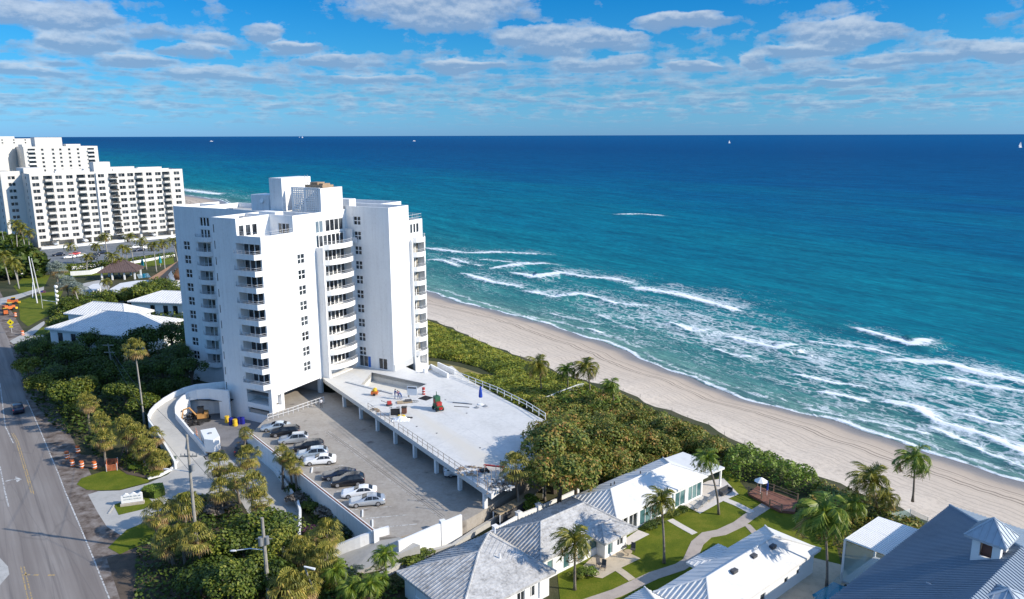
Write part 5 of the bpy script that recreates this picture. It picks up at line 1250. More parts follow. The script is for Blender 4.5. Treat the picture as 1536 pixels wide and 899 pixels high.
# lower corner of the deck: rubble, red trestles, shoring posts
b = kit('barrow', 726, 711, 'dark wheelbarrow with red parts in the shade at the lower corner of the deck', 'wheelbarrow', R(30)); m = MB(); m.prism([(-.5, -.35), (.5, -.3), (.5, .3), (-.5, .35)], .35, .7); m.build('tray', M['black'], b); m = MB(); m.cylx((.7, 0, .2), .2, .1, (0, 1, 0), 12); m.build('wheel', M['tyre'], b)
for s in (-1, 1): m = MB(); m.tube([(.6, s * .1, .3), (-1.1, s * .3, .6)], .03, 5); m.build('handle', M['red'], b)
b = kit('trestle', 741, 705, 'long red trestle beam lying in the shade beneath the fan palm', 'trestle', R(-15)); m = MB(); m.b2(-1.5, 1.5, -.06, .06, .45, .6); m.b2(-1.5, 1.5, .35, .45, .4, .5); m.build('beam', M['red'], b)
for x in (-1.2, 1.2):
    m = MB(); m.tube([(x, -.3, 0), (x, 0, .5), (x, .4, 0)], .04, 5); m.build('leg', M['red'], b)
rubble('debris_pile', dk(704, 707), 1.9, .35, 60, [M['palewood'], M['wood'], M['palegravel']], 'tan heap of broken boards by the left railing in the shade', 'debris pile', 12, .2)
rubble('debris_pile', dk(752, 728), 2.0, .7, 90, [M['trim'], M['greymetal'], M['palegravel'], M['darkgrey']], 'grey and white heap of rubble under the left fan palm', 'debris pile', 13)
for i, (px, py) in enumerate(((716, 730), (727, 722), (731, 741), (744, 722), (751, 714), (737, 729))):
    m = MB(); m.tube([(0, 0, 0), (0, 0, 2.2)], .05, 6); m.b2(-.15, .15, -.15, .15, 0, .03); m.b2(-.12, .12, -.12, .12, 2.2, 2.24)
    tag(m.build('shoring_post', M['brownrail'], None, False, dk(px, py)), ['shoring post nearest the end of the left railing', 'shoring post left of the wheelbarrow', 'lowest of the thin shoring posts at the deck corner', 'shoring post in the middle of the deck corner', 'shoring post closest to the red trestle', 'shoring post between the rubble heap and the railing'][i], 'post', 'shoring posts at the deck corner')
# barrier rail between tower and deck on the terrace
fp = [P2(*p, PZ) for p in ((402, 631), (440, 620), (462, 612), (486, 604))]
b = rail_run('crowd_barrier', fp, PZ, 1.1, M['rail'], 'white barrier fence across the terrace under the tower', .05, 1.0)
rubble('debris_pile', (*P2(748, 752, 1), .0), 2.6, 1.8, 130, [M['greymetal'], M['palegravel'], M['trim'], M['darkgrey']], 'heap of grey rubble and bags below the deck corner', 'debris pile', 15)
# ------------------------------------------------------------------ cottages and the blue metal roof
t = NT('white roof tiles'); pos = t.pos(); n = t.noise(.8, 4, .65, pos); n2 = t.noise(3.5, 3, .7, pos)
c = t.ramp(t.math('ADD', t.math('MULTIPLY', n, .5), t.math('MULTIPLY', n2, .5)), [(.34, (.20, .197, .19)), (.46, (.38, .375, .37)), (.60, (.53, .525, .515))])
t.bsdf(c, .9, 0, .2); M['tile'] = t.mat
M['tileclean'] = mat('clean white roof tiles', (.66, .66, .65), .85, .07, .6)
def patch_tiles(mb, face, step_u=.55, step_v=.42, lift=.035):
    pass
def roof_face(mb, pts, rib=.45, rh=.05, rw=.09, course=0, mi=0, under=False):
    "one roof plane with ribs running down the slope, and optional tile courses across it"
    pts = [Vector(p) for p in pts]; mb.add([tuple(p) for p in pts], [tuple(range(len(pts)))], mi)
    n = (pts[1] - pts[0]).cross(pts[2] - pts[0]).normalized()
    if n.z < 0: n = -n
    h = Vector((0, 0, 1)).cross(n)
    if h.length < 1e-4: return
    h.normalize(); s = n.cross(h).normalized()            # h level, s up the slope
    def clip(ax, off, other):
        v = []
        for i in range(len(pts)):
            a, b = pts[i] - pts[0], pts[(i + 1) % len(pts)] - pts[0]; da, db = a.dot(ax) - off, b.dot(ax) - off
            if (da < 0) != (db < 0): v.append((a + (b - a) * (da / (da - db))).dot(other))
        return (min(v), max(v)) if len(v) >= 2 else None
    us = [(p - pts[0]).dot(h) for p in pts]; vs = [(p - pts[0]).dot(s) for p in pts]
    def bar(o, ax, other, lo, hi, w, hh):
        a = pts[0] + ax * o + other * lo; b = pts[0] + ax * o + other * hi
        k = ax * (w / 2)
        q = [a - k, a + k, b + k, b - k]; t_ = [p + n * hh for p in q]
        mb.add([tuple(p) for p in q + t_], [(4, 5, 6, 7), (0, 1, 5, 4), (1, 2, 6, 5), (2, 3, 7, 6), (3, 0, 4, 7)], mi)
    if rib:
        u = math.ceil(min(us) / rib) * rib
        while u < max(us):
            c_ = clip(h, u, s)
            if c_ and c_[1] - c_[0] > .15: bar(u, h, s, c_[0], c_[1], rw, rh)
            u += rib
    if course:
        v = math.ceil(min(vs) / course) * course
        while v < max(vs):
            c_ = clip(s, v, h)
            if c_ and c_[1] - c_[0] > .2: bar(v, s, h, c_[0], c_[1], .10, .035)
            v += course
def cap_line(mb, a, b, r=.13, mi=0): mb.tube([a, b], r, 6, mi)
def hip(parent, E0, E1, N0, N1, ze, zr, r0, r1, rn, mt, rib=.45, rh=.05, course=.5, name='roof', caps=True, gable=(False, False), ov=.5, smooth=False):
    "E along the row, N across (N grows toward the lawn); parent frame x = E, y = -N"
    c_ = lambda e, n, z: (e, -n, z)
    A, B, C_, D = c_(E0 - ov, N0 - ov, ze), c_(E0 - ov, N1 + ov, ze), c_(E1 + ov, N1 + ov, ze), c_(E1 + ov, N0 - ov, ze)
    if gable[0]: r0 = E0 - ov
    if gable[1]: r1 = E1 + ov
    P0, P1 = c_(r0, rn, zr), c_(r1, rn, zr)
    m = MB()
    roof_face(m, [B, C_, P1, P0], 0 if smooth or course else rib, rh, .09, course); roof_face(m, [D, A, P0, P1], 1.2 if smooth else rib, .03 if smooth else rh, .09, 0)
    if not gable[0]: roof_face(m, [A, B, P0], rib, .11 if smooth else rh * 1.3, .10, 0)
    else: m.add([A, B, P0], [(0, 1, 2)])
    if not gable[1]: roof_face(m, [C_, D, P1], 0 if smooth else rib, rh, .09, 0)
    else: m.add([C_, D, P1], [(0, 1, 2)])
    dz = .28
    for p, q in ((A, B), (B, C_), (C_, D), (D, A)): m.quad((p[0], p[1], p[2] - dz), (q[0], q[1], q[2] - dz), q, p)
    m.quad(*[(p[0], p[1], p[2] - dz + .002) for p in (D, C_, B, A)])
    if caps:
        cap_line(m, P0, P1)
        if not gable[0]: cap_line(m, A, P0); cap_line(m, B, P0)
        if not gable[1]: cap_line(m, C_, P1); cap_line(m, D, P1)
    return m.build(name, mt, parent)
EA = math.atan2(.653, .757)
def wbox(parent, E0, E1, N0, N1, zt, holesN1=(), mt='trim', holesE1=(), name='wall', holesE0=()):
    m = MB()
    wall(m, (E0, -N1), (1, 0), E1 - E0, -.1, zt, holesN1, .15)
    wall(m, (E1, -N1), (0, 1), N1 - N0, -.1, zt, holesE1, .15)
    m.quad((E1, -N0, -.1), (E0, -N0, -.1), (E0, -N0, zt), (E1, -N0, zt)); 
    wall(m, (E0, -N0), (0, -1), N1 - N0, -.1, zt, holesE0, .15)
    return m.build(name, M[mt], parent)
def cottage_window(parent, e, n, z, w, h, nx, gm, side='N', name='window'):
    "side N: on the lawn front, E: on the far end"
    rz = FR if side == 'N' else RT if side == 'E' else -RT
    y = -n + .10 if side == 'N' else -n
    x = e if side == 'N' else e - .10 if side == 'E' else e + .10
    return window(parent, (w, h, nx, 1, gm, .07, .09), x, y, z, rz, name)
# left row origin: back eave corner between the first two cottages
HO = (-2.6, 85.4)
hA = thing('cottage', 'nearest white cottage with a stained hipped tile roof at the foot of the photo', 'cottage', (*HO, 0), EA)
wbox(hA, -12.6, -.4, .3, 10.6, 2.75, [(7.5, 8.6, .9, 2.2), (9.4, 10.8, .2, 2.2)], holesE0=[(2, 3.2, .9, 2.1), (5, 6.2, .9, 2.1)])
cA = lambda e, n, z: (e, -n, z)
q1, q2, q3, q4 = cA(-13.2, -.3, 3), cA(-13.2, 11.2, 3), cA(.1, 11.2, 3), cA(.1, -.3, 3); pk, pk2 = cA(-5.9, 5.1, 5.0), cA(-2.7, 2.8, 5.0)
m = MB(); roof_face(m, [q1, q2, pk], .5, .065, .10, 0); roof_face(m, [q2, q3, pk], 0, .05, .1, .5); roof_face(m, [q3, pk2, pk], 0, .05, .1, .5); roof_face(m, [q4, q1, pk, pk2][:3], .5, .06, .1); m.add([q4, pk, pk2], [(0, 1, 2)]); roof_face(m, [q3, q4, pk2], .5, .06, .1)
for p, q in ((q1, q2), (q2, q3), (q3, q4), (q4, q1)): m.quad((p[0], p[1], 2.72), (q[0], q[1], 2.72), q, p)
m.quad(*[(p[0], p[1], 2.722) for p in (q4, q3, q2, q1)])
for p, q in ((q1, pk), (q2, pk), (q3, pk2), (pk, pk2), (q4, pk2)): cap_line(m, p, q)
m.build('roof', M['tile'], hA)
for e in (-4.55, -3.0): cottage_window(hA, e, 10.6, 1.5, 1.1, 1.3 if e > -4 else 1.3, 2, 'glass')
hip(hA, -14.6, -9.5, 6.5, 11.5, 2.55, 3.5, -12.8, -11.2, 9.0, M['tile'], .5, .08, 0, 'side_roof')
m = MB()
for (e, n, z) in ((-1.2, 2.2, 4.7), (-4.4, 6.9, 4.6)): m.tube([(e, -n, z - .4), (e, -n, z + .35)], .08, 6); m.build('vent_pipe', M['trim'], hA); m = MB()
hB = thing('cottage', 'middle white cottage with grey tiled hip end and white garden wing', 'cottage', (*HO, 0), EA)
wbox(hB, .6, 13.6, .3, 8.2, 2.75, [(1.0, 1.9, .2, 2.2), (3.6, 4.6, .2, 2.2), (6.0, 6.9, .2, 2.2), (8.0, 9.4, .9, 2.2)], holesE1=[(.3, 1.8, .3, 2.2)])
hip(hB, .6, 13.6, .3, 8.2, 3.0, 4.9, 4.0, 11.4, 4.5, M['tile'], .5, .08, .5)
for e, w, h, z, g in ((2.05, .9, 2.0, 1.2, 'glassteal'), (4.7, 1.0, 2.0, 1.2, 'glassteal'), (7.05, .9, 2.0, 1.2, 'glassteal'), (9.3, 1.4, 1.3, 1.55, 'glassteal')): cottage_window(hB, e, 8.2, z, w, h, 1, g)
hip(hB, 9.3, 14.2, 6.0, 10.0, 2.75, 3.5, 10.9, 12.6, 8.0, M['tile'], .5, .05, .5, 'porch_roof')
wbox(hB, 9.8, 13.7, 8.25, 9.6, 2.45, [(.5, 1.4, .3, 2.0), (2.2, 3.3, .8, 2.0)], name='porch_wall')
cottage_window(hB, 10.75, 9.6, 1.15, .9, 1.7, 1, 'glassteal', name='door'); cottage_window(hB, 12.55, 9.6, 1.4, 1.1, 1.2, 2, 'glass')
hC = thing('cottage', 'long clean white cottage with tall teal glass doors facing the lawn', 'cottage', (*HO, 0), EA)
ch = [(.6, 2.2, .15, 2.3), (2.5, 4.1, .15, 2.3), (4.6, 6.9, .15, 2.3), (7.0, 8.1, .15, 2.3), (8.2, 9.2, .15, 2.3), (12.0, 14.2, .15, 2.3), (14.9, 17.9, .15, 2.3)]
wbox(hC, 14.4, 32.6, .3, 7.3, 2.85, ch, holesE1=[(1.0, 3.2, .15, 2.3)])
hip(hC, 14.4, 32.6, .3, 7.3, 3.15, 4.8, 16.9, 29.2, 4.0, M['tileclean'], .55, .05, 0, caps=True, smooth=True)
m = MB()    # plain clean slopes keep only faint joints; dark louvre shadow strip on the near hip is the ribs themselves
for e0, e1, g in ((.6, 2.2, 'glass'), (2.5, 4.1, 'glass'), (4.6, 6.9, 'glassteal'), (7.0, 8.1, 'glassteal'), (8.2, 9.2, 'glassteal'), (12.0, 14.2, 'glassteal'), (14.9, 17.9, 'glassteal')):
    cottage_window(hC, 14.4 + (e0 + e1) / 2, 7.3, 1.22, e1 - e0, 2.15, max(1, round((e1 - e0) / 1.0)), g, name='glass_door')
m = MB(); c_ = [cA(32.2, .2, 3.28), cA(32.2, 7.6, 3.28), cA(37.4, 7.6, 3.0), cA(37.4, .2, 3.0)]; m.add(c_, [(0, 1, 2, 3)])
m.quad(*[(p[0], p[1], p[2] - .3) for p in c_[::-1]])
for i in range(4): p, q = c_[i], c_[(i + 1) % 4]; m.quad((p[0], p[1], p[2] - .3), (q[0], q[1], q[2] - .3), q, p)
m.build('terrace_roof', M['tileclean'], hC)
for n in (.6, 3.9, 7.2): m = MB(); m.b2(36.9, 37.15, -n - .12, -n + .12, 0, 2.75); m.build('post', M['trim'], hC)
for (e, n, z) in ((18.5, 2.6, 4.3), (19.2, 2.6, 4.3), (24.2, 2.9, 4.4)): m = MB(); m.tube([(e, -n, z - .5), (e, -n, z + .35)], .09, 6); m.build('vent_pipe', M['darkgrey'], hC)
# right row
RO_ = (31.0, 86.8)
hR = thing('cottage', 'white cottage on the far side of the lawn with palm shadows on its roof', 'cottage', (*RO_, 0), EA)
wbox(hR, -21.0, -.6, .5, 6.7, 2.85, [(4, 5.4, .9, 2.1), (9.2, 10.2, .9, 1.9), (14.0, 14.8, 1.2, 1.9), (16.6, 17.3, 1.2, 1.9)], holesE1=[(.6, 2.6, .5, 2.3)])
hip(hR, -21.0, -.6, .5, 6.7, 3.15, 4.9, -17.5, -4.4, 3.7, M['tileclean'], .5, .04, 0, smooth=True)
hip(hR, -13.4, -8.2, -1.0, 3.0, 2.95, 3.6, -11.5, -10, 1.2, M['tileclean'], .5, .04, 0, 'side_roof', False)
for e, z, w, h in ((-16.3, 1.5, 1.4, 1.2), (-11.3, 1.4, 1.0, 1.0), (-6.6, 1.55, .8, .7), (-4.05, 1.55, .7, .7)): cottage_window(hR, e, 6.7, z, w, h, 1, 'glass')
cottage_window(hR, -.6, 5.1, 1.4, 2.0, 1.8, 2, 'glass', 'E')
for (e, n) in ((-6.2, 4.6), (-9.6, 4.3), (-13.8, 4.6)): m = MB(); m.box((e, -n, 4.62), (.8, .5, .35), .0); m.build('roof_vent', M['darkgrey'], hR)
hR0 = thing('cottage', 'low pale cottage roof at the bottom edge below the winding path', 'cottage', (*RO_, 0), EA)
wbox(hR0, -31.5, -21.6, -1.0, 6.4, 2.6, [(2, 3, .9, 2.0)])
hip(hR0, -31.5, -21.6, -1.0, 6.4, 2.85, 4.5, -27.5, -24.2, 2.4, M['tileclean'], .5, .04, 0)
cottage_window(hR0, -29.0, 6.4, 1.4, 1.0, 1.1, 1, 'glass')

# lawns, paths, patios of the garden court
q = lambda x, y: P2(880 + x / 4.2667, 760 + y / 4.2667)
sheet('court_lawn', [P2(840, 899), P2(835, 850), P2(890, 800), P2(960, 775), P2(1062, 735), P2(1090, 700), P2(1120, 735), P2(1160, 750), P2(1250, 800), P2(1262, 850), P2(1210, 880), P2(1120, 899), P2(1000, 960), P2(840, 960)], .02, M['lawn'], 'mown green lawn between the two rows of cottages', 'lawn')
def path(name, px, w, z, m_, label): 
    mb = MB(); pts = [P2(*p) for p in px]; l = offset_line(pts, -w / 2); r = offset_line(pts, w / 2); mb.prism(l + r[::-1], -.02, z)
    return tag(mb.build(name, m_), label, 'path', kind='structure')
main = [(860, 912), (925, 890), (980, 864), (1020, 851), (1034, 842), (1046, 815), (1060, 803), (1082, 799), (1108, 787), (1124, 775), (1140, 765), (1152, 757)]
path('garden_path', main, 1.55, .05, M['walk'], 'winding concrete path through the court lawn')
path('garden_path', [(1005, 780), (1022, 790), (1042, 801)], 1.0, .054, M['palepatio'], 'short pale path from the long cottage to the winding path')
path('garden_path', [(1083, 748), (1105, 757), (1128, 769)], 1.1, .054, M['palepatio'], 'short pale path from the far patio to the winding path')
path('garden_path', [(922, 851), (935, 860), (948, 870)], 1.0, .054, M['tanpave'], 'short tan path below the tan patio')
path('garden_path', [(1110, 787), (1122, 789), (1132, 800)], .9, .054, M['walk'], 'curved spur path near the far cottage corner')
sheet('patio', [q(150, 240), q(345, 335), q(210, 400), q(100, 462), q(-20, 440), q(-20, 380), q(60, 300)], .06, M['tanpave'], 'tan stone patio in front of the middle cottage', 'patio')
sheet('patio', [q(225, 225), q(330, 152), q(402, 180), q(268, 250)], .06, M['palepatio'], 'small pale patio by the first glass doors', 'patio')
sheet('patio', [P2(1002, 752), P2(1030, 737), P2(1062, 722), P2(1085, 718), P2(1108, 742), P2(1085, 752), P2(1050, 771), P2(1035, 763)], .06, M['palepatio'], 'pale patio with loungers at the end of the long cottage', 'patio')
sheet('patio', [P2(1222, 838), P2(1262, 848), P2(1275, 870), P2(1240, 905), P2(1130, 960), P2(1140, 899)], .06, M['tanpave'], 'tan pool terrace behind the far cottage', 'patio')
sheet('garden_pool', [P2(1218, 893), P2(1250, 874), P2(1290, 890), P2(1240, 930)], .075, M['poolwater'], 'blue corner of a swimming pool beside the tan terrace', 'pool')

# ---- large blue standing seam roof in the corner
M['bluemetal'] = mat('blue grey standing seam metal', (.25, .31, .38), .5, .06, .3, metal=.25, spec=.5)
M['palemetal'] = mat('pale metal roofing', (.42, .47, .52), .4, .06, .4, metal=.2)
bo = P(1425, 758, 7.5)
bl = thing('blue_roofed_house', 'large house with a blue standing seam metal roof and white cupola in the near right corner', 'house', (bo[0], bo[1], 0), EA)
def b_(e, n, z): return (e, -n, z)
s_ = .50
m = MB(); E1 = b_(0, 0, 7.5); E2 = b_(-31, 0, 7.5); Hh = 11.5
Hp = b_(-16.5, Hh, 7.5 + s_ * Hh); Hq = b_(-31, Hh, 7.5 + s_ * Hh)
roof_face(m, [E2, E1, Hp, Hq], .42, .10, .06); roof_face(m, [E1, b_(0, 2 * Hh, 7.5), Hp], .42, .07, .06); roof_face(m, [b_(0, 2 * Hh, 7.5), b_(-31, 2 * Hh, 7.5), Hq, Hp], .42, .07, .06)
for p, r_ in ((E1, Hp),): m.tube([p, r_], .16, 6)
m.quad((E2[0], E2[1], 7.2), (E1[0], E1[1], 7.2), E1, E2); m.quad((E1[0], E1[1], 7.2), (0, -2 * Hh, 7.2), (0, -2 * Hh, 7.5), E1)
m.quad((-31, 0, 7.2), (-31, -2 * Hh, 7.2), (0, -2 * Hh, 7.2), (0, 0, 7.2))
m.build('roof', M['bluemetal'], bl)
m = MB(); m.prism([(-30, -.9), (-.9, -.9), (-.9, -2 * Hh + .9), (-30, -2 * Hh + .9)], 0, 7.19); m.build('wall', M['trim'], bl)
# cupola
cu = None
def at_bl(px, py, z):
    p = P(px, py, z); d = Vector((p[0] - bo[0], p[1] - bo[1])); return (d.x * math.cos(EA) + d.y * math.sin(EA), -d.x * math.sin(EA) + d.y * math.cos(EA))
cx_, cy_ = at_bl(1486, 815, 13.6)
rz_ = 7.5 + s_ * (-cy_)
m = MB(); W2 = 1.15
for i, (p0, dd_) in enumerate((((cx_ - W2, cy_ + W2), (0, -1)), ((cx_ - W2, cy_ - W2), (1, 0)), ((cx_ + W2, cy_ - W2), (0, 1)), ((cx_ + W2, cy_ + W2), (-1, 0)))):
    wall(m, p0, dd_, 2 * W2, rz_ - 1.5, 14.4, [(.65, 1.65, 12.6, 13.9, .25, i == 9)], .25)
cu = m.build('cupola', M['trim'], bl)
m = MB(); pk = (cx_, cy_, 16.1); cs = [(cx_ - 1.7, cy_ + 1.7, 14.4), (cx_ - 1.7, cy_ - 1.7, 14.4), (cx_ + 1.7, cy_ - 1.7, 14.4), (cx_ + 1.7, cy_ + 1.7, 14.4)]
for i in range(4): roof_face(m, [cs[i], cs[(i + 1) % 4], pk], .55, .06, .07); m.tube([cs[i], pk], .09, 5); m.quad((*cs[i][:2], 14.2), (*cs[(i + 1) % 4][:2], 14.2), cs[(i + 1) % 4], cs[i])
m.add([(p[0], p[1], 14.2) for p in cs[::-1]], [(0, 1, 2, 3)]); m.build('cupola_roof', M['palemetal'], cu)
m = MB(); m.b2(cx_ - .5, cx_ + .5, cy_ - .5, cy_ + .5, 12.2, 13.75); m.build('cupola_interior', mat('terracotta wall', (.25, .13, .10), .9), cu)
# lower front wing: pale hip roof with board wall
e0, y0 = at_bl(1449, 862, 11.0)
m = MB(); A_ = (e0, y0, 11.0); B_ = (e0 - 9, y0 - .0, 11.0); C2 = (e0 - 9, y0 - 9, 11.0); D2 = (e0, y0 - 9, 11.0); pk = (e0 - 4.5, y0 - 4.5, 13.6)
for f in ([B_, A_, pk], [A_, D2, pk], [D2, C2, pk], [C2, B_, pk]): roof_face(m, f, .75, .07, .08)
for p in (A_, B_, C2, D2): m.tube([p, pk], .12, 5)
for p, q_ in ((A_, B_), (B_, C2), (C2, D2), (D2, A_)): m.quad((*p[:2], 10.75), (*q_[:2], 10.75), q_, p)
m.quad(*[(*p[:2], 10.75) for p in (A_, B_, C2, D2)]); m.build('wing_roof', M['palemetal'], bl)
m = MB(); m.prism([(e0 - .7, y0 - .7), (e0 - 8.3, y0 - .7), (e0 - 8.3, y0 - 8.3), (e0 - .7, y0 - 8.3)], 6, 10.74)
for i in range(16): m.b2(e0 - 1.0 - i * .45, e0 - 1.12 - i * .45, y0 - .7, y0 - .64, 8, 10.6)
m.build('wing_wall', M['trim'], bl)
dx_, dy_ = at_bl(1427, 899, 9.6)
m = MB(); G0 = (dx_ - .2, dy_ + 1.6, 9.4); G1 = (dx_ - 3.4, dy_ + 1.6, 9.4); T0 = (dx_ - 1.8, dy_ + 1.6, 11.2); bk_ = lambda p: (p[0], p[1] - 5, p[2])
roof_face(m, [G0, bk_(G0), bk_(T0), T0], .42, .06, .06); roof_face(m, [bk_(G1), G1, T0, bk_(T0)], .42, .06, .06); m.tube([T0, bk_(T0)], .09, 5); m.build('dormer_roof', M['bluemetal'], bl)
m = MB(); m.prism([(G0[0] - .15, G0[1] - .2), (G1[0] + .15, G0[1] - .2), (G1[0] + .15, G0[1] - 4.5), (G0[0] - .15, G0[1] - 4.5)], 7.5, 9.5); m.add([(G0[0] - .3, G0[1] - .2, 9.45), (G1[0] + .3, G0[1] - .2, 9.45), (T0[0], T0[1] - .2, 11.0)], [(0, 1, 2)]); m.build('dormer_wall', M['trim'], bl)
# pergola with louvred top and glass screens
pg = [P2(1268, 808, 5.5), P2(1318, 775, 5.5), P2(1386, 797, 5.5), P2(1334, 833, 5.5)]
po = thing('pergola', 'white louvred pergola with glass sides beside the blue roof', 'pergola', (*pg[0], 0))
L_ = lambda mb: mb.shift((*pg[0], 0))
m = MB(); a, b, c_, d2 = [Vector(p) for p in pg]
n_ = 22
for i in range(n_):
    t0, t1 = (i + .08) / n_, (i + .80) / n_
    p0, p1, p2_, p3 = a.lerp(d2, t0), a.lerp(d2, t1), b.lerp(c_, t1), b.lerp(c_, t0)
    m.prism([tuple(p0), tuple(p1), tuple(p2_), tuple(p3)], 5.42, 5.5)
L_(m).build('louvres', M['trim'], po)
m = MB()
for p, q_ in ((a, b), (b, c_), (c_, d2), (d2, a), (a.lerp(b, .5), d2.lerp(c_, .5))): m.tube([(*p, 5.4), (*q_, 5.4)], .11, 4)
L_(m).build('frame', M['trim'], po)
for p in (a, b, c_, d2): m = MB(); m.box((p.x, p.y, 2.7), (.22, .22, 5.3), EA); L_(m).build('post', M['trim'], po)
m = MB(); m.quad((*a, .3), (*d2, .3), (*d2, 5.2), (*a, 5.2)); L_(m).build('glass_screen', M['clear'], po)
m = MB(); m.prism([tuple(a), tuple(d2), tuple(c_), tuple(b)], 0, .3); L_(m).build('plinth', M['greyband'], po)
for pts_, lab in ((((1222, 899), (1262, 862), (1298, 835)), 'low clear glass fence along the terrace beside the blue roof'), (((1338, 772), (1366, 766), (1392, 778)), 'clear glass windscreen behind the pergola')):
    pp = [P2(*p, 1.2) for p in pts_]; b = thing('glass_fence', lab, 'fence', (*pp[0], 0))
    for i in range(len(pp) - 1):
        m = MB(); m.quad((*pp[i], .1), (*pp[i + 1], .1), (*pp[i + 1], 1.4), (*pp[i], 1.4)); m.shift((*pp[0], 0)).build('glass_panel', M['clear'], b)
    for p in pp: m = MB(); m.b2(p[0] - .04, p[0] + .04, p[1] - .04, p[1] + .04, 0, 1.45); m.shift((*pp[0], 0)).build('post', M['rail'], b)
# timber deck at the dune with railings, umbrella, loungers
dkp = [P2(*p) for p in ((1122, 744), (1136, 733), (1196, 755), (1192, 772), (1170, 770), (1158, 764))]
b = thing('dune_deck', 'red brown timber deck with posts and rails at the edge of the dune bushes', 'deck', (*dkp[0], 0))
m = MB(); m.prism(dkp, .05, .4); m.shift((*dkp[0], 0)).build('floor_boards', M['redwood'], b)
for run in (((1122, 744), (1142, 753)), ((1136, 733), (1160, 741), (1196, 755)), ((1154, 763), (1172, 771))):
    rp = [P2(*p) for p in run]; m = MB()
    for z in (1.35, .9): m.tube([(*p, z) for p in rp], .05, 5)
    m.shift((*dkp[0], 0)).build('rail', M['wood'], b)
    for p in rp: m = MB(); m.b2(p[0] - .07, p[0] + .07, p[1] - .07, p[1] + .07, .3, 1.4); m.shift((*dkp[0], 0)).build('post', M['wood'], b)
u = P2(1140, 745); b = thing('parasol', 'open white parasol shading the timber deck', 'parasol', (*u, .4)); m = MB(); m.tube([(0, 0, 0), (0, 0, 2.3)], .04, 6); m.build('pole', M['trim'], b)
m = MB(); m.tube([(0, 0, 1.95), (0, 0, 2.35), (0, 0, 2.5)], [.95, .35, .03], 8, cap=False); m.build('canopy', M['trim'], b)
u = P2(1150, 747); b = thing('folded_umbrella', 'closed blue umbrella beside the open white parasol', 'umbrella', (*u, .4)); m = MB(); m.tube([(0, 0, 0), (0, 0, 2.2)], .03, 6); m.build('pole', M['trim'], b); m = MB(); m.tube([(0, 0, .8), (0, 0, 1.6), (0, 0, 2.2)], [.14, .13, .03], 8); m.build('canopy', M['blue'], b)
# patio furniture
def lounger(x, y, rz, label, group, mt='greymetal'):
    b = thing('sun_lounger', label, 'lounger', (x, y, .065), rz, group); m = MB(); m.b2(-.9, .35, -.32, .32, .28, .36); m.build('seat', M[mt], b); m = MB(); m.box((.68, 0, .52), (.78, .64, .07), 0, 0, 0, -.6); m.build('backrest', M[mt], b)
    for x_ in (-.75, .45):
        for s in (-1, 1): m = MB(); m.b2(x_ - .03, x_ + .03, s * .28 - .03, s * .28 + .03, 0, .28); m.build('leg', M['rail'], b)
def chair(x, y, rz, label, group):
    b = thing('patio_chair', label, 'chair', (x, y, .065), rz, group); m = MB(); m.b2(-.28, .28, -.28, .28, .38, .45); m.build('seat', M['darkgrey'], b); m = MB(); m.box((.28, 0, .78), (.07, .54, .7), 0, 0, 0, .2); m.build('backrest', M['darkgrey'], b)
    for x_ in (-.24, .24):
        for s in (-1, 1): m = MB(); m.b2(x_ - .02, x_ + .02, s * .24 - .02, s * .24 + .02, 0, .38); m.build('leg', M['darkgrey'], b)
for (px, py, rz, lab) in ((936.5, 825, 1.9, 'dark patio chair against the wall of the middle cottage'), (949, 829, 1.2, 'dark patio chair at the right of the small table'), (899, 851, 2.2, 'left of two dark chairs by the round bush'), (905, 855, 1.2, 'right of two dark chairs by the round bush')):
    p = P2(px, py); chair(*p, rz, lab, 'dark chairs on the tan patio')
p = P2(942, 834); b = thing('patio_table', 'low pale table between the chairs on the tan patio', 'table', (*p, .065)); m = MB(); m.cyl((0, 0, .5), .5, .05, 14); m.build('tabletop', M['palewood'], b); m = MB(); m.cyl((0, 0, 0), .06, .5, 8); m.build('leg', M['darkgrey'], b)
for (px, py, lab) in ((1047, 763, 'grey sun lounger nearest the glass doors'), (1055, 757, 'grey sun lounger in the middle of the pale patio'), (1066, 750, 'grey sun lounger farthest from the glass doors')):
    p = P2(px, py); lounger(*p, EA + .2, lab, 'loungers on the pale patio')
p = P2(1088, 741); b = thing('outdoor_sofa', 'grey cushioned sofa under the terrace roof of the long cottage', 'sofa', (*p, .065), EA); m = MB(); m.b2(-1.1, 1.1, -.4, .4, .12, .42); m.build('seat', M['darkgrey'], b); m = MB(); m.b2(-1.1, 1.1, .25, .42, .42, .85); m.build('backrest', M['darkgrey'], b)
for s in (-1, 1): m = MB(); m.b2(s * 1.1 - .09, s * 1.1 + .09, -.4, .24, .12, .65); m.build('armrest', M['darkgrey'], b)
# plank-topped walkway between the deck and the garden wall
wk = [P2(*p, 1.8) for p in ((740, 766), (775, 747), (803, 728), (815, 730), (790, 750), (750, 772))]
b = thing('plank_walkway', 'plank covered walkway with white posts beside the deck rubble', 'walkway', (*wk[0], 0)); m = MB(); m.prism(wk, 1.65, 1.8); m.shift((*wk[0], 0)).build('planks', M['palewood'], b)
for p in wk[3:] + wk[:3]: m = MB(); m.b2(p[0] - .08, p[0] + .08, p[1] - .08, p[1] + .08, 0, 1.64); m.shift((*wk[0], 0)).build('post', M['trim'], b)
m = MB(); m.quad((*wk[5], .1), (*wk[4], .1), (*wk[4], 1.6), (*wk[5], 1.6)); m.shift((*wk[0], 0)).build('mesh_panel', M['darkgrey'], b)
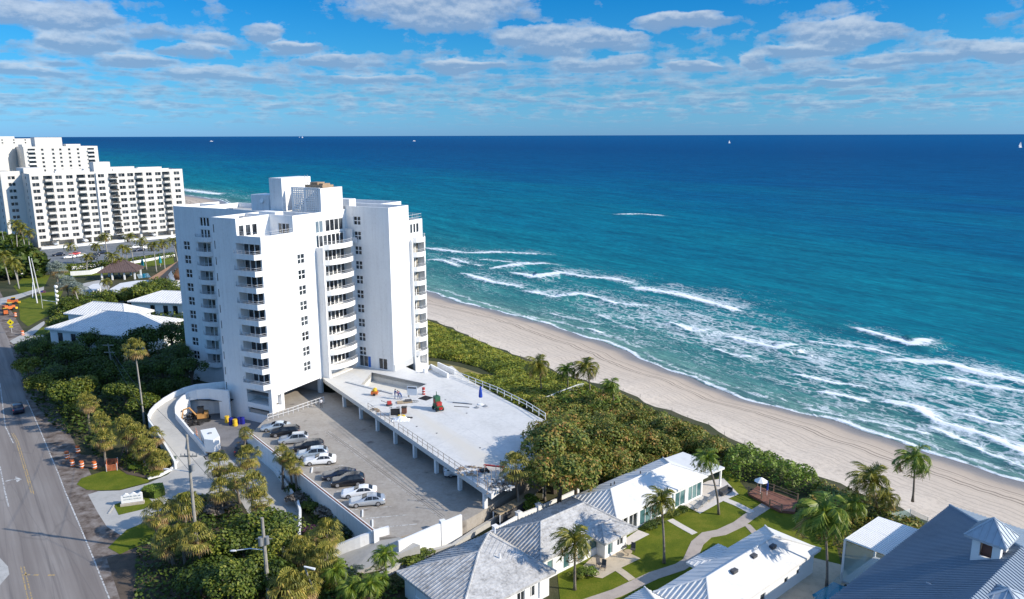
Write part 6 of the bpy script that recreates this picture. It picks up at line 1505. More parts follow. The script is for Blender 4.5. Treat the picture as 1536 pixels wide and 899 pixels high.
# retaining kerb and rocks beside the exit ramp
b = thing('retaining_kerb', 'curved grey retaining kerb between the wall and the cottage roofs', 'kerb'); lwall('kerb_body', [(*P2(*p), -.1, .7) for p in ((560, 875), (600, 853), (640, 835), (680, 825), (716, 800), (750, 780))], .4, M['concrete'], parent=b)
lwall('coping', [(*P2(*p), .7, .76) for p in ((560, 875), (600, 853), (640, 835), (680, 825), (716, 800), (750, 780))], .5, M['concrete'], parent=b)
def rocks(px0, px1, n, seed, label):
    rr = random.Random(seed); a, c_ = Vector(P2(*px0)), Vector(P2(*px1)); m = MB()
    for i in range(n):
        p = a.lerp(c_, rr.random()) + Vector((rr.uniform(-.7, .7), rr.uniform(-.7, .7))); s = rr.uniform(.15, .4)
        m.sphere((p.x, p.y, s * .3), (s * rr.uniform(.8, 1.4), s, s * .7), 6)
    c0 = tuple(a); m.shift((*c0, 0)); o = m.build('rock_border', M['rock'], None, False, (*c0, 0)); tag(o, label, 'rocks', kind='stuff')
rocks((515, 862), (545, 853), 70, 1, 'pale rocks below the exit ramp'); rocks((588, 838), (640, 815), 90, 2, 'pale rocks along the foot of the boundary wall'); rocks((545, 852), (588, 838), 60, 3, 'pale rocks under the grey agaves')
# ------------------------------------------------------------------ condominium blocks and houses to the north
CO = (-218.0, 353.0); CA = math.atan2(.719, .695)
cd = thing('apartment_block', 'long white mid rise block with stacked balconies and dark garage bays behind the parking lot', 'apartment building', (*CO, 0), CA)
FH = 3.0; G0z = 3.0; LEN = 69.5
def ucol(x): f = (x - 170) / 1000.0; return LEN * (f * .90) / (1 - .10 * f)
wc = [ucol(x) for x in (205, 355, 425, 565, 630, 765, 822, 945, 1005, 1130)]; bc = [ucol(x) for x in (286, 500, 705, 878, 1058)]
m = MB(); hol = []
for f in range(10):
    z = G0z + f * FH
    for u in wc: hol.append((u - 1.4, u + 1.4, z + .85, z + 2.4, .25))
    for u in bc: hol.append((u - 1.9, u + 1.9, z + .25, z + 2.5, 1.4))
for i in range(9): hol.append((1.0 + i * 7.6, 7.6 + i * 7.6, .2, 2.6, 5.0))
wall(m, (0, 0), (1, 0), LEN, 0, 33.6, hol)
wall(m, (0, 12), (0, -1), 12, 0, 33.6, [(5, 6.2, G0z + f * FH + .9, G0z + f * FH + 2.3, .2) for f in range(10)])
wall(m, (LEN, 0), (0, 1), 16, 0, 33.6); m.quad((LEN, 16, 0), (0, 16, 0), (0, 16, 33.6), (LEN, 16, 33.6))
wall(m, (-8.5, 12), (1, 0), 8.5, 0, 34.6, [(2.8, 5.6, G0z + f * FH + .9, G0z + f * FH + 2.3, .25) for f in range(10)])
wall(m, (-8.5, 26), (0, -1), 14, 0, 34.6, [(9, 10.2, G0z + f * FH + .9, G0z + f * FH + 2.3, .2) for f in range(10)])
wall(m, (-14, 26), (1, 0), 5.5, 0, 34.6, [(1.6, 3.9, G0z + f * FH + .9, G0z + f * FH + 2.3, .25) for f in range(10)])
wall(m, (-14, 40), (0, -1), 14, 0, 34.6)
for (a0, a1, b0, b1, zt) in ((0, LEN, .3, 16, 33.0), (-8.2, 0, 12.3, 40, 34.0), (-13.7, -8.2, 26.3, 40, 34.0)): m.quad((a0, b0, zt), (a1, b0, zt), (a1, b1, zt), (a0, b1, zt), 1)
m.b2(0, LEN, .25, .3, 32.9, 33.6); m.b2(0, LEN, 0.001, .25, 33.6, 33.65)
for (a0, a1, b0, b1, zt) in ((28.5, 36, 3.5, 9, 38), (0.5, 9, 10, 22, 35.8), (12, 27, 5, 7, 34.2), (38, 60, 6, 7.5, 34.3), (14, 26, 10, 12, 34.8), (36, 50, 11, 14, 35.2), (52, 64, 12, 15, 34.6)): m.b2(a0, a1, b0, b1, 32.9, zt)
M['cream'] = mat('cream stucco', (.66, .64, .60), .85, .05, .2)
m.build('wall', [M['cream'], M['roofgravel']], cd)
m = MB(); m.b2(27.7, 28.4, -.9, -.002, 2.8, 33.0); m.build('fin_wall', M['white'], cd)
m = MB()
for s in (-1, 1): m.b2(s * .70 - .62, s * .70 + .62, .1, .13, -.78, .78)
wpane = m.mesh('window', M['glass'])
for f in range(10):
    for u in wc: link('window', wpane, cd, (u, .08, G0z + f * FH + 1.62))
bm_ = MB(); pp = [(-2.1, -.01), (-1.5, -1.5), (1.9, -1.5), (2.1, -.01)]; bm_.prism(pp, 0, .25)
for i in range(3): a, b = pp[i], pp[i + 1]; bm_.quad((*a, .25), (*b, .25), (*b, 1.0), (*a, 1.0)); bm_.quad((*b, .251), (*a, .251), (*a, 1.0), (*b, 1.0))
bmm = bm_.mesh('balcony', M['cream']); m = MB(); m.b2(-1.5, 1.5, 1.25, 1.3, .3, 2.3); bdoor = m.mesh('sliding_door', M['glass'])
m = MB()
for f in range(10):
    z = G0z + f * FH
    m.b2(-5.6, -4.5, 12.1, 12.2, z + .95, z + 2.25); m.b2(-4.1, -3.0, 12.1, 12.2, z + .95, z + 2.25); m.b2(-12.3, -11.5, 26.1, 26.2, z + .95, z + 2.25); m.b2(-11.2, -10.3, 26.1, 26.2, z + .95, z + 2.25)
    m.b2(.1, .18, 5.9, 6.9, z + .95, z + 2.25); m.b2(-8.4, -8.32, 15.9, 16.9, z + .95, z + 2.25)
tag(m.build('window', M['glass'], cd), kind='stuff')
for f in range(10):
    for u in bc: o = link('balcony', bmm, cd, (u, 0, G0z + f * FH)); link('sliding_door', bdoor, o)
def block(name, label, o, ang, L, D, H, fh, cols, bal=(), mt='cream', ph=(), w=1.6, side_cols=()):
    b = thing(name, label, 'apartment building', (*o, 0), ang); m = MB(); n = int((H - 3) / fh); hol = []
    for f in range(n):
        z = 3 + f * fh
        for u in cols: hol.append((u - w / 2, u + w / 2, z + .9, z + 2.4, .3))
        for u in bal: hol.append((u - 2.4, u + 2.4, z + .3, z + 2.5, 1.4))
    wall(m, (0, 0), (1, 0), L, 0, H, hol); wall(m, (0, D), (0, -1), D, 0, H, [(u - .8, u + .8, 3 + f * fh + .9, 3 + f * fh + 2.3, .3) for f in range(n) for u in side_cols])
    wall(m, (L, 0), (0, 1), D, 0, H); m.quad((L, D, 0), (0, D, 0), (0, D, H), (L, D, H)); m.quad((0, 0, H), (L, 0, H), (L, D, H), (0, D, H), 1)
    for q_ in ph: m.b2(*q_[:4], H, H + q_[4])
    m.build('wall', [M[mt], M['roofgravel']], b)
    g_m = MB(); g_m.quad((-w / 2, .2, -.75), (w / 2, .2, -.75), (w / 2, .2, .75), (-w / 2, .2, .75)); gm = g_m.mesh('window', M['glass'])
    d_m = MB(); d_m.quad((-2.2, 1.3, .3), (2.2, 1.3, .3), (2.2, 1.3, 2.4), (-2.2, 1.3, 2.4)); dm_ = d_m.mesh('sliding_door', M['glass'])
    s_m = MB(); s_m.quad((.2, .7, -.7), (.2, -.7, -.7), (.2, -.7, .7), (.2, .7, .7)); sm_ = s_m.mesh('window', M['glass'])
    k_m = MB(); k_m.b2(-2.5, 2.5, -1.2, -.01, 0, .25); k_m.b2(-2.5, 2.5, -1.2, -1.1, .25, 1.1); km = k_m.mesh('balcony', M['trim'])
    cnt = 0
    for f in range(n - 1, -1, -1):
        for u in cols:
            if cnt < 98: link('window', gm, b, (u, 0, 3 + f * fh + 1.65)); cnt += 1
        for u in side_cols:
            if cnt < 98: link('window', sm_, b, (0, D - u, 3 + f * fh + 1.6)); cnt += 1
        for u in bal: o_ = link('balcony', km, b, (u, 0, 3 + f * fh)); link('sliding_door', dm_, o_)
    return b
block('apartment_block', 'white block with a rooftop box right behind the long white block, ending at the sea', (-352.5, 568), CA, 50, 22, 43.0, 3.0, (12, 19, 24, 30, 36), (5, 45), ph=((9, 27, 4, 14, 6.5), (30, 40, 6, 12, 1.5), (0, 6, 2, 12, 1.5)))
block('apartment_block', 'shaded blue grey block left of the rooftop box block, seen end on', (-398, 560), CA - .9, 30, 26, 44, 3.0, (5, 11), (20, 28), side_cols=(6, 14), ph=((4, 16, 4, 12, 2.5),))
block('apartment_block', 'narrow shaded tower with dark windows at the left edge behind the long white block', (-440, 560), CA - .8, 22, 22, 43, 3.0, (4, 10), (16.5,))
block('apartment_block', 'pale distant block with a flat roof just under the horizon', (-640, 890), CA, 90, 24, 48, 3.2, (8, 20, 32, 44, 56, 68, 80), (), ph=((10, 30, 4, 14, 3.5), (50, 70, 4, 14, 2.5)))
block('apartment_block', 'most distant pale block at the left edge below the horizon', (-800, 1000), CA - .3, 70, 24, 45, 3.2, (8, 20, 32, 44, 56), ())
# parking lot of the long block
t = NT('parking lot asphalt'); n = t.noise(.2, 4, .6, t.pos()); t.bsdf(t.ramp(n, [(.4, (.13, .15, .17)), (.6, (.20, .215, .23))]), .9, 0, .2); M['lot'] = t.mat
sheet('parking_lot', [P2(*p) for p in ((60, 385), (85, 400), (130, 398), (200, 392), (262, 380), (262, 352), (60, 372))], .02, M['lot'], 'grey parking lot in front of the long white block', 'parking lot')
border('kerb', ((62, 374), (90, 372), (150, 366), (262, 356)), 3.0, .9, M['white'], 'pale planter wall along the foot of the long white block', 'wall')
lots = ((88, 384, 'pt_navy', 'dark green car in the far lot near its left corner'), (104, 388, 'pt_white', 'white car at the left of the far lot'), (112, 383, 'pt_red', 'bright red car in the far lot'), (121, 386, 'pt_silver', 'silver car right of the red car'), (141, 385, 'pt_black', 'black car in the far lot below the first palms'), (153, 381, 'pt_navy', 'navy car in the middle of the far lot'), (201, 373, 'pt_white', 'white van like car behind the palms in the far lot'), (216, 374, 'pt_white', 'white car right of the palm pair in the far lot'), (209, 377, 'pt_navy', 'dark blue car between two white cars in the far lot'), (137, 390, 'pt_black', 'low black car at the near edge of the far lot'))
for px, py, pt, lab in lots:
    p = P2(px, py); car('suv' if pt != 'pt_red' else 'sedan', pt, lab, *p, .03, CA + rng.uniform(-.1, .1), 'cars in the far parking lot')
for i, (px, py) in enumerate(((83, 371), (128, 366), (158, 363), (187, 360), (230, 357))):
    p = P2(px, py); car('suv', 'pt_white' if i % 2 else 'pt_silver', 'pale car in the garage bay number %s from the left' % ['first', 'second', 'third', 'fourth', 'last'][i].replace('number ', ''), p[0], p[1], 1.0, CA + 1.57, 'cars in the garage bays')
# lawns between
sheet('lawn_strip', [P2(*p) for p in ((84, 408), (150, 402), (260, 386), (262, 396), (180, 405), (160, 412), (90, 418))], .02, M['lawn'], 'green lawn band below the far parking lot', 'lawn')
sheet('lawn_strip', [P2(*p) for p in ((20, 430), (40, 412), (75, 413), (66, 432), (30, 442))], .02, M['lawn'], 'roadside lawn near the pale poles', 'lawn')
sheet('lawn_strip', [P2(*p) for p in ((28, 452), (62, 440), (95, 436), (80, 470), (42, 490), (30, 480))], .02, M['lawn'], 'shady lawn above the side path', 'lawn')
sheet('side_path', [P2(*p) for p in ((0, 448), (30, 441), (66, 430), (66, 435), (32, 447), (0, 458))], .025, M['concrete'], 'pale path crossing the roadside lawn', 'path')
sheet('side_path', [P2(*p) for p in ((14, 512), (40, 498), (62, 484), (66, 482), (68, 486), (48, 504), (72, 502), (72, 508), (20, 516))], .025, M['concrete'], 'pale entrance path below the side lawn', 'path')
sheet('lawn_strip', [P2(*p) for p in ((52, 500), (60, 492), (74, 490), (74, 500), (56, 503))], .022, M['lawn'], 'small lawn wedge by the entrance path', 'lawn')
sheet('tennis_court', [P2(*p) for p in ((112, 428), (150, 420), (165, 430), (160, 442), (128, 444))], .02, M['concrete'], 'pale paved court beside the flat white roofs', 'court')
lwall('garden_wall', [(*P2(*p), 0, 1.2) for p in ((108, 405), (150, 400))], .4, M['white'], 'white garden wall left of the thatched hut'); lwall('garden_wall', [(*P2(*p), 0, 1.0) for p in ((186, 398), (262, 385))], .4, M['white'], 'long white garden wall right of the thatched hut'); lwall('garden_wall', [(*P2(*p), 0, 1.6) for p in ((106, 414), (136, 412), (155, 406))], .4, M['white'], 'lower white garden wall with a stepped end')
# thatched hut
p = P2(183, 417); b = thing('hut', 'brown shingled pavilion with white posts and a broad hip roof', 'pavilion', (*p, 0), .2)
M['shingle'] = mat('brown shingles', (.13, .09, .085), .9, .25, 1.5)
hip(b, -6, 6, -4.5, 4.5, 3.0, 6.4, -1.5, 1.5, 0, M['shingle'], .6, .08, 0)
for x in (-5.4, -2, 2, 5.4):
    for y in (-4, 4): m = MB(); m.b2(x - .25, x + .25, y - .25, y + .25, 0, 2.8); m.build('post', M['trim'], b)
# flat white roofs
def flat(name, px, z, label, hz=.5, wallc='trim'):
    pts = [P2(*p, z) for p in px]; b = thing(name, label, 'building', (*pts[0], 0)); m = MB(); m.prism(pts, z - hz, z); m.shift((*pts[0], 0)).build('roof', M['tileclean'], b)
    c = Vector((sum(p[0] for p in pts) / len(pts), sum(p[1] for p in pts) / len(pts))); m = MB(); m.prism([tuple(c + (Vector(p) - c) * .85) for p in pts], 0, z - hz - .01); m.shift((*pts[0], 0)).build('wall', M[wallc], b); return b
flat('flat_roof_building', ((164, 434), (180, 425), (205, 421), (228, 420), (215, 430), (176, 440)), 3.6, 'long flat white roof beside the grey court')
flat('flat_roof_building', ((132, 430), (140, 426), (152, 425), (150, 433), (138, 436)), 2.2, 'small square white roof on the grey court')
flat('flat_roof_building', ((252, 417), (280, 425), (285, 432), (268, 436), (250, 424)), 3.6, 'flat white roof edge between the orange roof and the tower')
# orange roof house
p = P2(243, 420); b = thing('orange_roofed_building', 'building with a striped orange brown roof and white gable by the tower', 'building', (*p, 0), 0)
LX = lambda px, py, z: tuple(a - c for a, c in zip(P(px, py, z), (*p, 0)))
m = MB(); q_ = [LX(222, 418, 4.5), LX(268, 391, 9.0), LX(275, 393, 9.0), LX(260, 416, 5.0), LX(248, 418, 4.5)]
roof_face(m, [LX(222, 419, 4.5), LX(250, 420, 4.5), LX(268, 401, 9.2), LX(268, 391, 9.2)], 1.1, .22, .35); m.build('roof', M['terracotta'], b)
m = MB(); m.add([LX(266, 402, 9), LX(258, 418, 4.2), LX(276, 420, 4.2), LX(276, 402, 9)], [(0, 1, 2, 3)]); m.build('end_roof', M['terracotta'], b)
m = MB(); m.prism([LX(224, 421, 4.2)[:2], LX(256, 424, 4.2)[:2], LX(280, 424, 4.2)[:2], LX(280, 408, 4.2)[:2]], 0, 4.19); m.build('wall', M['white'], b)
m = MB(); a, c_, d2 = LX(245, 421, 4.0), LX(257, 406, 8.0), LX(264, 424, 3.8); m.add([a, d2, c_], [(0, 1, 2)]); m.build('gable_sail', M['trim'], b)
for i, (px, lab) in enumerate(((214.5, 'closed teal umbrella between the lawn and the small pool'), (241, 'closed teal umbrella right of the other, beyond the orange roof'))):
    u = P2(px, 404 - i * 4); b = thing('folded_umbrella', lab, 'umbrella', (*u, 0)); m = MB(); m.tube([(0, 0, 0), (0, 0, 4.4)], .06, 5); m.build('pole', M['trim'], b); m = MB(); m.tube([(0, 0, 1.4), (0, 0, 3), (0, 0, 4.4)], [.6, .5, .05], 8); m.build('canopy', M['teal'], b)
sheet('swimming_pool', [P2(*p) for p in ((205, 412), (222, 410), (226, 416), (208, 418))], .03, M['poolwater'], 'small blue pool beside the pavilion', 'pool')
# white ribbed-roof houses in front of the tower shade
def house(o, ang, E, N, zr, ze, label, rib=1.0, wins=()):
    b = thing('house', label, 'house', (*o, 0), ang); wbox(b, -E, E, -N, N, ze - .3, [(x - .8, x + .8, 1.0, ze - .9) for x in [E + w_ for w_ in wins]]); hip(b, -E, E, -N, N, ze, zr, -E + N * 1.0, E - N * 1.0, 0, M['tileclean'], rib, .08, 0, ov=.7)
    for w_ in wins: cottage_window(b, w_, N, ze * .5 + .05, 1.6, ze - 1.9, 1, 'glass')
    return b
p = P2(174, 486, 5.5); house(p, R(-18), 12.0, 8.0, 8.6, 5.5, 'large two storey house with a white ribbed hip roof half in the tower shadow', .8, (-9, -5, -1))
p = P2(164, 468, 6.4); b = house(p, R(-18), 9, 4.2, 8.8, 6.4, 'back wing of the white ribbed roof house, fully sunlit', .8)
p = P2(262, 452, 3.6); house(p, R(-10), 9.5, 6.0, 6.6, 4.6, 'white house with a hip roof and dark windows against the tower', .8, (-3, 1, 4, 7))
# ------------------------------------------------------------------ vegetation
RS = np.random.RandomState(11)
def leaf_quads(pts, size, nrm=None, spread=.9, seed=0, aspect=.6):
    rs = np.random.RandomState(seed); n = len(pts)
    a = rs.randn(n, 3); a /= np.linalg.norm(a, axis=1)[:, None]
    if nrm is not None:
        a = nrm + a * spread; a /= np.linalg.norm(a, axis=1)[:, None]
    r = rs.randn(n, 3); u = np.cross(a, r); u /= np.linalg.norm(u, axis=1)[:, None]; v = np.cross(a, u)
    s = (size * (.6 + .8 * rs.rand(n)))[:, None]
    q = np.stack([pts - u * s * .5, pts - v * s * .5 * aspect, pts + u * s * .5, pts + v * s * .5 * aspect], 1).reshape(-1, 3)
    return q
def leaf_mesh(name, pts, size, mt, nrm=None, spread=.65, seed=0, aspect=.7):
    q = leaf_quads(pts, size, nrm, spread, seed, aspect)
    f = np.arange(len(q)).reshape(-1, 4)
    return npmesh(name, q, f, mt, False)
def crown_points(seed, n, lobes=14, squash=.8):
    rs = np.random.RandomState(seed); P_ = []; N_ = []
    cs = []
    for i in range(lobes):
        d = rs.randn(3); d /= np.linalg.norm(d); d[2] = abs(d[2]) * .9 - .25
        cs.append((d * np.array([.70, .70, .60]) * (.6 + .45 * rs.rand()), .20 + .25 * rs.rand()))
    cs.append((np.array([0, 0, .05]), .46))
    w = np.array([c[1] ** 2 for c in cs]); w /= w.sum()
    k = rs.choice(len(cs), n, p=w)
    d = rs.randn(n, 3); d /= np.linalg.norm(d, axis=1)[:, None]
    c = np.array([x[0] for x in cs])[k]; r = np.array([x[1] for x in cs])[k][:, None]
    rad = (1 - .35 * rs.rand(n)[:, None] ** 2) * (1 + .07 * rs.randn(n)[:, None])
    p = c + d * r * rad; p[:, 2] *= squash
    keep = (p[:, 2] > -.55) & ~((d[:, 2] < -.35) & (rs.rand(n) < .6))
    return p[keep], d[keep]
CR = {}
def crown(var, mt, size, n=4600):
    k = (var, mt, size, n)
    if k not in CR:
        p, d = crown_points(100 + var, n); CR[k] = leaf_mesh('crown', p, size, M[mt], d + np.array([.25, 0, .35]), .75, var)
    return CR[k]
TRK = {}
def trunkmesh(var):
    if var not in TRK:
        rs = random.Random(var); m = MB(); m.tube([(0, 0, -.1), (.03, .02, .35), (0, .04, .62)], [.055, .04, .03], 7)
        for i in range(6):
            a = i * 1.05 + rs.random(); e = (.32 * math.cos(a), .32 * math.sin(a), .62 + .22 * rs.random()); m.tube([(0, .03, .45 + .12 * rs.random()), (e[0] * .5, e[1] * .5, .66), e], [.026, .018, .008], 5)
        TRK[var] = m.mesh('trunk', M['bark'])
    return TRK[var]
def tree(px, py, r, h, mt, label, group, name='broadleaf_tree', cat='tree', leaf=.085, crown_px=True, squash=1.0, n=4600, at=None):
    "crown centre seen at (px, py)"
    zc = h - r * .62 * squash
    p = at if at else P2(px, py, max(.5, zc)); b = thing(name, label, cat, (*p, -.05), rng.uniform(0, 6.28), group)
    tm = link('trunk', trunkmesh(rng.randrange(4)), b); tm.scale = (h * .75, h * .75, h)
    c = link('crown', crown(rng.randrange(5), mt, leaf, n), b, (0, 0, zc), rng.uniform(0, 6.28)); c.scale = (r * rng.uniform(.9, 1.1), r * rng.uniform(.9, 1.1), r * squash * rng.uniform(.9, 1.1))
    return b
# ---- palms
WIND = Vector((-.75, .15, 0))
def coco_crown(seed, mt, nf=24, L=1.0, wind=.85, dead=2):
    rs = random.Random(seed); m = MB()
    for i in range(nf):
        az_ = i * 2.399 + rs.uniform(-.3, .3); t0 = i / nf; e0 = R(82 - 82 * t0 + rs.uniform(-8, 8)); LL = L * rs.uniform(.85, 1.1)
        p = Vector((0, 0, 0)); e = e0; pts = [p.copy()]; dirs = []; S = 9
        hv = Vector((math.cos(az_), math.sin(az_), 0))
        for k in range(S):
            d = (hv * math.cos(e) + Vector((0, 0, math.sin(e)))); d = (d + WIND * wind * (k / S) * 1.1).normalized()
            p = p + d * (LL / S); pts.append(p.copy()); dirs.append(d); e -= R(8 + 10 * t0 + 2.2 * k)
        mi = 1 if i >= nf - dead else 0
        side_ref = Vector((0, 0, 1))
        for k in range(S):
            a, b_, d = pts[k], pts[k + 1], dirs[k]; sd = d.cross(side_ref)
            if sd.length < .1: sd = Vector((1, 0, 0))
            sd.normalize(); w = .010 * (1 - k / S) + .003
            m.quad(tuple(a - sd * w), tuple(a + sd * w), tuple(b_ + sd * w), tuple(b_ - sd * w), mi)
            if k == 0: continue
            for j in range(3):
                q = a.lerp(b_, j / 3 + .1); f = (k + j / 3) / S; ll = .30 * math.sin(math.pi * min(1, f * .82 + .14)) * rs.uniform(.8, 1.15)
                for s in (-1, 1):
                    dr = (sd * s * .8 + d * .75 + Vector((0, 0, -.25 - .35 * rs.random())) + WIND * .35 * wind).normalized(); e_ = q + dr * ll; wv = d * .020
                    m.add([tuple(q - wv), tuple(q + wv), tuple(e_ + wv * .3), tuple(e_ - wv * .3)], [(0, 1, 2, 3)], mi)
    for k in range(5): a = k * 1.3; m.sphere((.05 * math.cos(a), .05 * math.sin(a), -.05), .028, 6, 1)
    return m.mesh('crown', [M[mt], M['deadfrond']])
def fan_crown(seed, mt, nl=38, dead=14):
    rs = random.Random(seed); m = MB()
    for i in range(nl + dead):
        isd = i >= nl; t0 = i / nl; az_ = i * 2.399 + rs.uniform(-.3, .3)
        el_ = R(80 - 115 * t0 + rs.uniform(-10, 10)) if not isd else R(-40 - rs.uniform(0, 35))
        d = Vector((math.cos(az_) * math.cos(el_), math.sin(az_) * math.cos(el_), math.sin(el_)))
        pl = rs.uniform(.38, .68) * (.8 if isd else 1); p = d * pl; side = d.cross(Vector((0, 0, 1)))
        if side.length < .1: side = Vector((1, 0, 0))
        side.normalize(); up = side.cross(d)
        mi = 1 if isd or (t0 > .8 and rs.random() < .4) else 0
        w = .008; m.quad(tuple(side * w), tuple(-side * w), tuple(p - side * w), tuple(p + side * w), mi)
        nb = 9; R0 = rs.uniform(.42, .66) * (.85 if isd else 1)
        for j in range(nb):
            a = R(-75 + 150 * j / (nb - 1)) ; bd = (d * math.cos(a) + side * math.sin(a) + up * .10).normalized()
            droop = Vector((0, 0, -.55 - .35 * rs.random())); e1 = p + bd * R0 * .6; e2 = e1 + (bd * .5 + droop).normalized() * R0 * .45
            wv = bd.cross(up).normalized() * .036
            m.add([tuple(p), tuple(e1 + wv), tuple(e2), tuple(e1 - wv)], [(0, 1, 2, 3)], mi)
    return m.mesh('crown', [M[mt], M['deadfrond']])
CCOCO = [coco_crown(s, 'frondbright' if s % 2 else 'frond') for s in range(4)]; CFAN = [fan_crown(s, 'frondfan', 38, 16 + s * 7) for s in range(3)] + [fan_crown(9, 'frond', 54, 2)]; CSILV = fan_crown(21, 'leafsilver', 54, 6); CFAR = [coco_crown(30 + s, 'frond', 14, 1.0, .3, 1) for s in range(2)]
def palm(kind, px, py, ht, r, label, group, lean=(0, 0), base=None, tr=.16, tm='trunk', name=None, ci=None):
    "crown centre seen at (px, py) at height ht; the foot may be elsewhere"
    c = P(px, py, ht); f = P2(*base) if base else (c[0] + lean[0], c[1] + lean[1])
    b = thing(name or {'coco': 'coconut_palm', 'fan': 'fan_palm', 'far': 'palm_tree', 'silver': 'silver_palm'}[kind], label, 'palm tree', (*f, -.05), 0, group)
    m = MB(); dx, dy = c[0] - f[0], c[1] - f[1]
    ks = [i / 7 for i in range(8)]; m.tube([(dx * k ** 1.6, dy * k ** 1.6, ht * k) for k in ks], [tr * (1.45 if k == 0 else 1.0 - .35 * k) for k in ks], 8); m.build('trunk', M[tm], b, True)
    me = {'coco': CCOCO, 'fan': CFAN[:3], 'far': CFAR, 'silver': [CSILV]}[kind]
    me = CFAN[3] if ci == 'green' else (me[ci] if ci is not None else me[rng.randrange(len(me))])
    o = link('crown', me, b, (dx, dy, ht), rng.uniform(0, 6.28) if kind != 'coco' else rng.uniform(-.5, .5)); o.scale = (r,) * 3
    return b
# coconut palms
COC = [(808, 550, 6.4, 3.9, (812, 588), 'left of the four coconut palms on the dune'), (850, 558, 5.2, 3.4, (852, 586), 'short coconut palm second from the left on the dune'), (880, 553, 6.2, 4.0, (885, 590), 'coconut palm third from the left on the dune, largest crown'), (916, 580, 4.6, 3.2, (921, 608), 'right of the four coconut palms on the dune with a dead skirt'),
       (992, 755, 7.6, 3.1, (996, 845), 'coconut palm standing in the lawn in front of the long white cottage'), (1061, 690, 8.0, 3.0, (1078, 772), 'leaning coconut palm at the end of the long white cottage'), (862, 815, 6.0, 3.6, (862, 885), 'coconut palm with ragged fronds beside the middle cottage'),
       (1236, 775, 8.6, 4.6, (1240, 880), 'biggest coconut palm with hanging fronds by the glass fence'), (1306, 724, 6.0, 4.2, (1316, 775), 'coconut palm above the white pergola'), (1372, 692, 6.6, 3.8, (1369, 752), 'coconut palm standing against the beach at the far right'), (1330, 748, 3.0, 2.6, (1334, 768), 'low coconut palm behind the pergola'), (1280, 760, 3.4, 3.0, (1284, 790), 'low bushy coconut palm between the tall palms')]
for i, (px, py, ht, r, base, lab) in enumerate(COC): palm('coco', px, py, ht, r, lab, 'coconut palms', base=base, ci=i % 4)
for (px, py, ht, r, lab) in ((503, 858, 2.6, 2.6, 'young yellow coconut palm below the exit ramp'), (578, 836, 3.6, 2.6, 'young coconut palm beside the cottage roof corner'), (556, 880, 2.6, 2.5, 'young yellow coconut palm at the bottom edge by the rocks'), (572, 872, 2.0, 2.0, 'smallest coconut palm at the bottom edge by the cottage'), (527, 884, 2.4, 2.4, 'coconut palm at the bottom edge left of the rocks')): palm('coco', px, py, ht, r, lab, 'young coconut palms', ci=1)
# fan palms
FAN = [(131, 605, 5.5, 2.0, 'upper of the three stacked fan palms by the road'), (150, 634, 5.0, 2.0, 'middle of the three stacked fan palms by the road'), (156, 660, 4.3, 2.0, 'lower of the three stacked fan palms by the road, behind orange mesh'), (188, 642, 4.6, 2.2, 'fan palm at the upper left of the planting bed'), (203, 655, 4.0, 2.4, 'large fan palm in the middle of the planting bed'), (216, 672, 3.0, 2.0, 'fan palm at the lower right of the planting bed clump'), (231, 654, 3.2, 1.8, 'fan palm against the ramp wall'), (238, 690, 1.6, 1.9, 'low fan palm at the front of the planting bed'),
       (237, 771, 3.4, 2.1, 'fan palm with brown skirt right of the entrance sign'), (279, 757, 3.6, 2.2, 'greenest fan palm beside the utility pole'), (249, 812, 3.8, 2.0, 'fan palm at the edge of the roadside lawn'), (295, 808, 5.0, 2.1, 'tall fan palm with pale trunk at the foot of the utility pole'), (272, 806, 4.0, 1.8, 'fan palm between the two palms below the utility pole'),
       (372, 686, 5.0, 2.1, 'tan skirted fan palm by the courtyard entrance'), (328, 697, 5.0, 2.1, 'fan palm in front of the white trailer'), (351, 716, 4.0, 2.0, 'fan palm in the middle of the lane clump'), (332, 735, 3.8, 2.0, 'fan palm low in the lane clump near the drive'), (380, 728, 4.6, 2.2, 'large fan palm at the right of the lane clump'), (368, 650, 4.2, 1.3, 'small fan palm at the corner of the parking wall'), (390, 752, 3.0, 1.7, 'lowest fan palm of the lane clump'),
       (424, 682, 5.2, 1.6, 'fan palm in front of the parking wall, left head'), (441, 699, 4.4, 1.5, 'fan palm in front of the parking wall, right head'), (432, 690, 4.8, 1.4, 'fan palm in front of the parking wall, middle head'), (490, 801, 4.0, 2.2, 'golden fan palm below the parking wall'), (450, 824, 3.8, 1.9, 'fan palm left of the golden fan palm'), (487, 838, 3.6, 2.0, 'golden fan palm beside the exit ramp foot'), (466, 838, 3.2, 1.8, 'fan palm between the golden palms'), (433, 884, 3.0, 2.4, 'broad fan palm at the bottom edge right of the near pole'), (460, 878, 2.6, 1.8, 'fan palm at the bottom edge under the short lamp'),
       (774, 702, 6.9, 2.5, 'left of two fan palms by the lower corner of the pool deck'), (819, 706, 4.4, 2.3, 'right of two fan palms by the lower corner of the pool deck')]
for i, (px, py, ht, r, lab) in enumerate(FAN): palm('fan', px, py, ht, r, lab, 'fan palms', lean=(rng.uniform(-.5, .5), rng.uniform(-.4, .4)), ci='green' if 'green' in lab else None, tr=.2)
palm('fan', 202, 524, 15.2, 2.2, 'very tall fan palm with a thin bare trunk beside the ramp', 'tall fan palm', base=(217, 640), tr=.17, tm='greytrunk')
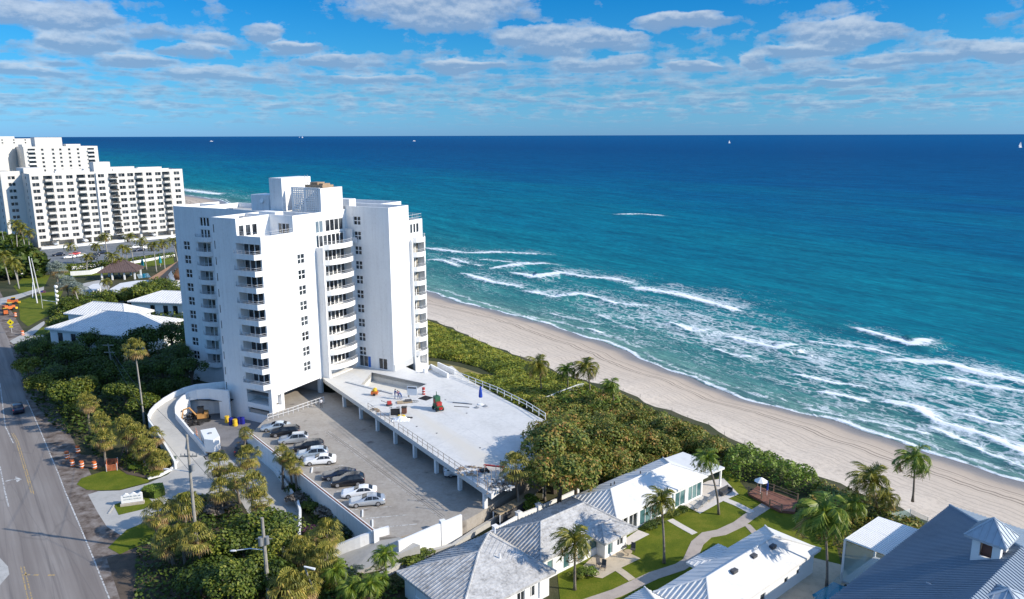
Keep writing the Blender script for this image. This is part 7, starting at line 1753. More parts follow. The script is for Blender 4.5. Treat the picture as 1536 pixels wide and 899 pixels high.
# palms of the far gardens
FARP = [(157, 356, 11, 4.2), (144, 370, 8, 3.8), (168, 385, 8, 4.4), (184, 373, 9, 3.6), (190, 374, 8, 3.4), (194, 356, 12, 4.0), (212, 362, 11, 3.8), (230, 369, 10, 4.2), (245, 366, 10, 4.0), (259, 362, 10, 3.6), (131, 386, 6, 3.6), (105, 370, 8, 3.8), (32, 344, 13, 5.0), (24, 337, 14, 5.0), (42, 351, 12, 4.4), (18, 394, 9, 4.6), (3, 384, 10, 4.6), (56, 384, 7, 3.6), (25, 402, 7, 3.6), (178, 392, 6, 3.4), (159, 423, 5, 3.0), (112, 435, 5, 2.4)]
far_lab = ['tallest palm of the row before the long block', 'palm with yellow crown at the left part of the lot', 'broad palm over the brown pavilion', 'left of a close pair of palms in the lot', 'right of a close pair of palms in the lot', 'high palm right above the lot centre', 'palm over the white cars in the far lot', 'broad palm second from the tower side group', 'palm in the tower side group with bright fronds', 'palm nearest the tower edge in the far lot', 'small golden palm at the near lot edge', 'golden palm by the lower left of the long block', 'dark palm leaning by the shaded road, middle one', 'dark palm leaning by the shaded road, highest one', 'dark palm leaning by the shaded road, lowest one', 'palm with grey trunk at the left lawn', 'palm cut by the left photo edge above the lawn', 'brown topped palm beside the white gatehouse', 'palm just below the left lawn palm', 'small palm touching the pavilion roof', 'palm with a white trunk at the grey court', 'short palm among the silver palms']
for (px, py, ht, r), lab in zip(FARP, far_lab): palm('far', px, py, ht, r, lab, 'palms of the far gardens', lean=(rng.uniform(-1, 1), rng.uniform(-1, 1)), tr=.22, tm='greytrunk')
for px, py, ht, r, lab in ((84, 404, 6, 3.6, 'large silver blue fan palm on the roadside lawn'), (100, 425, 5, 3.0, 'tan silver fan palm below the large silver one'), (116, 434, 3.5, 2.8, 'silver blue fan palm beside the grey court')): palm('silver', px, py, ht, r, lab, 'silver palms', tr=.25)
# ---- broadleaf trees (crown centre pixel, radius, height)
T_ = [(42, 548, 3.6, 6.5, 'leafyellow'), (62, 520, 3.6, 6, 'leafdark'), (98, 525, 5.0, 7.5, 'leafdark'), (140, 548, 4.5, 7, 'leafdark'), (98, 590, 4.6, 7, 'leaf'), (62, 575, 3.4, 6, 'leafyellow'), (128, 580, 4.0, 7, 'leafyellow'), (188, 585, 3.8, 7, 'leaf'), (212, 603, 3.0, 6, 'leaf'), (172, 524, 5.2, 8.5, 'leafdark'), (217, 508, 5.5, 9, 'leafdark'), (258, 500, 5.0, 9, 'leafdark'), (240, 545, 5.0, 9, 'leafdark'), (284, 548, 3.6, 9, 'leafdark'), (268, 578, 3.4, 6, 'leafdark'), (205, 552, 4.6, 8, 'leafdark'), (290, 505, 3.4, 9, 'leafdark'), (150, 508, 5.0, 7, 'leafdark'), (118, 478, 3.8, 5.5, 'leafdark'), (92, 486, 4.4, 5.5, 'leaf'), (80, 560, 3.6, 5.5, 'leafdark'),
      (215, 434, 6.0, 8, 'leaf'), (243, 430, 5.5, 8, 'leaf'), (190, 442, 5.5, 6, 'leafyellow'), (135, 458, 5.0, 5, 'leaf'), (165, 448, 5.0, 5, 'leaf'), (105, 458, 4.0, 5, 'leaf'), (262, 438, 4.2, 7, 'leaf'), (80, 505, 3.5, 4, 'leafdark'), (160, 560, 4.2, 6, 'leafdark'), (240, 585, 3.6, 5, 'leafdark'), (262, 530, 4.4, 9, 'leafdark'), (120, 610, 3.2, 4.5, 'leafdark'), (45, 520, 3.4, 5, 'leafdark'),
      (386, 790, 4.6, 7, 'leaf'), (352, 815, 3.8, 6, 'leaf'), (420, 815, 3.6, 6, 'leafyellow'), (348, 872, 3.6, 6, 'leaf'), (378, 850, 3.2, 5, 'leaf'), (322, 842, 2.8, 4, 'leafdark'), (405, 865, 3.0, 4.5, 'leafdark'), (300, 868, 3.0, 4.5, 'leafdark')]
lab_t = {'leafyellow': 'yellow green broadleaf tree', 'leafdark': 'dark green broadleaf tree', 'leaf': 'mid green broadleaf tree', 'leafbright': 'bright green broadleaf tree'}
used = {}
def where(px, py):
    if py < 462: s = 'behind the white ribbed roof house'
    elif py < 515 and px < 130: s = 'beside the shaded path near the ribbed roof house'
    elif px < 110 and py < 640: s = 'overhanging the shaded edge of the road'
    elif px < 165 and py < 640: s = 'between the road and the tall thin palm'
    elif px < 215 and py < 640: s = 'around the foot of the tall thin palm'
    elif py < 640: s = 'in the shadow against the tower and ramp'
    elif py < 780: s = 'by the entrance drive'
    else: s = 'around the near utility pole'
    k = used.setdefault(s, []); k.append(px); return s
order = ['first', 'second', 'third', 'fourth', 'fifth', 'sixth', 'seventh', 'eighth', 'ninth', 'tenth', 'eleventh', 'twelfth', 'thirteenth']
byz = {}
for i, q_ in enumerate(T_): byz.setdefault((where(q_[0], q_[1]), q_[4]), []).append(i)
labs = {}
for (s, mt), ids in byz.items():
    ids.sort(key=lambda i: T_[i][0])
    for k, i in enumerate(ids):
        labs[i] = lab_t[mt] + ' ' + s + ('' if len(ids) == 1 else (', leftmost of its kind' if k == 0 else ', rightmost of its kind' if k == len(ids) - 1 else ', %s from the left' % order[k]))
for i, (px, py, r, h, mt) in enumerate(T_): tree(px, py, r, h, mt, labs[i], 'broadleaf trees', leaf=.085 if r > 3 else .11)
# ---- sea grape trees beside the deck and thickets on the dune
SG = [(832, 668, 6.0, 11.0), (868, 645, 5.0, 6.8), (905, 660, 5.4, 7.0), (878, 690, 5.0, 7.4), (925, 688, 4.6, 6.0), (838, 705, 4.8, 9.5), (948, 660, 4.6, 5.4), (905, 634, 3.6, 3.4), (866, 712, 4.2, 8.0), (818, 652, 3.8, 9.5), (985, 668, 4.2, 4.6), (955, 634, 3.6, 3.0), (834, 645, 3.4, 4.6), (1030, 655, 4.0, 3.6), (1060, 672, 3.4, 3.2), (998, 640, 4.0, 3.4), (935, 715, 3.4, 4.2), (970, 698, 3.2, 3.8)]
sgl = ['biggest sea grape tree overhanging the pool deck corner', 'sea grape tree behind the big one, toward the dune palms', 'russet sea grape tree at the middle of the thicket', 'sea grape tree behind the cottage roof peak', 'sea grape tree above the long cottage back wall', 'sea grape tree right of the right fan palm', 'sea grape tree toward the beach side of the middle', 'low sea grape below the dune palm with the dead skirt', 'sea grape tree touching the garden wall', 'sea grape branch crown over the deck railing end', 'sea grape above the ridge of the long cottage', 'low sea grape on the beach side of the thicket', 'sea grape at the end of the white deck railing', 'russet sea grape near the beach edge', 'low sea grape right behind the terrace roof', 'sea grape at the centre of the beach side', 'dark sea grape against the long cottage gutter', 'dark sea grape behind the vent pipes']
for (px, py, r, h), lab in zip(SG, sgl): tree(px, py, r, h, 'leafgrape', lab, 'sea grape trees', 'sea_grape', 'tree', .075, n=7000)
def inside(poly, x, y):
    c = np.zeros(len(x), bool); j = len(poly) - 1
    for i in range(len(poly)):
        xi, yi = poly[i]; xj, yj = poly[j]
        c ^= ((yi > y) != (yj > y)) & (x < (xj - xi) * (y - yi) / (yj - yi + 1e-12) + xi); j = i
    return c
def edge_dist(poly, x, y):
    d = np.full(len(x), 1e9)
    for i in range(len(poly)):
        ax, ay = poly[i]; bx, by = poly[(i + 1) % len(poly)]; vx, vy = bx - ax, by - ay
        t = np.clip(((x - ax) * vx + (y - ay) * vy) / (vx * vx + vy * vy), 0, 1); d = np.minimum(d, np.hypot(x - ax - t * vx, y - ay - t * vy))
    return d
def gz_(x, y):
    q = np.stack([x - C0.x, y - C0.y], -1); s = q @ np.array(TU); d = q @ np.array(NU)
    inl = dD(s) + .6 - d
    return np.interp(inl, [-3, 0, 2, 7, 14], [-1.6, -1.38, -1.0, -.35, 0.0])
def lumps(x, y, seed, L):
    rs = np.random.RandomState(seed); v = 0
    for k in range(7):
        a = rs.rand() * 6.28; f = (1 + k * .55) / L; v = v + np.sin((x * np.cos(a) + y * np.sin(a)) * f * 6.28 + rs.rand() * 6.28) / (1 + k * .5)
    return v / 3.2
def thicket(name, px, h, amp, dens, size, mt, label, cat='bushes', kind=None, z0=0, L=6, ramp=1.5, seed=1, depth=.5):
    poly = [P2(*p, z0) for p in px]; xs = [p[0] for p in poly]; ys = [p[1] for p in poly]
    A = (max(xs) - min(xs)) * (max(ys) - min(ys)); n = int(A * dens); rs = np.random.RandomState(seed)
    x = rs.uniform(min(xs), max(xs), n); y = rs.uniform(min(ys), max(ys), n); k = inside(poly, x, y); x, y = x[k], y[k]
    e = np.clip(edge_dist(poly, x, y) / ramp, 0, 1); lm = lumps(x, y, seed, L) + .4 * lumps(x, y, seed + 5, L * .3)
    hh = np.maximum(.12, h * e ** .6 * (1 + amp * lm)); z = gz_(x, y) + hh - rs.rand(len(x)) ** 2 * hh * depth
    dxn = np.stack([-(lumps(x + .4, y, seed, L) - lumps(x - .4, y, seed, L)), -(lumps(x, y + .4, seed, L) - lumps(x, y - .4, seed, L)), np.full(len(x), .9)], -1)
    c = (float(np.mean(x)), float(np.mean(y)), 0.0); pts = np.stack([x - c[0], y - c[1], z], -1)
    o = link(name, leaf_mesh(name, pts, size, M[mt], dxn, .6, seed), None, c); tag(o, label, cat, kind=kind); return o
thicket('dune_groundcover', ((630, 478), (660, 488), (700, 504), (760, 529), (800, 545), (850, 567), (885, 578), (905, 588), (870, 596), (832, 606), (800, 618), (760, 612), (700, 582), (690, 566), (748, 570), (720, 556), (690, 548), (655, 541), (630, 540)), .9, .35, 34, .42, 'leafdune', 'low yellow green dune plants between the beach and the pool deck', 'ground cover', 'stuff', -.6, 9, 1.5, 3)
thicket('dune_scrub', ((790, 606), (835, 606), (870, 597), (905, 590), (945, 600), (975, 618), (1010, 632), (1060, 652), (1110, 678), (1120, 700), (1060, 690), (1000, 690), (930, 680), (850, 660), (800, 640)), 1.4, .5, 30, .42, 'leafgrape', 'green and russet scrub covering the back of the dune', 'scrub', 'stuff', -.6, 7, 1.4, 8)
thicket('dune_scrub', ((820, 600), (860, 598), (905, 592), (935, 602), (940, 625), (890, 628), (840, 622)), 1.2, .4, 34, .40, 'leafbright', 'bright green scrub under the dune palms', 'scrub', 'stuff', -.6, 5, 1.2, 9)
thicket('sea_grape_hedge', ((1085, 690), (1110, 678), (1160, 694), (1225, 722), (1240, 742), (1215, 748), (1190, 748), (1150, 732), (1128, 728), (1105, 730), (1082, 714)), 2.4, .28, 42, .36, 'leafbright', 'dense bright green sea grape hedge behind the timber deck', 'hedge', None, -.6, 5, 1.3, 12)
thicket('dune_scrub', ((1225, 722), (1300, 752), (1392, 790), (1380, 830), (1300, 800), (1262, 835), (1215, 800), (1195, 765), (1215, 748)), 1.5, .5, 30, .40, 'leafgrape', 'brown green scrub under the tall palms at the right', 'scrub', 'stuff', -.3, 5, 1.2, 14)
thicket('dune_scrub', ((1232, 740), (1290, 762), (1330, 782), (1290, 800), (1230, 790)), 2.2, .5, 16, .40, 'leaf', 'dark green leafy scrub between the tall palms', 'scrub', 'stuff', -.3, 4, 1.2, 15)
sheet('dune_lawn', [P2(*p) for p in ((634, 540), (660, 544), (695, 552), (735, 566), (700, 572), (672, 570), (634, 560))], .03, M['drylawn'], 'dry yellow lawn between the tower and the dune plants', 'lawn')
# ---- hedges and bushes
def bush(px, py, r, h, mt, label, group='garden bushes', name='bush', leaf=.16):
    p = P2(px, py, h * .5); b = thing(name, label, 'bush', (*p, 0), rng.uniform(0, 6.28), group)
    c = link('foliage', crown(rng.randrange(5), mt, leaf, 1500), b, (0, 0, h * .42)); c.scale = (r, r, h * .62)
    m = MB(); m.tube([(0, 0, -.05), (0, 0, h * .5)], [.08, .04], 5); m.build('stem', M['bark'], b); return b
BU = [(793, 752, 1.9, 2.9, 'leafbright', 'round dark green shrub between the walkway and the garden wall'), (880, 856, 1.4, 1.6, 'leafbright', 'round clipped bush beside the ragged palm'), (864, 862, 1.1, 1.2, 'leafyellow', 'yellowish bush left of the round clipped bush'), (658, 806, 1.5, 1.4, 'leafbright', 'spiky green bush at the foot of the boundary wall'), (630, 830, 2.0, 1.7, 'leaf', 'green bush beside the cottage roof corner, left one'), (612, 838, 1.9, 1.7, 'leaf', 'green bush beside the cottage roof corner, lower one'), (712, 778, 1.5, 1.6, 'leafdark', 'dark bush beside the retaining kerb'),
      (975, 786, 1.3, 1.1, 'leafdark', 'dark bush under the teal glass doors'), (988, 780, 1.1, 1.1, 'leaf', 'bush right of the dark bush under the teal doors'), (1026, 763, 1.0, 1.4, 'leafdark', 'bush at the corner of the pale patio'), (1012, 770, 1.0, 1.0, 'leaf', 'low bush along the long cottage wall'), (200, 700, 1.2, 1.0, 'leafbright', 'clipped green mound in the planting bed'), (225, 678, 1.2, 1.5, 'leafyellow', 'bright yellow green bush in the planting bed'), (252, 692, 1.1, 1.0, 'leafyellow', 'yellow bush at the tip of the planting bed'), (232, 710, 1.4, .9, 'leafyellow', 'yellow bush along the front kerb of the bed'), (261, 686, 1.1, .9, 'leafgrey', 'grey green ball bush at the drive corner'),
      (448, 745, 1.8, 2.2, 'leafbare', 'bare twiggy bush under the parking wall, upper one'), (492, 765, 2.0, 2.2, 'leafbare', 'bare twiggy bush under the parking wall, middle one'), (463, 757, 1.4, 1.8, 'leaf', 'green bush between bare bushes under the parking wall'), (515, 790, 1.8, 1.6, 'leafgrey', 'grey green bush at the lower end of the parking wall'), (530, 795, 1.6, 1.3, 'leafgrey', 'grey green bush against the sloping ramp wall'), (461, 793, 1.4, 1.3, 'leafpurple', 'purple bush beside the lane wall'), (327, 760, 2.2, 2.4, 'leafbare', 'bare grey bush in the lane clump'), (440, 730, 1.4, 1.6, 'leafdark', 'dark bush at the bend of the lane wall'), (430, 712, 1.3, 1.5, 'leafdark', 'dark bush in the narrow bed by the lane'),
      (545, 848, 1.5, .9, 'leafgrey', 'grey green agave bed below the exit ramp, left part'), (568, 842, 1.5, .9, 'leafgrey', 'grey green agave bed below the exit ramp, middle part'), (590, 830, 1.6, 1.1, 'leafgrey', 'grey green agave bed at the end of the boundary wall'), (606, 822, 1.4, 1.1, 'leafgrey', 'grey green agave clump right at the boundary wall'), (520, 858, 1.5, .8, 'leafgrey', 'grey green agave bed near the palms'), (545, 885, 2.2, 1.6, 'leafpurple', 'reddish low bush at the bottom edge by the kerb'), (500, 885, 2.0, 1.8, 'leafdark', 'dark bush at the bottom edge under the palms'), (600, 872, 1.8, 1.4, 'leafdark', 'dark bush in the gap left of the nearest cottage'), (470, 800, 1.6, 1.5, 'leaf', 'green bush left of the golden fan palm'), (410, 838, 2.0, 1.6, 'leafbare', 'grey bare bush under the bright tree'), (450, 855, 2.2, 1.8, 'leafbare', 'pale bare branches right of the near pole'), (480, 862, 1.9, 1.6, 'leafdark', 'dark bush below the short lamp'),
      (702, 560, 1.2, .9, 'leafgrape', 'reddish bush at the edge of the dry lawn'), (205, 745 - 0, 0.01, .01, 'leaf', None)]
for q_ in BU:
    if q_[5]: bush(*q_)
hp_ = [P2(*p) for p in ((212, 746), (217, 739), (232, 735), (245, 734), (248, 743), (232, 749))]
hb = thing('clipped_hedge', 'clipped bright green hedge block beside the entrance sign', 'hedge', (*hp_[0], 0))
m = MB(); m.prism(hp_, -.05, 1.0); m.shift((*hp_[0], 0)).build('hedge_core', M['leafdark'], hb)
rs_ = np.random.RandomState(4); hx = rs_.uniform(min(p[0] for p in hp_) - .2, max(p[0] for p in hp_) + .2, 14000); hy = rs_.uniform(min(p[1] for p in hp_) - .2, max(p[1] for p in hp_) + .2, 14000)
kk = inside(hp_, hx, hy); hx, hy = hx[kk], hy[kk]; ed = edge_dist(hp_, hx, hy); side_ = ed < .18
hz_ = np.where(side_, rs_.uniform(.05, 1.08, len(hx)), 1.03 + .05 * rs_.randn(len(hx)))
link('leaves', leaf_mesh('leaves', np.stack([hx - hp_[0][0], hy - hp_[0][1], hz_], -1), .17, M['leafbright'], np.tile([.2, 0, 1.0], (len(hx), 1)), .5, 5), hb)
thicket('planting_bed_cover', ((178, 698), (188, 672), (232, 650), (250, 672), (262, 692), (255, 702), (225, 715), (192, 708)), .7, .5, 26, .35, 'leaf', 'low green plants filling the planting bed', 'plants', 'stuff', 0, 3, .5, 22, 1.0)
thicket('bank_groundcover', ((205, 822), (240, 802), (262, 757), (300, 747), (345, 748), (378, 785), (425, 838), (452, 822), (458, 785), (478, 800), (505, 842), (545, 862), (600, 884), (600, 925), (200, 925)), 1.0, .6, 16, .42, 'leafdark', 'dark undergrowth on the bank between road and parking', 'undergrowth', 'stuff', 0, 5, .8, 23, 1.0)
thicket('wall_foot_plants', ((404, 668), (415, 672), (450, 712), (500, 765), (545, 800), (530, 810), (500, 815), (470, 790), (452, 758), (436, 735)), .9, .5, 30, .35, 'leafdark', 'dark plants along the shaded foot of the parking wall', 'plants', 'stuff', 0, 3, .5, 24, 1.0)
thicket('woodland_floor', ((20, 520), (75, 505), (120, 500), (150, 470), (300, 470), (345, 560), (290, 575), (225, 610), (220, 640), (180, 650), (150, 690), (120, 660), (80, 640), (40, 590)), 1.8, .6, 7, .6, 'leafdark', 'dark undergrowth beneath the shaded trees', 'undergrowth', 'stuff', 0, 8, 1.5, 25, 1.0)
thicket('garden_hedge', ((72, 470), (90, 455), (140, 446), (170, 440), (215, 438), (228, 446), (150, 458), (120, 470), (85, 490)), 2.0, .4, 12, .6, 'leaf', 'green hedge mass behind the ribbed roof house', 'hedge', None, 0, 6, 1.0, 26, 1.0)
thicket('lot_hedge', ((60, 392), (85, 402), (150, 396), (262, 382), (262, 386), (150, 402), (84, 408)), 1.3, .3, 10, .7, 'leaf', 'hedge strip along the near edge of the far parking lot', 'hedge', None, 0, 6, .8, 27, 1.0)
# distant tree belt west of the road and around the far blocks
x_ = []
def belt(name, cxy, L, W, ang, h, n, mt, label, seed):
    rs = np.random.RandomState(seed); a = rs.uniform(-L / 2, L / 2, n); b = rs.uniform(-W / 2, W / 2, n)
    x = cxy[0] + a * math.cos(ang) - b * math.sin(ang); y = cxy[1] + a * math.sin(ang) + b * math.cos(ang)
    z = np.maximum(.3, h * (.6 + .45 * lumps(x, y, seed, 22) + .15 * lumps(x, y, seed + 1, 7))) * rs.uniform(.6, 1, n)
    c = (float(cxy[0]), float(cxy[1]), 0.0); pts = np.stack([x - c[0], y - c[1], z], -1)
    o = link(name, leaf_mesh(name, pts, 2.2, M[mt], np.tile([0, 0, 1.0], (n, 1)), 1.0, seed), None, c); tag(o, label, 'woods', kind='stuff')
RA = math.atan2(.8, -.6)
belt('distant_trees', (-620, 880), 900, 90, RA, 11, 30000, 'leafdark', 'dark tree belt west of the far blocks', 31)
belt('distant_trees', (-2500, 2600), 3600, 500, RA, 14, 50000, 'leafdark', 'far tree canopy at the left horizon', 32)
belt('distant_trees', (-215, 322), 130, 22, RA, 8, 7000, 'leafdark', 'dark trees along the shaded stretch of road', 33)
belt('distant_trees', (-330, 445), 120, 40, RA, 9, 8000, 'leafdark', 'dark trees behind the long white block', 34)
# ------------------------------------------------------------------ street furniture
def pole(foot, top_px, h, r, label, m_='pole', name='utility_pole'):
    f = P2(*foot); t_ = P(*top_px, h); b = thing(name, label, 'pole', (*f, 0)); dx, dy = t_[0] - f[0], t_[1] - f[1]
    m = MB(); m.tube([(0, 0, 0), (dx * .5, dy * .5, h * .5), (dx, dy, h)], [r, r * .8, r * .6], 8); m.build('shaft', M[m_], b); return b, f, (dx, dy)
def wire(a, b_, sag, label, r=.022):
    a, b_ = Vector(a), Vector(b_); m = MB(); m.tube([tuple((b_ - a) * t_ + Vector((0, 0, -4 * sag * t_ * (1 - t_)))) for t_ in [i / 12 for i in range(13)]], r, 4)
    tag(m.build('overhead_wire', M['black'], None, False, tuple(a)), label, 'wire')
b, f, d = pole((297, 835), (280, 652), 15.7, .24, 'tall wooden utility pole beside the driveway entrance')
at = lambda k: (d[0] * k, d[1] * k)
m = MB(); q_ = at(.93); m.b2(q_[0] - 1.0, q_[0] + 1.0, q_[1] - .06, q_[1] + .06, 12.9, 13.05); m.build('crossarm', M['pole'], b)
for x in (-.9, -.45, .5, .95): m = MB(); m.cyl((q_[0] + x, q_[1], 13.05), .06, .25, 8); m.build('insulator', M['greymetal'], b)
m = MB(); m.tube([(q_[0] * .8, q_[1] * .8, 11.0), (q_[0] - 2.6, q_[1] + .2, 11.3)], .05, 6); m.build('lamp_arm', M['rail'], b); m = MB(); m.sphere((q_[0] - 2.9, q_[1] + .2, 11.28), (.4, .16, .09), 8); m.build('lamp_head', M['rail'], b)
m = MB(); m.cyl((q_[0] + .4, q_[1] - .2, 11.2), .22, .8, 10); m.build('transformer', M['greymetal'], b)
b, f2, d2_ = pole((404, 905), (393, 777), 10.4, .27, 'near wooden utility pole with a transformer and street lamp at the bottom edge')
k = .72; q_ = (d2_[0] * k, d2_[1] * k)
m = MB(); m.cyl((q_[0] - .3, q_[1] - .15, 7.2), .26, .95, 12); m.build('transformer', M['greymetal'], b); m = MB(); m.cyl((q_[0] + .32, q_[1], 7.3), .24, .85, 12); m.build('transformer', M['greymetal'], b)
m = MB(); m.tube([(q_[0], q_[1], 6.6), (q_[0] - 1.6, q_[1] + .1, 6.7), (q_[0] - 3.0, q_[1] + .1, 6.5)], .06, 6); m.build('lamp_arm', M['rail'], b); m = MB(); m.sphere((q_[0] - 3.4, q_[1] + .1, 6.45), (.42, .17, .1), 8); m.build('lamp_head', M['rail'], b)
m = MB(); m.tube([(q_[0] - .9, q_[1], 7.9), (q_[0] + .9, q_[1], 7.9)], .05, 5); m.build('crossarm', M['pole'], b)
b, f3, d3 = pole((172, 572), (162, 516), 8.5, .18, 'wooden utility pole with two crossarms among the shaded trees')
for z in (8.2, 6.6): m = MB(); k = z / 8.5; m.b2(d3[0] * k - 1.1, d3[0] * k + 1.1, d3[1] * k - .06, d3[1] * k + .06, z - .07, z + .07); m.build('crossarm', M['pole'], b)
# palm grey poles and signal at the upper left
for foot, top, h, lab in (((56, 455), (43, 385), 14, 'tall white pole on the roadside lawn, left one'), ((59, 440), (47, 388), 12, 'white pole on the roadside lawn, right one'), ((22, 380), (17, 360), 8, 'short white pole near the shaded road, right one'), ((8, 374), (3, 347), 9, 'white pole with a crossbar at the left edge')):
    pole(foot, top, h, .2, lab, 'rail', 'street_pole')
b, f4, d4 = pole((86, 465), (82, 428), 7.5, .22, 'white signal mast with lamps and a sign beside the silver palms', 'trim', 'signal_mast')
for z, s in ((7.0, .5), (5.6, .45), (4.2, .5), (3.0, .4)): m = MB(); m.sphere((d4[0] * z / 7.5 + .3, d4[1] * z / 7.5, z), (s * 1.2, s, s), 8); m.build('signal_head', M['trim'], b)
m = MB(); m.tube([(d4[0] * .3, d4[1] * .3, 2.4), (-4.2, .3, 2.9)], .08, 5); m.build('arm', M['trim'], b)
b, f5, d5 = pole((49, 447), (49, 423), 0.0 + 3.5, .12, 'small white sign post on the lawn', 'trim', 'sign_post'); 
p = P2(64, 463); b = thing('flagpole', 'thin pole with a red white and blue flag by the lawn', 'flagpole', (*p, 0)); m = MB(); m.tube([(0, 0, 0), (0, 0, 5.5)], .06, 6); m.build('pole', M['rail'], b)
m = MB(); m.b2(.06, 1.5, -.02, .02, 4.8, 5.4); m.build('flag', mat('flag cloth', (.35, .12, .18), .9, .4, 2), b); m = MB(); m.b2(.06, .7, -.03, .03, 5.0, 5.4); m.build('flag_canton', M['blue'], b)
m = MB()
# white gatehouse
p = P2(27, 412); b = thing('gatehouse', 'small white gatehouse with posts near the left road', 'gatehouse', (*p, 0), -.3); m = MB(); m.b2(-2, 2, -2, 2, 0, 3.0); m.build('wall', M['white'], b); m = MB(); m.b2(-2.6, 2.6, -2.6, 2.6, 3.01, 3.3); m.build('roof', M['trim'], b); m = MB(); m.b2(-1.2, 1.2, -2.05, -2.003, 1.0, 2.2); m.build('window', M['glass'], b)
# roadworks
for i, (px, py, lab) in enumerate(((101, 688, 'orange and white drum farthest from the lawn wedge'), (109, 700, 'orange and white drum, left of the front three'), (123, 702, 'orange and white drum, middle of the front three'), (142, 703, 'orange and white drum nearest the orange mesh'), (117, 679, 'orange drum at the back beside the pit'))):
    drum('traffic_drum', (*P2(px, py), .01), lab, 'traffic drum', M['orange'], M['trim'], 'drums around the roadside pit', .34, 1.15)
sheet('roadside_pit', [P2(*p) for p in ((104, 690), (122, 682), (150, 684), (160, 694), (150, 703), (112, 702))], .013, M['soil'], 'dark excavated patch inside the drums', 'pit')
p = P2(167, 706); b = thing('mesh_barrier', 'orange plastic mesh fence around the palm foot', 'barrier', (*p, 0)); M['mesh'] = mat('faded orange mesh', (.55, .17, .08), .8, .25, 3)
pts_ = [P2(160, 708), P2(176, 706), P2(177, 697), P2(161, 698)]
for i in range(4):
    a, c_ = pts_[i], pts_[(i + 1) % 4]; m = MB()
    for j in range(7): m.tube([(a[0], a[1], .12 + j * .15), (c_[0], c_[1], .12 + j * .15)], .035, 4)
    L_n = (Vector(c_) - Vector(a)).length
    for j in range(int(L_n / .18)): q_ = Vector(a).lerp(Vector(c_), j * .18 / L_n); m.tube([(q_.x, q_.y, .1), (q_.x, q_.y, 1.05)], .03, 4)
    m.shift((*p, 0)).build('mesh_side', M['mesh'], b)
    m = MB(); m.b2(a[0] - .04, a[0] + .04, a[1] - .04, a[1] + .04, 0, 1.2); m.shift((*p, 0)).build('post', M['rail'], b)
# entrance sign with illegible dark lettering
p = P2(199, 757); b = thing('entrance_sign', 'white monument sign with a wavy top beside the clipped hedge', 'sign', (*p, 0), R(18))
m = MB(); m.prism([(-1.5, -.35), (1.5, -.35), (1.5, .35), (-1.5, .35)], 0, .35); m.build('base', M['rock'], b)
m = MB(); prof = [(-1.35, .4), (1.35, .4)] + [(1.35 - 2.7 * i / 14, 1.55 + .14 * math.sin(i * 1.3) + .15 * math.sin(i / 14 * 3.14)) for i in range(15)]
n_ = len(prof); m.add([(x, -.14, z) for x, z in prof] + [(x, .14, z) for x, z in prof], [tuple(range(n_)), tuple(range(2 * n_ - 1, n_ - 1, -1))] + [((i + 1) % n_, i, i + n_, (i + 1) % n_ + n_) for i in range(n_)]); m.build('panel', M['trim'], b)
rr = random.Random(8)
for row, (z, w_) in enumerate(((1.22, .16), (.85, .11))):
    x = -1.05
    while x < 1.0:
        ww = rr.uniform(.06, .15); m = MB(); m.b2(x, x + ww, -.155, -.142, z, z + w_ * rr.uniform(.7, 1.2)); m.build('letter_stroke', M['bluemetal'], b); x += ww + (.05 if rr.random() < .8 else .16)
# crossing sign (yellow diamond) and road machine
p = P2(18, 500); b = thing('warning_sign', 'yellow diamond warning sign with a plaque below on a post', 'sign', (*p, 0), R(10)); m = MB(); m.tube([(0, 0, 0), (0, 0, 3.3)], .05, 6); m.build('post', M['rail'], b)
m = MB(); m.box((0, -.07, 2.9), (1.25, .03, 1.25), 0, 0, 0, R(45)); m.build('diamond', M['signyellow'], b); m = MB(); m.b2(-.45, .45, -.09, -.06, 1.5, 1.95); m.build('plaque', M['signyellow'], b); m = MB(); m.b2(-.12, .12, -.10, -.087, 2.7, 3.15); m.b2(-.25, .25, -.10, -.087, 2.85, 2.95); m.build('symbol', M['black'], b)
def machine(px, py, label, rz, s=1.0):
    p = P2(px, py); b = thing('road_machine', label, 'machine', (*p, 0), rz); b.scale = (s,) * 3
    m = MB(); m.b2(-2.2, 2.0, -.9, .9, .7, 1.9); m.b2(-2.2, -.8, -.8, .8, 1.9, 2.3); m.build('body', M['orange'], b); m = MB(); m.b2(-.5, .9, -.8, .8, 1.92, 3.0); m.build('cab', M['glass'], b); m = MB(); m.b2(-.6, 1.0, -.9, .9, 3.0, 3.12); m.build('cab_roof', M['yellow'], b)
    m = MB(); m.prism([(2.0, -.9), (2.9, -1.0), (2.9, 1.0), (2.0, .9)], .3, 1.0); m.build('bucket', M['yellow'], b)
    for x in (-1.4, 1.2):
        for sd in (-1, 1): m = MB(); m.cylx((x, sd * .95, .6), .6, .4, (0, 1, 0), 14); m.build('wheel', M['tyre'], b)
machine(14, 466, 'orange road machine with a yellow front bucket beside the road', 1.2, .75); machine(20, 456, 'second orange road machine parked behind the first', .4, .65); machine(9, 472, 'low orange road machine at the shaded road edge', 2.2, .6)
for i, (px, py, lab) in enumerate(((34, 503, 'single orange drum on the entrance path'), (23, 475, 'orange drum in front of the road machines'))): drum('traffic_drum', (*P2(px, py), .01), lab, 'traffic drum', M['orange'], M['trim'], None, .4, 1.2)
for px, py, lab in ((27, 358, 'silver car far away on the shaded road'), (36, 391, 'pale car waiting at the side road'), (31, 385, 'grey car beside the waiting pale car'), (14, 378, 'silver van on the left side road')):
    car('suv', 'pt_silver' if 'silver' in lab else 'pt_white', lab, *P2(px, py), .01, math.atan2(-.8, .6))
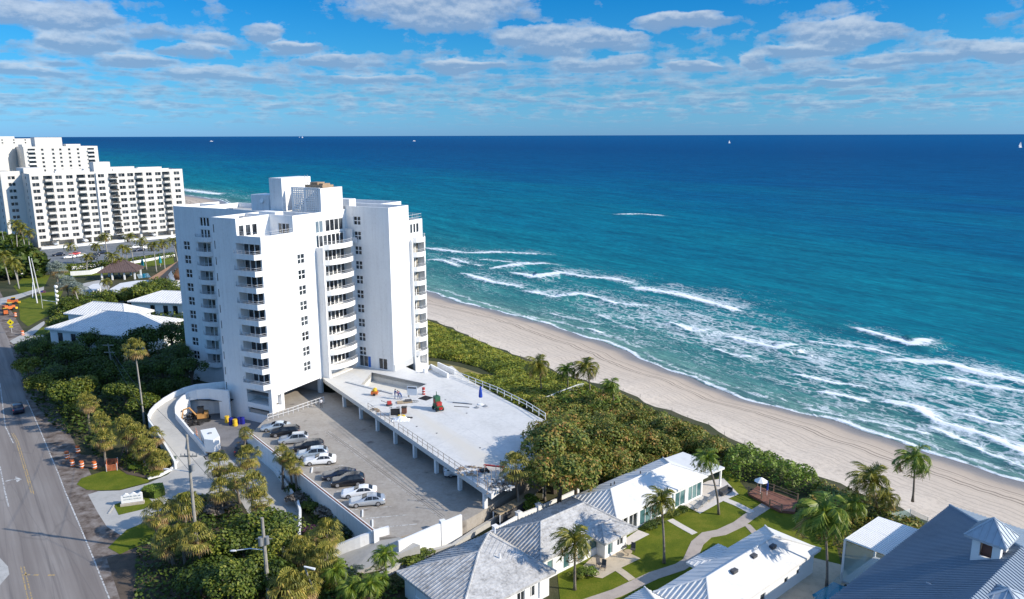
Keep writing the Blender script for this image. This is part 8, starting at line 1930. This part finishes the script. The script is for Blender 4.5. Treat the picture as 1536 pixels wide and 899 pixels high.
# dune fence and rope posts
fp = [P2(*p) for p in ((818, 604), (842, 594), (868, 584), (876, 583))]; b = thing('dune_fence', 'white picket fence ending at the beach by the dune palms', 'fence', (*fp[0], 0))
for z in (.5, 1.0): m = MB(); m.tube([(*p, z) for p in fp], .05, 4); m.shift((*fp[0], 0)).build('rail', M['trim'], b)
m = MB(); 
for i in range(3):
    a, c_ = Vector(fp[i]), Vector(fp[i + 1]); n_ = int((c_ - a).length / .25)
    for j in range(n_): q_ = a.lerp(c_, j / n_); m.b2(q_.x - .06, q_.x + .06, q_.y - .02, q_.y + .02, -.3, 1.15)
tag(m.shift((*fp[0], 0)).build('pickets', M['trim'], b), kind='stuff')
for i in range(26):
    t_ = i / 25; s0 = sd_(P2(660, 490, -1.5))[0]; s1 = sd_(P2(1215, 712, -1.5))[0]; s = s0 + (s1 - s0) * t_; x, y = xy_(s, float(dD(s)) + .9 + .4 * math.sin(i * 2.1))
    m = MB(); m.tube([(0, 0, -.3), (0, 0, .8)], .045, 5); o = m.build('dune_post', M['pole'], None, False, (x, y, -1.75)); tag(o, 'thin wooden post standing in the sand along the dune edge', 'post', 'posts along the dune edge')
# boats
def boat(px, py, s, label, sail=False):
    p = P(px, py, SEA); b = thing('sailboat' if sail else 'motorboat', label, 'boat', p, .3); b.scale = (s,) * 3
    m = MB(); m.prism([(-4, -1.4), (2.5, -1.4), (5, 0), (2.5, 1.4), (-4, 1.4)], -.3, 1.3); m.build('hull', M['trim'], b); m = MB(); m.prism([(-2, -1), (1.2, -1), (1.8, 0), (1.2, 1), (-2, 1)], 1.3, 2.6); m.build('cabin', M['trim'], b)
    if sail:
        m = MB(); m.tube([(.5, 0, 1.3), (.5, 0, 13)], .12, 6); m.build('mast', M['rail'], b); m = MB(); m.add([(.4, 0, 2.4), (.4, .15, 12.6), (-3.6, .7, 2.6), (.4, .05, 2.4), (.4, .2, 12.6), (-3.6, .75, 2.6)], [(0, 1, 2), (5, 4, 3)]); m.build('mainsail', M['trim'], b)
        m = MB(); m.add([(.7, 0, 12), (4.6, 0, 1.6), (.9, .6, 2.4)], [(0, 1, 2)]); m.build('jib', M['trim'], b)
boat(317, 212.5, 3.2, 'small white motorboat left of the tower near the horizon'); boat(449, 206.5, 3.6, 'left sailboat of the faint pair near the horizon', True); boat(453.5, 207, 5.0, 'right sailboat of the faint pair near the horizon', True); boat(621, 212, 3.0, 'tiny boat on the horizon right of the tower'); boat(1094, 215, 1.6, 'lone white sailboat far out in the middle of the sea', True); boat(1530, 221.5, 1.9, 'white sailboat at the right edge of the photo', True)
# overhead wires between the poles
wire((f[0] + d[0] * .93, f[1] + d[1] * .93, 13.3), (f2[0] + d2_[0], f2[1] + d2_[1] - 0, 10.2), .8, 'upper dark wire between the two wooden poles')
wire((f[0] + d[0], f[1] + d[1], 15.4), (f3[0] + d3[0], f3[1] + d3[1], 8.3), 1.5, 'long dark wire from the driveway pole toward the shaded pole')
wire((f[0] + d[0] * .7, f[1] + d[1] * .7, 11.0), (f3[0] + d3[0] * .8, f3[1] + d3[1] * .8, 6.6), 1.5, 'lower dark wire from the driveway pole toward the shaded pole')
p = P2(385, 905); a = P(480, 862, 4.6); b = thing('street_lamp', 'short white lamp on a leaning post among the palms', 'street lamp', (*P2(478, 905), 0)); q_ = P2(478, 905)
m = MB(); m.tube([(0, 0, 0), (P(452, 850, 5.0)[0] - q_[0] + .3, P(452, 850, 5.0)[1] - q_[1], 5.0)], .09, 6); m.build('post', M['greymetal'], b); e_ = P(452, 850, 5.0); m = MB(); m.tube([(e_[0] - q_[0] + .3, e_[1] - q_[1], 5.0), (e_[0] - q_[0] + 1.5, e_[1] - q_[1] - .2, 4.8)], [.08, .14], 6); m.build('lamp_head', M['trim'], b)
# labels: keep within sixteen words
for o in bpy.data.objects:
    if 'label' in o.keys() and len(o['label'].split()) > 16: o['label'] = ' '.join(o['label'].split()[:16])
